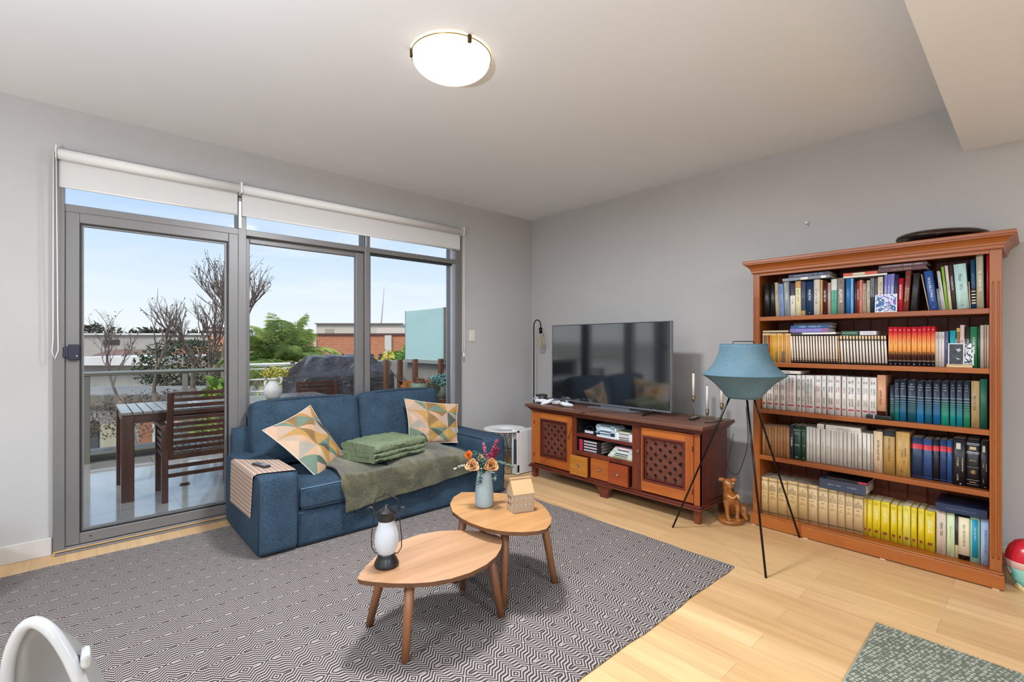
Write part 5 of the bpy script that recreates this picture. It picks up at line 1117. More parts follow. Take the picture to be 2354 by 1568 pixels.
    (948, 27.0, 221, 55, 'cfc5b8', 'v', 0),(920, 27.0, 220, 55, 'cfc5b8', 'v', 0),(891, 16.0, 218, 55, 'd3cfc4', 'v', 0),(875, 13.0, 217, 55, 'cfc5b8', 'v', 0),
    (861, 12.0, 225, 55, 'd5cabb', 'v', 0),(848, 21.0, 225, 55, 'cfc7ba', 'v', 0),(825, 19.0, 225, 55, 'cfc7ba', 'v', 0),(804, 21.0, 225, 55, 'd5cabb', 'v', 0),
    (781, 12.0, 224, 55, 'cfc7ba', 'v', 0),(767, 16.0, 225, 55, 'cfc7ba', 'v', 0),(749, 21.0, 225, 55, 'd5cabb', 'v', 0),(725, 20.0, 225, 55, 'cfc7ba', 'v', 0),
    (703, 18.0, 224, 55, 'cfc7ba', 'v', 0),(682, 10.0, 224, 55, 'd5cabb', 'v', 0),(668, 44.0, 245, 45, 'cdb190', 'td', 0),(621, 55.0, 259, 45, 'a68247', '2:26282a:.86', 0),
    (562, 63.0, 257, 45, 'b7904f', 'tk', 0),(496, 52.0, 233, 65, '1a2c48', 'n', 0),(443, 40.0, 230, 65, '26406c', 'n', 0),(401, 27.0, 233, 65, '12141c', 'n', 0),
    (372, 29.0, 236, 65, '1b2f55', 'n', 0),(342, 25.0, 236, 65, '1d4576', 'n', 0),(317, 53.0, 256, 50, '15151b', 'tq', 0),(262, 51.0, 257, 50, '16151a', 'te', 0),
    (208, 30.0, 255, 50, '131217', 'tq', 0)],
 5:[(1300, 44.0, 254, 25, 'c2a06a', 'r', 0),(1256, 57.0, 254, 31, 'c2a06a', 'r', 0),(1199, 58.0, 253, 37, 'c2a06a', 'r', 0),(1141, 63.0, 257, 43, 'c2a06a', 'r', 0),
    (1077, 56.0, 254, 49, 'c2a06a', 'r', 0),(1020, 55.0, 254, 55, 'c9ab7c', 'r', 0),(963, 54.0, 251, 61, 'c9ab7c', 'r', 0),(908, 49.0, 250, 67, 'c9ab7c', 'r', 0),
    (859, 39.0, 249, 73, 'c9ab7c', 'r', 0),(819, 40.0, 244, 79, 'c9ab7c', 'r', 0),(779, 52.0, 239, 85, 'c9ab7c', 'r', 0),(727, 18.0, 224, 90, 'c9a032', 'l', 0),
    (708, 25.0, 225, 90, 'd8bc1a', 'l', 0),(682, 39.0, 227, 90, 'd8bc1a', 'l', 0),(641, 42.0, 227, 90, 'd8bc1a', 'l', 0),(595, 32.0, 222, 90, 'd8bc1a', 'l', 0),
    (561, 22.0, 221, 90, 'd8bc1a', 'l', 0),(537, 35.0, 230, 90, 'd9c648', 'l', 0),(500, 27.0, 228, 90, 'd8bc1a', 'l', 0),(469, 29.0, 229, 90, 'd8bc1a', 'l', 0),
    (438, 45.0, 226, 90, 'd8bc1a', 'l', 0),(388, 42.0, 245, 80, 'ccb8a0', 'td', 0),(344, 33.0, 242, 80, 'cdd8a8', 'tgn', 0),(310, 13.0, 237, 80, '2a2225', '2:d9cf96:-.3', 0),
    (297, 46.0, 248, 80, 'd9cba6', '2b', 0),(250, 39.0, 244, 80, '9fc8a8', 'tt', 0),(209, 32.0, 247, 80, 'a9c2e2', 'tB', 0)],
}
PAL=[('black','18171a'),('charcoal','3a3a40'),('slate grey','5a5f6c'),('mid grey','8a8f92'),('pale grey','b9b9bb'),('white','dcdad4'),('cream','d9cfba'),('beige','c4b49c'),('tan','b7a08a'),('brown','6d5750'),('dark brown','402420'),('maroon','7c3a30'),('bright red','b01224'),('brick red','9c3230'),('salmon pink','d98f78'),('dusty pink','cdb4a8'),('orange brown','b0703a'),('golden brown','c99540'),('mustard','cf9a20'),('yellow','d8bc1a'),('leaf green','86ad45'),('pale green','cdd8a8'),('mint green','b5d3cd'),('sea green','5aa890'),('emerald green','1d7048'),('dark green','1c4a36'),('teal','1796a0'),('deep teal','0d6f78'),('sky blue','86b2e4'),('powder blue','a9c2e2'),('mid blue','1f6aa5'),('blue','2f5596'),('navy blue','173357'),('dark navy','1d2438'),('lavender','7f80c0'),('dark violet','28264a'),('sage','a9a288')]
def cname(h):
    c=[int(h[i:i+2],16) for i in (0,2,4)]; return min(PAL,key=lambda p:sum((c[i]-int(p[1][2*i:2*i+2],16))**2 for i in range(3)))[0]
SN={1:'top shelf',2:'second shelf',3:'middle shelf',4:'fourth shelf',5:'bottom shelf'}
ORD=['first','second','third','fourth','fifth','sixth','seventh','eighth','ninth','tenth','eleventh','twelfth','thirteenth','fourteenth','fifteenth','sixteenth','seventeenth','eighteenth']
SER={'s1':('cream and black striped volume','striped volumes on the second shelf'),'s2':('cream and black volume with square cap','square capped volumes on the second shelf'),'o':('red to orange paperback with dark figures','red and orange paperbacks on the second shelf'),'y':('thin golden volume','golden thin volumes on the second shelf'),'m':('thin golden volume','golden thin volumes on the second shelf'),'g':('dark topped blue green ruled volume','blue green ruled volumes on the middle shelf'),'w':('thick white paperback with red label','white paperbacks on the middle shelf'),'n':('navy volume with red bands','navy volumes on the fourth shelf'),'r':('tan volume with dark bands','tan banded volumes on the bottom shelf'),'l':('yellow volume with small red label','yellow volumes on the bottom shelf')}
used={}
def uniq(lb):
    k=lb.lower()
    if k in used: used[k]+=1; return lb+', '+['','the next one along','the third such','the fourth such'][used[k]]
    used[k]=0; return lb
for sh,L in BK.items():
    cnt={}; nm=[]
    for r in L:
        st=r[5]; key=st if st in SER else st[0]
        if key=='v': key='v1' if r[4] in('96683f','a37347') else 'v2'
        if key in SER or key in('v1','v2'):
            kk='ym' if key in 'ym' else key; cnt[kk]=cnt.get(kk,0)+1; nm.append((kk,cnt[kk]))
        else: nm.append((None,cname(r[4])+(' two-tone' if st[:2] in('2:','3:','2b') else '')))
    for i,r in enumerate(L):
        y,w_,h,x,col,st,ln=r; k,v=nm[i]
        if k:
            if k=='v1': d,g='slim brown paperback','brown paperbacks on the fourth shelf'
            elif k=='v2': d,g='slim off white paperback','off white paperbacks on the fourth shelf'
            else: d,g=SER['y' if k=='ym' else k]
            tot=cnt[k]; lb=(f'{d}, {ORD[v-1]} from the lamp end, {SN[sh]}')
        else:
            g='books on the '+SN[sh]; kind='hardback' if w_>24 else 'book'
            def nb(j):
                if j<0 or j>=len(L): return None
                a,b=nm[j]; return (b if not a else {'s1':'striped','s2':'square capped','o':'red orange','ym':'golden','g':'ruled','w':'white','n':'navy banded','r':'tan banded','l':'yellow','v1':'slim brown','v2':'slim off white'}[a])
            a,b=nb(i-1),nb(i+1); tl=', leaning' if abs(ln)>2 else ''
            if a and b: lb=f'{v}{tl} {kind} on the {SN[sh]} between {a} and {b} ones' if not tl else f'leaning {v} {kind} on the {SN[sh]} between {a} and {b} ones'
            elif a: lb=f'{v} {kind} at the window-far end of the {SN[sh]} after a {a} one'
            else: lb=f'{v} {kind} at the lamp end of the {SN[sh]} next to a {b} one'
            lb=uniq(lb)
        d_=min(.30,max(.12,h*.00068)); X_=3.5+x/1000; d_=min(d_,3.838-X_)
        place_book(y/1000,w_/1000,h/1000,X_,SHZ[sh],d_,col,st,ln,lb,g)
# books lying flat on top of the rows
def flat(y0,y1,z0,z1,x,d,col,label,txt=None,tcol='e4e2dc',rz=0,extra=None,pgm=None,group='books lying on the rows',name='book'):
    L=y0-y1; w_=z1-z0; t=thing(name,label,'book' if name=='book' else 'magazine',(x,(y0+y1)/2,z0),group); T=Matrix.Translation((x,(y0+y1)/2,z0))@Matrix.Rotation(R_(rz),4,'Z')
    b_=.0018 if w_>.014 else .0008
    MB().box((0,-L/2,.0003),(d,L/2,b_),0,T).box((0,-L/2,w_-b_),(d,L/2,w_-.0003),0,T).box((-.0015,-L/2,.0003),(.002,L/2,w_-.0003),0,T).build('cover',M(col,.42),t,bevel=.0006)
    MB().box((.002,-L/2+.003,b_),(d-.004,L/2-.003,w_-b_),0,T).build('pages',pgm or pg,t)
    if txt: text('spine_lettering',txt,min(w_*.62,L/len(txt)*1.35),M(tcol,.5),t,Matrix.Rotation(R_(rz),4,'Z')@Matrix.Translation((-.0022,0,w_/2))@FONT_H)
    for (a,b2,c) in extra or []: MB().box((-.0021,-L/2+L*a,w_*.1),(0,-L/2+L*b2,w_*.9),0,T).build('spine_label',M(c,.5),t)
    return t
flat(1.163,.888,1.679,1.698,3.522,.21,'767f82','grey magazine style book lying across the lamp end of the top shelf row',extra=[(.08,.18,'e6ded8'),(.45,.60,'d3cdc6')])
flat(1.128,.893,1.6985,1.722,3.53,.19,'1c2845','navy book lying highest over the lamp end of the top shelf','LEYENDAS NUEVAS   DEL  AIRE',tcol='9fa9bd')
flat(.817,.600,1.666,1.677,3.525,.17,'d5cdc2','thin white book lying on the top shelf row under the orange and white one')
flat(.818,.645,1.6775,1.696,3.528,.16,'bb4a20','orange and white banded book lying on the top shelf row',extra=[(.36,.72,'bdb89c')])
flat(.642,.425,1.6805,1.7035,3.525,.20,'4a1820','maroon book with gold letters lying at the top shelf middle','A ROHS ANNI',tcol='a8875a',rz=1)
flat(.640,.421,1.704,1.7245,3.528,.20,'46141c','maroon book with white letters lying highest on the top shelf','SI CANTARANNO TERRADOVREMO',tcol='cfc4c4')
flat(1.291,1.130,1.336,1.350,3.53,.16,'b39f80','thin beige magazine lying on the golden volumes of the second shelf',name='magazine')
flat(1.108,.860,1.3195,1.3335,3.535,.16,'d9d4cf','white book at the bottom of the lying pile on the second shelf',extra=[(.76,1.0,'2a2228')])
flat(1.119,.898,1.334,1.360,3.53,.17,'6e62ab','purple book in the lying pile on the second shelf','N ISTRIANI DETTI VENETIA',tcol='b9aede',extra=[(.02,.16,'93557f')])
flat(1.116,.893,1.3605,1.380,3.533,.16,'16497c','blue book in the lying pile on the second shelf','CABERN    NUMEN  ALY',tcol='b9d6e8')
flat(1.101,.887,1.3805,1.394,3.545,.15,'171c2b','dark navy book on top of the lying pile on the second shelf')
flat(.829,.740,1.3115,1.338,3.53,.13,'145236','small green book lying on the square capped volumes','VITA GRANDINATA',tcol='cfe0d0',extra=None)
flat(.734,.652,1.3115,1.336,3.532,.13,'cfcad2','small pale grey book lying beside the green one on the second shelf','Omar des Quinis',tcol='6a6a90')
flat(1.247,1.055,1.0575,1.078,3.528,.20,'cfc6bc','white book with black title lying on the white paperbacks behind the lampshade','BOOKMKEI',tcol='3a3634')
flat(.969,.930,.7035,.7150,3.56,.16,'d0c8bc','short white book lying lowest in the small pile on the fourth shelf'); flat(.969,.930,.7155,.727,3.56,.16,'cbc2b6','short white book lying second in the small pile on the fourth shelf'); flat(.968,.930,.7275,.739,3.56,.16,'d3cbc0','short white book lying on top of the small pile on the fourth shelf')
flat(.920,.732,.7035,.7150,3.557,.17,'d4ccc0','long off white book lying lowest in the pile on the fourth shelf','SANTIAGO   DEL',tcol='6a6058'); flat(.921,.733,.7155,.727,3.559,.17,'cfc6ba','long off white book lying second in the pile on the fourth shelf','MEMORIAS  NUEVAS',tcol='6a6058'); flat(.920,.735,.7275,.739,3.558,.17,'d2cabf','long off white book lying on top of the pile on the fourth shelf')
flat(.955,.708,.3285,.392,3.555,.22,'3a4456','thick slate blue encyclopedia lying on the tan volumes of the bottom shelf','NIGO  LINI        CONDE',tcol='a9b0bc'); flat(.915,.700,.3925,.409,3.56,.20,'191a22','black book with red end lying on the slate blue one',extra=[(.02,.22,'b8303c')],txt=None)
flat(.388,.182,.3295,.373,3.555,.24,'1c2c48','thick navy book lying at the far end of the bottom shelf','El mecanismo Grande de los Ingenio No se Fino',tcol='7f93b5')
# small things on the shelves
t=thing('phone_dock','black oblong device lying on the middle shelf in front of the books','device',(3.525,.636,.8105)); T=Matrix.Translation((3.528,.636,.8105))
MB().box((-.022,-.062,0),(.018,.062,.024),0,T).build('body',M('17181c',.25),t,bevel=.004,seg=3); MB().box((-.0235,-.052,.005),(-.021,.018,.019),0,T).build('display',M('0c0d10',.1),t); MB().box((-.024,.020,.002),(-.021,.026,.026),0,T).build('silver_strip',M('c9cbd0',.25,metal=.8),t,bevel=.001)
def artm(pal,sc,seed,name):
    m,nt,b=nmat(name); v=coords(nt,loc=(seed,seed*.7,0)); n=noise(nt,v,sc,3,.55,1.8); nt.links.new(ramp(nt,n,[(.25+.5*i/len(pal),lin(c)) for i,c in enumerate(pal)],True),b.inputs['Base Color']); b.inputs['Roughness'].default_value=.4; return m
def lean_card(name,label,y0,y1,z0,H_c,x,mats,th=.006,lean=12,cat='picture'):
    t=thing(name,label,cat,(x,(y0+y1)/2,z0)); T=Matrix.Translation((x,(y0+y1)/2,z0))@Matrix.Rotation(R_(lean),4,'Y'); L=y0-y1
    MB().box((0,-L/2,0),(th,L/2,H_c),0,T).build('board',M('e4e4e2',.5),t); MB().box((-.0006,-L/2+.004,.004),(0,L/2-.004,H_c-.004),0,T).build('print',mats,t); return t,T
lean_card('small_canvas','small square canvas with blue, purple and yellow paint on the top shelf',.655,.552,1.4455,.105,3.508,artm(['d9dce8','c9cf3a','e0e0e6','6a4aa8','c7cfe0','1a5f86','2a4f90','e6e2d8','3a3a9a'],9,3.1,'abstract_paint'),.014,6,'painting')
lean_card('art_card','black and white ink blot card standing behind another in a wooden holder',.322,.232,1.144,.142,3.520,artm(['d8dde0','d8dde0','1d2138','c9ced3','2a3040','e4e8ea','d0d5d9'],13,1.3,'ink_print'),.002,5,'card')
lean_card('art_card','white card with a dark lower half at the front of the small wooden holder',.332,.268,1.1435,.118,3.512,artm(['e4e6e6','b9bcc0','2c3238','20252c','4a5058','e0e4e4'],10,6.3,'grey_print'),.002,4,'card')
t=thing('card_holder','small pale wooden card holder on the second shelf holding two cards','holder',(3.516,.287,1.1315))
MB().box((3.502,.236,1.1315),(3.545,.338,1.1435)).box((3.502,.236,1.1435),(3.509,.338,1.149)).build('wooden_block',WOOD('b99f76','d6c098',1,1,name='pale_wood'),t,bevel=.002)
# ================================================================ BALCONY
def deckm():
    m,nt,b=nmat('wet_tiles'); v=coords(nt); br=nt.nodes.new('ShaderNodeTexBrick'); nt.links.new(v,br.inputs[0])
    for k,x in (('Scale',1),('Mortar Size',.003),('Brick Width',.6),('Row Height',.6)): br.inputs[k].default_value=x
    br.offset=0; br.inputs['Color1'].default_value=lin('aba59d'); br.inputs['Color2'].default_value=lin('b3ada5'); br.inputs['Mortar'].default_value=lin('6f6a64')
    nt.links.new(br.outputs[0],b.inputs['Base Color']); n=noise(nt,v,2.2,4,.6,.5); n2=noise(nt,v,40,3)
    nt.links.new(ramp(nt,n,[(.35,(.06,.06,.06,1)),(.62,(.22,.22,.22,1))]),b.inputs['Roughness']); b.inputs['Specular IOR Level'].default_value=.9; b.inputs['Coat Weight'].default_value=1; b.inputs['Coat Roughness'].default_value=.06; b.inputs['Coat IOR'].default_value=1.7
    bump(nt,b,n2,.04,.002); return m
struct('floor_balcony',MB().box((-3,YW+.25,ZB-.25),(4.2,7.25,ZB)),deckm())
struct('trim_3',MB().box((-3,7.02,ZB),(3.7,7.25,.06)).box((3.7,YW+.25,ZB),(3.95,7.25,.98)),M('8a847c',.7,nz=.05,nscale=5,name='parapet_render'))
struct('wall_exterior',MB().box((3.72,YW+.25,.98),(3.95,5.36,2.6)),WOOD('4a4038','7a6a5a',1,3,name='weathered_slats'))
ss=M('b9b29e',.28,metal=.75,name='brushed_rail'); 
wet=dict(rough=.28,coat=.4)
def clear_glass():
    m,nt,b=nmat('balustrade_glass'); N=nt.nodes; tr=N.new('ShaderNodeBsdfTransparent'); tr.inputs[0].default_value=(.93,.95,.94,1); gl=N.new('ShaderNodeBsdfGlossy'); gl.inputs[1].default_value=0.02
    fr=N.new('ShaderNodeFresnel'); mx=N.new('ShaderNodeMixShader'); nt.links.new(fr.outputs[0],mx.inputs[0]); nt.links.new(tr.outputs[0],mx.inputs[1]); nt.links.new(gl.outputs[0],mx.inputs[2]); nt.links.new(mx.outputs[0],N['Material Output'].inputs[0]); return m
t=thing('balustrade','steel and glass balcony balustrade with a round top rail behind the timber table','railing',(0,6.9,ZB))
MB().tube([(-3,6.9,.93),(1.5,6.9,.93)],.026,14).build('top_rail',ss,t); MB().tube([(-3,6.9,.06),(1.5,6.9,.06)],.014,10).build('bottom_rail',ss,t)
for x in (-1.4,.057,.94,1.50): MB().box((x-.028,6.885,ZB),(x+.028,6.915,.905)).build('post',M('8c887f',.45,metal=.4,name='post_metal'),t,bevel=.003)
MB().box((-1.35,6.897,.08),(1.47,6.903,.90)).build('glass_panel',clear_glass(),t)
t=thing('bar_balustrade','white steel balcony railing with five level bars behind the covered barbecue','railing',(2.6,6.98,ZB))
for z,r in ((.975,.026),(.92,.012),(.78,.012),(.62,.012),(.46,.012),(.30,.012)): MB().tube([(1.53,6.98,z),(3.68,6.98,z)],r,10).build('bar',M('c6c4bb',.3,metal=.6,name='pale_rail'),t)
for x in (1.85,2.9): MB().box((x-.014,6.965,.04),(x+.014,6.995,.96)).build('post',M('c6c4bb',.3,metal=.6,name='pale_rail'),t)
tag(MB().tube([(2.165,6.98,.985),(2.19,6.98,.99),(2.22,6.98,.985)],.028,10).build('rail_cloth',M('55504f',.9,nz=.2,nscale=60),origin=(2.19,6.98,.98)),'small dark rag tied round the balcony top rail','cloth')
# ---- timber outdoor furniture
od1=WOOD('33180f','5a3326',2,1.2,rough=.38,coat=.35,name='wet_hardwood'); od2=WOOD('35190f','5e382a',0,1.2,rough=.38,coat=.35,name='wet_hardwood_rail'); odt=WOOD('6a625e','8f8a88',1,1.2,rough=.15,coat=.9,name='wet_table_slats')
t=thing('patio_table','long dark red timber slatted table standing wet on the balcony','table',(1.15,5.36,ZB))
ta=(.25,5.0,2.05,5.75)
for x in (ta[0],ta[2]-.085):
    for y in (ta[1],ta[3]-.085): MB().box((x,y,ZB),(x+.085,y+.085,.66)).build('leg',od1,t,bevel=.004)
MB().box((ta[0]+.01,ta[1]+.01,.60),(ta[2]-.01,ta[1]+.035,.672)).box((ta[0]+.01,ta[3]-.035,.60),(ta[2]-.01,ta[3]-.01,.672)).box((ta[0]+.01,ta[1]+.035,.60),(ta[0]+.035,ta[3]-.035,.672)).box((ta[2]-.035,ta[1]+.035,.60),(ta[2]-.01,ta[3]-.035,.672)).build('apron',od2,t,bevel=.003)
sl=MB(); n_=26
for i in range(n_):
    x=ta[0]+(ta[2]-ta[0])*i/n_; sl.box((x+ (0 if i==0 else .006),ta[1]-.005,.672),(x+(ta[2]-ta[0])/n_,ta[3]+.005,.695))
sl.build('tabletop',odt,t,bevel=.003)
def pchair(loc,rz,label):
    """armchair facing +y in its own frame; width .56"""
    t=thing('patio_chair',label,'chair',loc,'timber balcony chairs'); T=Matrix.Translation(loc)@Matrix.Rotation(rz,4,'Z')
    B=lambda a,b,mb=None: (mb or MB()).box(a,b,0,T)
    for sx in (-1,1):
        x=sx*.26
        B((x-.022,-.03,0),(x+.022,.014,.60)).build('leg',od1,t,bevel=.003); B((x-.022,.40,0),(x+.022,.444,.60)).build('leg',od1,t,bevel=.003)
        B((x-.028,-.03,.60),(x+.028,.46,.628)).build('armrest',od2,t,bevel=.004)
        mb=MB(); [B((x-.012,.014,z),(x+.012,.40,z+.035),mb) for z in (.36,.415,.47,.525)]; mb.build('side_slats',od2,t)
        MB().bar(T@Vector((x*.88,-.005,.36)),T@Vector((x*.88,-.075,.905)),.045,.032).build('back_post',od1,t,bevel=.003)
    mb=MB(); [MB.bar(mb,T@Vector((-.21,-.008-.07*k/9,.43+.46*k/9)),T@Vector((.21,-.008-.07*k/9,.43+.46*k/9)),.016,.030) for k in range(10)]; mb.build('back_slats',od2,t)
    mb=MB(); [B((-.235+i*.047,.0,.385),(-.235+i*.047+.040,.43,.403),mb) for i in range(10)]; mb.build('seat_slats',WOOD('4a3830','6e5a50',1,1.2,rough=.3,coat=.4,name='seat_slats'),t)
    mb=MB(); B((-.24,-.02,.345),(.24,.0,.385),mb); B((-.24,.42,.345),(.24,.44,.385),mb); mb.build('seat_rail',od2,t); mb=MB(); B((-.24,-.02,.27),(.24,-.002,.30),mb); B((-.24,-.02,.20),(.24,-.002,.23),mb); mb.build('stretcher',od2,t)
    return t
pchair((.775,4.80,ZB),0,'slatted timber armchair with its back to the sliding door, pushed under the table')
c2=pchair((2.14,5.82,ZB),pi,'slatted timber armchair across the table, only its back showing above the sofa'); c2.scale.z=.93
pchair((3.28,4.62,ZB),R_(70),'slatted timber armchair by the planter at the far right end of the balcony')
# ---- jug plant
c=(1.47,5.27,.6955); t=thing('garden_pitcher','white squat watering jug with handle standing on the patio table','jug',c)
wc=M('c9c3bd',.5,nz=.06,nscale=30,name='white_ceramic')
MB().lathe([(0,0),(.055,0),(.075,.03),(.088,.07),(.086,.10),(.070,.13),(.048,.165),(.030,.195),(.034,.185)],c,28,cap=(True,False)).build('jug_body',wc,t)
MB().tube([Vector(c)+r_*.055+Vector((0,0,.14)),Vector(c)+r_*.085+Vector((0,0,.17)),Vector(c)+r_*.09+Vector((0,0,.20)),Vector(c)+r_*.07+Vector((0,0,.225)),Vector(c)+r_*.035+Vector((0,0,.19))],.012,8).build('jug_handle',wc,t)
MB().tube([Vector(c)-r_*.06+Vector((0,0,.10)),Vector(c)-r_*.085+Vector((0,0,.15)),Vector(c)-r_*.07+Vector((0,0,.185))],.014,8).build('jug_ornament',wc,t)
random.seed(2)
def bush(name,label,c,rx,ry,rz,n,cols,leaf,cat='plant',trunk=None,group=None,lift=1.0,kind=None,partname='foliage'):
    t=thing(name,label,cat,c,group,kind); mbs=[MB() for _ in cols]
    for i in range(n):
        a=random.uniform(0,2*pi); b_=math.acos(random.uniform(-1,1)); q=random.uniform(.45,1)**.6
        p=Vector(c)+Vector((rx*q*math.sin(b_)*math.cos(a),ry*q*math.sin(b_)*math.sin(a),rz*q*math.cos(b_)))
        d=Vector((random.uniform(-1,1),random.uniform(-1,1),random.uniform(-.3,1)*lift)).normalized(); e=d.orthogonal().normalized(); e=Matrix.Rotation(random.uniform(0,6.28),3,d)@e
        s=leaf*random.uniform(.6,1.4); nn=d.cross(e)*s*.12
        random.choice(mbs).add([p,p+d*s*.5+e*s*.22+nn,p+d*s,p+d*s*.5-e*s*.22+nn],[(0,1,2,3)])
    for mb,cl in zip(mbs,cols):
        if mb.v: mb.build(partname,M(cl,.6,name='leaf'),t)
    if trunk:
        for a,b_,r0,r1 in trunk: MB().tube([a,(Vector(a)+Vector(b_))/2+Vector((.05,0,0)),b_],[r0,(r0+r1)/2,r1],8).build('trunk',M('5a4636',.9),t)
    return t
bush('succulent_plant','yellow green flowering succulent growing out of the white jug on the patio table',(1.50,5.29,.955),.125,.10,.06,420,['b9a52c','8d8a2a','d2c76a'],.030)
# ---- barbecue under its cover
def bbqm():
    m,nt,b=nmat('black_cover'); v=coords(nt); n=noise(nt,coords(nt,scale=(1,1,2.2),rot=(0,.5,.3)),3.2,3,.5,1.2); n2=noise(nt,v,60,3)
    b.inputs['Base Color'].default_value=lin('35323a'); nt.links.new(ramp(nt,n2,[(.4,lin('2f2d31')),(.7,lin('4a474a'))]),b.inputs['Base Color']); b.inputs['Roughness'].default_value=.45; b.inputs['Coat Weight'].default_value=.3; bump(nt,b,n,1,.035); return m
t=thing('barbecue','large barbecue under a wet black cover on the balcony','barbecue',(2.69,6.5,ZB))
def bq(u,v):
    # v: up the front, over the ridge, down the back
    a=u*2-1
    P=[(6.20,-.02),(6.22,.45),(6.24,.82),(6.26,.86),(6.36,.98),(6.41,1.08),(6.56,1.105),(6.69,1.06),(6.80,.86),(6.82,.5),(6.82,-.02)]
    k=v*10; i=min(9,int(k)); f=k-i; y=P[i][0]*(1-f)+P[i+1][0]*f; z=P[i][1]*(1-f)+P[i+1][1]*f
    x=2.69+a*.67; 
    if z>.84: 
        top=(z-.84)/.265; hw=.67-.28*top; x=2.69+a*hw
    sag=.02*math.sin(u*17+v*3)*math.sin(v*pi)+.012*math.sin(u*31+v*9)
    return (x,y+sag*.8,z+sag*.4-(.035*(1-abs(a))*(1 if .86<z<.98 else 0)))
mb=MB().grid(bq,48,40)
for s in (0,1):
    n=40; o=len(mb.v); mb.add([bq(s,j/n) for j in range(n+1)],[tuple(range(n+1))] )
mb.build('cover',bbqm(),t)
# ---- privacy screen
t=thing('privacy_screen','pale turquoise frosted glass privacy screen at the end of the balcony','screen',(3.65,5.9,.98))
MB().box((3.645,5.39,1.03),(3.655,6.415,1.745)).build('frosted_panel',M('a9c9c6',.35,name='frosted_turquoise'),t)
MB().box((3.63,5.375,.98),(3.67,6.43,1.03)).box((3.63,5.37,1.03),(3.67,5.39,1.75)).box((3.64,6.415,1.03),(3.66,6.425,1.75)).build('screen_frame',M('a3a49e',.4,metal=.4),t)
tag(MB().tube([(3.70,5.33,1.15),(3.66,5.33,1.16),(3.66,5.33,1.62)],.022,8).build('down_pipe',M('8d7a6c',.5),origin=(3.68,5.33,1.15)),'short brown downpipe beside the turquoise screen','pipe')
# ---- planter with posts and pots
t=thing('planter_box','raised timber planter with tall corner posts and gravel at the end of the balcony','planter',(3.2,5.05,ZB))
for x,y in ((2.80,5.40),(3.00,5.42),(3.22,5.42),(3.52,5.28),(2.80,4.75),(3.52,4.75)): MB().box((x-.028,y-.028,ZB),(x+.028,y+.028,1.06 if y>5 else .62)).build('post',WOOD('4a2d1f','7a5440',2,1.5,rough=.4,coat=.3,name='planter_post'),t,bevel=.004)
pl=MB(); [pl.box((2.79,4.74+0*k,.35+.085*k),(3.53,4.765,.425+.085*k)).box((2.79,5.41,.35+.085*k),(3.53,5.435,.425+.085*k)).box((2.79,4.765,.35+.085*k),(2.815,5.41,.425+.085*k)).box((3.505,4.765,.35+.085*k),(3.53,5.41,.425+.085*k)) for k in range(3)]; pl.box((2.8,4.76,.33),(3.52,5.42,.36)); pl.build('side_boards',WOOD('5a3a28','8a6048',0,1.5,rough=.4,name='planter_board'),t)
gv=MB().grid(lambda u,v:(2.81+.7*u,4.76+.65*v,.575+.02*math.sin(u*40)*math.sin(v*37)+.015*math.sin(u*91+v*77)),36,36).build('gravel',M('8d7868',.9,nz=.5,nscale=70,bmp=.8,name='gravel'),t); gv['kind']='stuff'
t=thing('cover_sheet','crumpled grey plastic sheet spread between the barbecue and the planter','sheet',(2.9,5.6,.7))
random.seed(6); MB().grid(lambda u,v:(2.95+.45*u,5.75-.42*v,.98-.30*u-.16*v+.03*math.sin(u*14+v*5)+random.uniform(-.012,.012)),16,14).build('plastic_sheet',M('4c494b',.25,coat=.3,name='wet_plastic'),t,solid=.004)
for (x,y,r,h,cl,lb) in ((3.02,4.98,.105,.20,'7d8a70','round grey green flower pot standing in the planter nearer the barbecue'),(3.30,4.93,.12,.17,'8a8a7c','round grey green flower pot in the planter holding the blue succulents')):
    p=thing('flower_pot',lb,'pot',(x,y,.59),'planter pots'); MB().lathe([(0,0),(r*.75,0),(r*.97,h*.4),(r,h),(r*.93,h),(r*.85,h*.8),(0,h*.8)],(x,y,.59),24).build('pot_body',M(cl,.5,nz=.1,nscale=20,name='glazed_pot'),p)
bush('succulent_plant','bluish green rosette succulents spilling over the larger planter pot',(3.27,4.90,.80),.15,.10,.07,420,['6fa0a0','9fc6c2','4a7a70'],.045)
bush('succulent_plant','dark green and red succulents between the two planter pots',(3.14,4.86,.74),.08,.07,.06,220,['3f6a58','8a5a48','6a9a80'],.035)
bush('dry_plant','reddish brown dry plant in the smaller planter pot',(3.02,4.98,.80),.08,.08,.04,180,['8a5a44','6a4a3a'],.03)
for (x,y,lb) in ((3.10,5.3,'short'),):
    pass
t=thing('timber_crate','low orange timber trough behind the planter pots','crate',(3.2,5.28,.58)); 
mb=MB(); [mb.box((2.95+.06*i,5.24,.58),(2.95+.06*i+.05,5.262,.80)) for i in range(9)]; mb.box((2.93,5.262,.60),(3.5,5.275,.63)).box((2.93,5.262,.72),(3.5,5.275,.75)); mb.build('boards',WOOD('9a5a2c','c98a52',2,1.5,rough=.5,name='orange_timber'),t)
tag(MB().ball((.72,5.3,ZB+.008),(.045,.02,.008),12,6).build('fallen_leaf',M('a9583a',.6),origin=(.72,5.3,ZB)),'small orange leaf lying on the wet balcony floor','leaf')
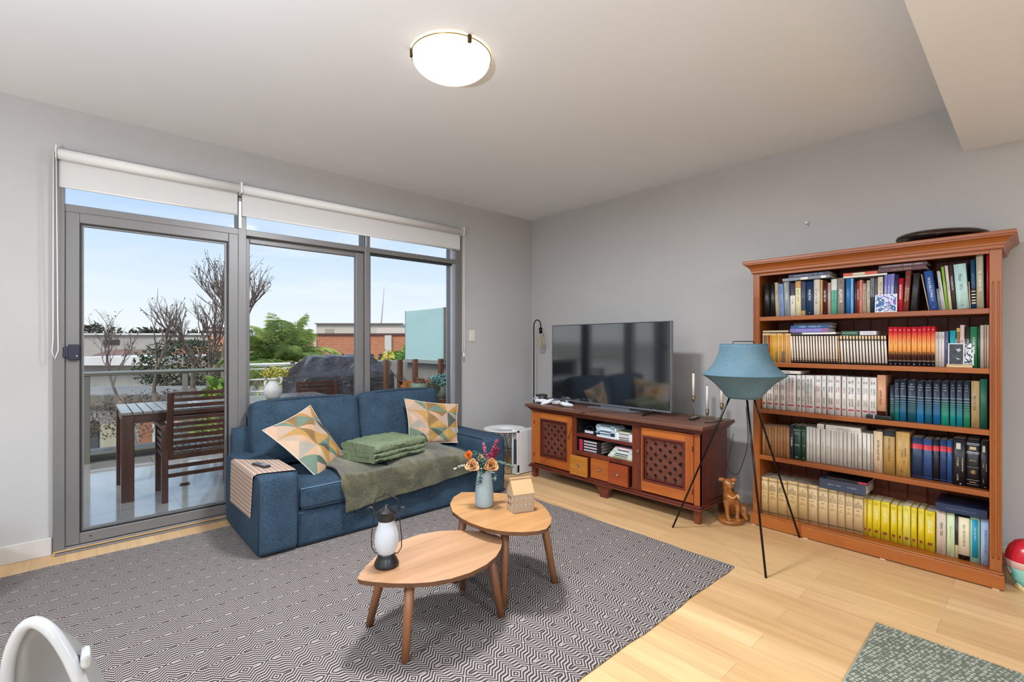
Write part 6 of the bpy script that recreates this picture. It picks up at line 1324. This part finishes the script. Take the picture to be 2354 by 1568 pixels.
# ================================================================ THE TOWN BEYOND (heights from the balcony level)
G=-6.5
def tq(s,z,d): return F_*d+R2*s+Vector((0,0,z))
struct('ground_street',MB().add([tq(-400,G,9),tq(300,G,9),tq(900,G,900),tq(-1200,G,900)],[(0,1,2,3)]),M('8d867f',.6,nz=.25,nscale=.15,name='street_ground'))
YAW=-math.atan2(.6714,.7410)
def brickm(a,b,mort,sc=1.0):
    m,nt,bb_=nmat('brickwork'); tc_=nt.nodes.new('ShaderNodeTexCoord'); mp=nt.nodes.new('ShaderNodeMapping'); mp.inputs['Rotation'].default_value=(R_(90),0,0); nt.links.new(tc_.outputs['Object'],mp.inputs[0])
    br=nt.nodes.new('ShaderNodeTexBrick'); nt.links.new(mp.outputs[0],br.inputs[0]); br.inputs['Scale'].default_value=sc
    for k,x in (('Mortar Size',.03),('Brick Width',.5),('Row Height',.2)): br.inputs[k].default_value=x
    br.inputs['Color1'].default_value=lin(a); br.inputs['Color2'].default_value=lin(b); br.inputs['Mortar'].default_value=lin(mort)
    n=noise(nt,coords(nt),.6,3); nt.links.new(mix(nt,math_(nt,'MULTIPLY',n,.35),br.outputs[0],lin('8a5a3a')),bb_.inputs['Base Color']); bb_.inputs['Roughness'].default_value=.85; return m
def bld(name,label,s0,s1,d0,depth,ztop,mat,cat='building',zb=G,parts=(),yaw=0):
    """a building whose street face runs from s0 to s1 at distance d0"""
    c=tq((s0+s1)/2,zb,d0+depth/2); t=thing(name,label,cat,c); T=Matrix.Translation(c)@Matrix.Rotation(YAW+R_(yaw),4,'Z'); w=(s1-s0)/2; dp=depth/2
    o=MB().box((-w,-dp,0),(w,dp,ztop-zb)).build('wall',mat,t,origin=None); me=o.data
    o.data.transform(Matrix.Rotation(-(YAW+R_(yaw)),4,'Z')) if False else None
    for v in me.vertices: pass
    # walls are stored in the turned frame so the coursing follows the face
    me.transform(Matrix.Translation(tuple(c))) ; o.rotation_euler.z=YAW+R_(yaw)
    for pn,a,b_,mt in parts:
        mb=MB(); mb.box((a[0]-(s0+s1)/2,a[1]-dp,a[2]-zb),(b_[0]-(s0+s1)/2,b_[1]-dp,b_[2]-zb),0); q=mb.build(pn,mt,t); q.data.transform(Matrix.Translation(tuple(c))); q.rotation_euler.z=YAW+R_(yaw)
    return t
pale=M('c9c0b2',.7,nz=.06,nscale=.6,name='pale_cladding'); dkw=M('3c3a38',.3,name='dark_window'); conc=M('a9a299',.8,nz=.08,nscale=.8,name='render_wall'); rfw=M('d9d5cf',.5,nz=.08,nscale=.3,name='white_roof'); rfg=M('8a857f',.6,nz=.12,nscale=.3,name='grey_roof')
orb=brickm('b3603a','c0714a','c9a084',1.4)
bld('brick_warehouse','long orange brick warehouse wall behind the palm and the barbecue',-20.2,-6.5,40,12,1.95,orb,zb=-3,parts=[('parapet',(-20.2,-.1,1.95),(-6.5,.3,2.12),M('5a4038',.8)),('pilaster',(-10.6,-.25,-3),(-10.05,0,1.95),M('c9c4bb',.7)),('pilaster',(-16.6,-.12,.2),(-16.35,0,1.7),M('c9b8a4',.7))]+[('window',(-14.9+i*1.25,-.05,-.35),(-14.1+i*1.25,.02,.40),dkw) for i in range(4)])
t=thing('arched_window','grey arched opening in the brick warehouse beside the turquoise screen','window',tq(-9.0,0,39.9)); t['category']='window'
o=MB(); pts=[tq(-9.0+1.05*math.cos(a),-.3+1.05*math.sin(a)*.85,39.88) for a in [pi*i/16 for i in range(17)]]; o.tube(pts,.10,6).build('arch_rim',M('8a4a2c',.8),t)
MB().add([tq(-9.0+.98*math.cos(a),-.3+.98*math.sin(a)*.85,39.90) for a in [pi*i/16 for i in range(17)]],[tuple(range(17))]).build('arch_infill',M('8d8679',.8,nz=.3,nscale=3),t)
bld('factory_building','long pale cream metal clad factory building above the brick warehouse',-24.6,-13.8,60,14,3.75,pale,parts=[('vent',(-23.5,-.06,2.2),(-22.4,.0,3.1),M('a59a8c',.6)),('vent',(-19.6,-.06,2.4),(-18.2,.0,3.4),M('8d857c',.6)),('eave',(-24.7,-.3,3.7),(-13.7,.2,3.82),M('6f6a66',.6)),('awning',(-18.0,-.3,1.9),(-15.6,.0,2.05),M('7a6a5c',.6))])
bld('plant_room','small white rooftop building with dark openings above the brick warehouse',-15.0,-10.2,53,5,3.0,M('cfcabf',.7),parts=[('opening',(-13.7,-.05,1.0),(-12.6,.0,2.4),dkw),('opening',(-11.7,-.05,1.2),(-10.5,.0,2.2),dkw)])
bld('brick_house','orange brick building seen between the bare branches beside the palm',-25.5,-20.4,40,7,1.9,brickm('b3653f','c98058','c9a084',1.4),zb=-3,parts=[('window',(-24.2,-.05,-1.0),(-23.4,.0,.1),dkw),('window',(-22.4,-.05,-1.0),(-21.6,.0,.1),dkw)])
bld('shed_row','pale flat roofed sheds along the skyline with one dark window',-82,-56,90,20,3.0,conc,parts=[('window',(-77,-.1,1.0),(-74,.0,2.0),dkw),('roof',(-82.5,-.5,2.9),(-55.5,20,3.2),rfw)])
bld('brick_flat','beige brick building at the frame side of the skyline',-96,-82.5,92,14,3.2,brickm('b9937a','c9a890','c9b8a4',.6),parts=[('window',(-92,-.1,.6),(-90,.0,1.6),dkw)])
bld('grey_shed','grey ribbed roof shed behind the bare tree branches',-58,-40,80,8,1.8,rfg,parts=[('roof',(-59,-.6,1.8),(-39,8.4,2.3),M('b0aaa4',.5)),('door',(-50,-.1,-3),(-46,.0,.9),M('b5694a',.7))])
bld('rooftop_sign','dark two storey box on stilts standing above the sheds behind the bare tree',-52.5,-48.0,82,3,4.1,M('4a3c34',.7),zb=2.3,parts=[('window_band',(-52.3,-.1,3.4),(-48.2,.0,3.8),M('a9a096',.4)),('window_band',(-52.3,-.1,2.6),(-48.2,.0,3.0),M('a9a096',.4))])
bld('white_hall','long low building with a bright white roof below the skyline',-33,-26.0,36,8,-.35,conc,zb=-3,parts=[('roof',(-33.4,-.8,-.35),(-25.7,8.4,.25),rfw)])
t=thing('vaulted_hall','low hall with a pale curved vault roof behind the bare tree','building',tq(-18.3,-3,31))
vt=MB(); vt.grid(lambda u,v: tq(-18.3+4.2*math.cos(pi*(1-u)),-2.2+2.75*math.sin(pi*u)**.8,30+7*v),24,4); vt.build('vault_roof',M('b5a89c',.6,nz=.1,nscale=.5),t); MB().add([tq(-18.3+4.2*math.cos(pi*(1-i/24)),-2.2+2.75*math.sin(pi*i/24)**.8,30) for i in range(25)]+[tq(-14.1,-3,30),tq(-22.5,-3,30)],[tuple(range(27))[::-1]]).build('gable_wall',M('a08a7c',.8),t)
bld('parking_deck','flat grey parking deck below the balcony rail with parked cars',-62,-5,25.4,34,-3.0,M('8f8881',.45,nz=.25,nscale=.35,name='deck_asphalt'),parts=[('roof_patch',(-36,1,-3.0),(-29.5,3,-2.6),M('6f6a66',.5)),('roof_patch',(-25,4.5,-3.0),(-23.5,7.5,-2.2),rfw)])
def house(label,s0,s1,d0,dep,ze,zr,wallc,roofc):
    """small gabled house on the low ground or deck"""
    c=tq((s0+s1)/2,-3,d0+dep/2); t=thing('town_house',label,'building',c); 
    q=lambda s,z,d: tq(s,z,d)
    MB().add([q(s0,-3,d0),q(s1,-3,d0),q(s1,-3,d0+dep),q(s0,-3,d0+dep),q(s0,ze,d0),q(s1,ze,d0),q(s1,ze,d0+dep),q(s0,ze,d0+dep),q(s0,zr,d0+dep/2),q(s1,zr,d0+dep/2)],[(0,1,5,4),(1,2,6,9,5),(2,3,7,6),(3,0,4,8,7)]).build('wall',M(wallc,.8,nz=.08,nscale=.8),t)
    MB().add([q(s0-.2,ze-.08,d0-.3),q(s1+.2,ze-.08,d0-.3),q(s1+.2,zr,d0+dep/2),q(s0-.2,zr,d0+dep/2),q(s1+.2,ze-.08,d0+dep+.3),q(s0-.2,ze-.08,d0+dep+.3)],[(0,1,2,3),(3,2,4,5)]).build('roof',M(roofc,.7,nz=.2,nscale=1.2),t,solid=.12)
    for k in (.25,.7): 
        a=s0+(s1-s0)*k; MB().add([q(a,ze-1.6,d0-.04),q(a+.8,ze-1.6,d0-.04),q(a+.8,ze-.6,d0-.04),q(a,ze-.6,d0-.04)],[(0,1,2,3)]).build('window',dkw,t,solid=.05)
house('small house with a brown tiled roof below the skyline sheds',-48,-42,54,6,-.4,.5,'a59a8c','7a5f50')
house('small house with an orange tiled roof beside the grey shed',-40.5,-35.5,56,6,-.2,.9,'c0a890','a8694c')
house('low house with a dark roof beyond the parked cars',-36,-30.5,48,5,-.9,.0,'9a9590','5c5754')
house('low house with a pale iron roof nearest the frame side',-47,-41,46,5,-1.1,-.3,'b3aaa0','b9b4ae')
blue_p=M('2c4a7c',.5)
bld('grey_house','grey rendered building across the lane seen under the patio table',-21.5,-8.0,20,5,-.95,M('8f8a86',.8,nz=.08,nscale=.5),parts=[('roof_edge',(-21.7,-.2,-1.35),(-7.8,.3,-.9),M('6a6663',.6)),('window',(-18.3,-.06,-3.3),(-17.3,.0,-2.0),dkw),('blind',(-17.2,-.06,-3.2),(-16.5,.0,-2.1),M('b0a890',.7)),('awning',(-18.2,-.25,-4.1),(-16.6,.0,-3.5),blue_p),('brick_panel',(-15.6,-.05,G),(-12.8,.0,-1.4),M('a06a50',.8)),('window_frame',(-15.0,-.1,-4.2),(-13.2,-.05,-2.0),M('c9c9c6',.5)),('window',(-14.85,-.14,-3.05),(-13.35,-.1,-2.15),M('7a8a86',.3)),('window',(-14.85,-.14,-4.05),(-13.35,-.1,-3.2),dkw),('window',(-11.5,-.1,-3.4),(-10.4,.0,-2.1),dkw)])
def car(c,yaw,col,label):
    t=thing('parked_car',label,'car',c,'cars on the parking deck'); T=Matrix.Translation(c)@Matrix.Rotation(yaw,4,'Z')
    rbox((-2.1,-.85,.3),(2.1,.85,.95),.2,T,seg=6).build('car_body',M(col,.25,metal=.2,coat=.5),t,weld=True); rbox((-1.2,-.75,.85),(1.3,.75,1.45),.3,T,seg=6).build('cabin',M('3a4046',.15),t,weld=True); MB().box((-.9,-.68,1.40),(1.0,.68,1.47),0,T).build('car_roof',M(col,.25,coat=.5),t)
    for x in (-1.35,1.35):
        for y in (-.8,.8): MB().tube([T@Vector((x,y-.1,.33)),T@Vector((x,y+.1,.33))],.33,12).build('wheel',M('1c1c1c',.7),t)
for (s,d,yw,cl,lb) in ((-26,28,8,'d9d9d6','white parked car nearest the frame side of the deck'),(-32,32.5,-5,'7a8088','grey parked car behind the white one'),(-20.5,28.5,15,'c9ccd0','silver parked car behind the balcony post'),(-16,30,4,'8a3a30','dark red parked car below the bare tree'),(-41,46,10,'e4e2de','white parked car far back on the deck'),(-38,33,-8,'4a5058','dark grey parked car in the second row of the deck')): car(tq(s,-3.0,d),YAW+R_(yw),cl,lb)
# far hill and tree line
struct('hill_1',MB().grid(lambda u,v: tq(-420+560*u,-8+ (13+4*math.sin(u*9)+2*math.sin(u*23))*math.sin(pi*min(1,v*.5+.0)) ,330+120*v),60,6),M('6f7664',.9,nz=.25,nscale=.02,name='wooded_hill'))
for (s,z,d,rx,rz,lb) in ((-133,3.0,150,9,4.2,'round dark tree on the skyline near the frame side'),(-146,2.2,152,7,3,'smaller dark tree crown at the very side of the skyline'),(-98,2.0,130,8,3.0,'flat dark tree crown behind the sheds'),(-72,2.2,120,9,2.4,'low dark tree crown above the shed roof')):
    bush('skyline_tree',lb,tq(s,z,d),rx,4,rz,700,['3f3f30','5a5440','4a4a36'],1.6,cat='tree',trunk=[(tq(s,G,d),tq(s,z,d),.6,.4)],group='skyline trees')
# trees
def bare(name,label,base,targets,r0,seed,spread,depthn,L0,leafn=140):
    random.seed(seed); t=thing(name,label,'tree',base,'bare trees by the deck'); mb=MB(); tips=[]
    def grow(p,d,L,r,n):
        pts=[p]; q=p; dd=d.copy()
        for i in range(4):
            dd=(dd+Vector((random.uniform(-.16,.16),random.uniform(-.16,.16),random.uniform(-.02,.14)))).normalized(); q=q+dd*L/4; pts.append(q)
        mb.tube(pts,[r,r*.9,r*.8,r*.72,r*.62],5 if r>.02 else 4,cap=False)
        if n==0: tips.append(q); return
        for k in range(3 if n>2 else random.choice((2,3))):
            a=(dd+Vector((random.uniform(-1,1),random.uniform(-1,1),random.uniform(-.3,.7)))*spread).normalized(); st=pts[random.choice((2,3,4))] if k else q
            grow(st,a,L*random.uniform(.62,.86),r*.60,n-1)
        tips.append(q)
    for tg,rr,n in targets:
        tg=Vector(tg); mid=(Vector(base)+tg)/2+Vector((random.uniform(-.2,.2),random.uniform(-.2,.2),0)); mb.tube([base,mid,tg],[rr*1.3,rr*1.1,rr],8); grow(tg,(tg-mid).normalized()+Vector((0,0,.2)),L0,rr*.8,n)
    mb.build('branches',M('75655c',.9,nz=.15,nscale=4,name='bark'),t)
    lf=MB()
    for i in range(leafn):
        p=random.choice(tips)+Vector([random.uniform(-.05,.05) for _ in range(3)]); s=random.uniform(.02,.05); e=Vector((random.uniform(-1,1),random.uniform(-1,1),random.uniform(-1,1))).normalized(); f=e.orthogonal().normalized()
        lf.add([p,p+e*s+f*s*.5,p+e*s*1.6,p+e*s-f*s*.5],[(0,1,2,3)])
    lf.build('dead_leaves',M('54463c',.8),t); return t
bare('bare_tree','tall bare tree with upright forking branches behind the middle door frame',tq(-7.6,G,12.5),[(tq(-7.45,.3,12.6),.10,5),(tq(-7.0,.5,12.3),.08,5),(tq(-7.75,.9,12.8),.06,4)],.14,5,.46,5,1.05,260)
bare('bare_tree','wide low bare tree spreading towards the door lock side of the view',tq(-8.9,G,13.5),[(tq(-9.1,.0,13.6),.09,5),(tq(-9.9,-.1,13.2),.06,5),(tq(-8.5,.2,13.4),.07,5),(tq(-10.7,-.3,13.0),.05,5)],.14,12,.55,5,.86,240)
def palm(label,base,top,n,L,droop,cols,r=.16,seed=1,group='palms beyond the balcony'):
    random.seed(seed); t=thing('palm_tree',label,'palm',base,group); base=Vector(base); top=Vector(top)
    MB().tube([base,(base+top)/2,top],[r*1.2,r,r],10).build('trunk',M('6a5a48',.9,nz=.3,nscale=6),t); mbs=[MB() for _ in cols]
    for i in range(n):
        a=2*pi*i/n+random.uniform(-.2,.2); el=random.uniform(-.1,1.45); mb=random.choice(mbs); d=Vector((math.cos(a)*math.cos(el),math.sin(a)*math.cos(el),math.sin(el))); pts=[]; q=top.copy(); LL=L*random.uniform(.75,1.1)
        for k in range(9): pts.append(q.copy()); d=(d+Vector((0,0,-droop*(.35+.15*k)))).normalized(); q=q+d*LL/8
        mb.tube(pts,[.012*(1-k/10) for k in range(9)],4,cap=False)
        for k in range(1,9):
            for j in range(9):
                f=j/9; p=pts[k-1].lerp(pts[k],f); ax=(pts[k]-pts[k-1]).normalized(); sd=ax.cross(Vector((0,0,1))).normalized()
                for s in (-1,1):
                    l=LL*.30*(math.sin(pi*min(1,(k+f)/9.2)))**.6*random.uniform(.8,1.1); e=(sd*s+ax*.7+Vector((0,0,random.uniform(-.7,.15)))).normalized(); wv=ax*.0035
                    mb.add([p-wv,p+wv,p+e*l*.6+wv+Vector((0,0,-.03*l)),p+e*l+Vector((0,0,-.22*l))],[(0,1,2,3)])
    for mb,cl in zip(mbs,cols):
        if mb.v: mb.build('fronds',M(cl,.5,name='frond'),t)
palm('large feathery green palm in front of the brick warehouse',tq(-5.75,G,12),tq(-5.75,.75,12),46,1.45,.20,['93a858','aebd6c','7f9650'],seed=3)
palm('small bright green palm top beside the middle door frame',tq(-5.8,G,10.0),tq(-6.25,.15,10.2),34,.55,.25,['8aa83a','6f9030'],.08,7)
bush('dark_bush','dark green bushy tree behind the bare branches',tq(-18.6,-.1,27.5),2.7,1.6,1.7,3600,['3c4a2c','55603a','2f3a24'],.20,cat='tree',trunk=[(tq(-18.6,-3,27.5),tq(-18.6,-.1,27),.3,.2)])
bush('garden_shrub','green shrub behind the glass balustrade by the middle door frame',tq(-4.95,-.35,8.4),.55,.5,.9,1100,['7f9440','5f7a34','a9a83a'],.11,cat='shrub',trunk=[(tq(-4.95,G,8.4),tq(-4.95,-.35,8.4),.06,.04)])
bush('garden_shrub','green foliage behind the white bar railing under the large palm',tq(-4.15,-.15,8.6),.75,.5,.75,1300,['6f7f3a','8a8f44','a9a04a'],.10,cat='shrub',trunk=[(tq(-4.15,G,8.6),tq(-4.15,-.15,8.6),.06,.04)])
bush('garden_shrub','golden orange shrub tip just above the bar railing',tq(-3.75,.72,8.8),.32,.3,.28,420,['c99a1c','e0ac24','a9a03a'],.09,cat='shrub',trunk=[(tq(-3.75,G,8.8),tq(-3.75,.72,8.8),.05,.03)])
bush('garden_shrub','green shrub tops above the barbecue cover',tq(-3.9,.55,11),.85,.5,.42,800,['6f8f34','8aa03c','a9b04a'],.10,cat='shrub',trunk=[(tq(-3.9,G,11),tq(-3.9,.55,11),.05,.03)])
bush('garden_shrub','yellow green shrub tops between the barbecue and the turquoise screen',tq(-2.45,.72,10),.42,.4,.40,700,['b9a83c','9aa83c','c9b44a'],.10,cat='shrub',trunk=[(tq(-2.45,G,10),tq(-2.45,.72,10),.05,.03)])
bush('garden_shrub','dark green leafy shrub against the arched window',tq(-2.02,.86,9.4),.30,.3,.35,500,['4f7a30','6f9a3c'],.10,cat='shrub',trunk=[(tq(-2.02,G,9.4),tq(-2.02,.86,9.4),.05,.03)])
bush('brown_hedge','tangled reddish brown bushes below the white roof',tq(-12.6,-1.3,17.5),3.2,1.2,.9,2600,['6a5040','84664e','574538'],.10,cat='shrub',trunk=[(tq(-12.6,G,17.5),tq(-12.6,-1.3,17.5),.1,.06)])
tag(MB().tube([tq(-55.5,4,200),tq(-54.6,12,200),tq(-54.2,17,200),tq(-53.6,25,200)],[.35,.25,.2,.12],6).tube([tq(-55.5,4,200),tq(-54.4,6,200),tq(-55.2,9,200),tq(-54.4,12,200)],.12,5).build('crane_mast',M('b9b4b4',.6),origin=tq(-55,4,200)),'thin pale crane mast far away in the sky beside the turquoise screen','crane')

# spine lettering drawn as curves becomes meshes
bpy.context.view_layer.update(); dg=bpy.context.evaluated_depsgraph_get(); new=[]
for o in TEXTS: new.append(bpy.data.meshes.new_from_object(o.evaluated_get(dg)))
for o,me in zip(TEXTS,new):
    par,ml,nm=o.parent,o.matrix_local.copy(),o.name; bpy.data.objects.remove(o)
    if not me.polygons: continue
    q=bpy.data.objects.new(nm,me); COL.objects.link(q); q.parent=par; q.matrix_local=ml
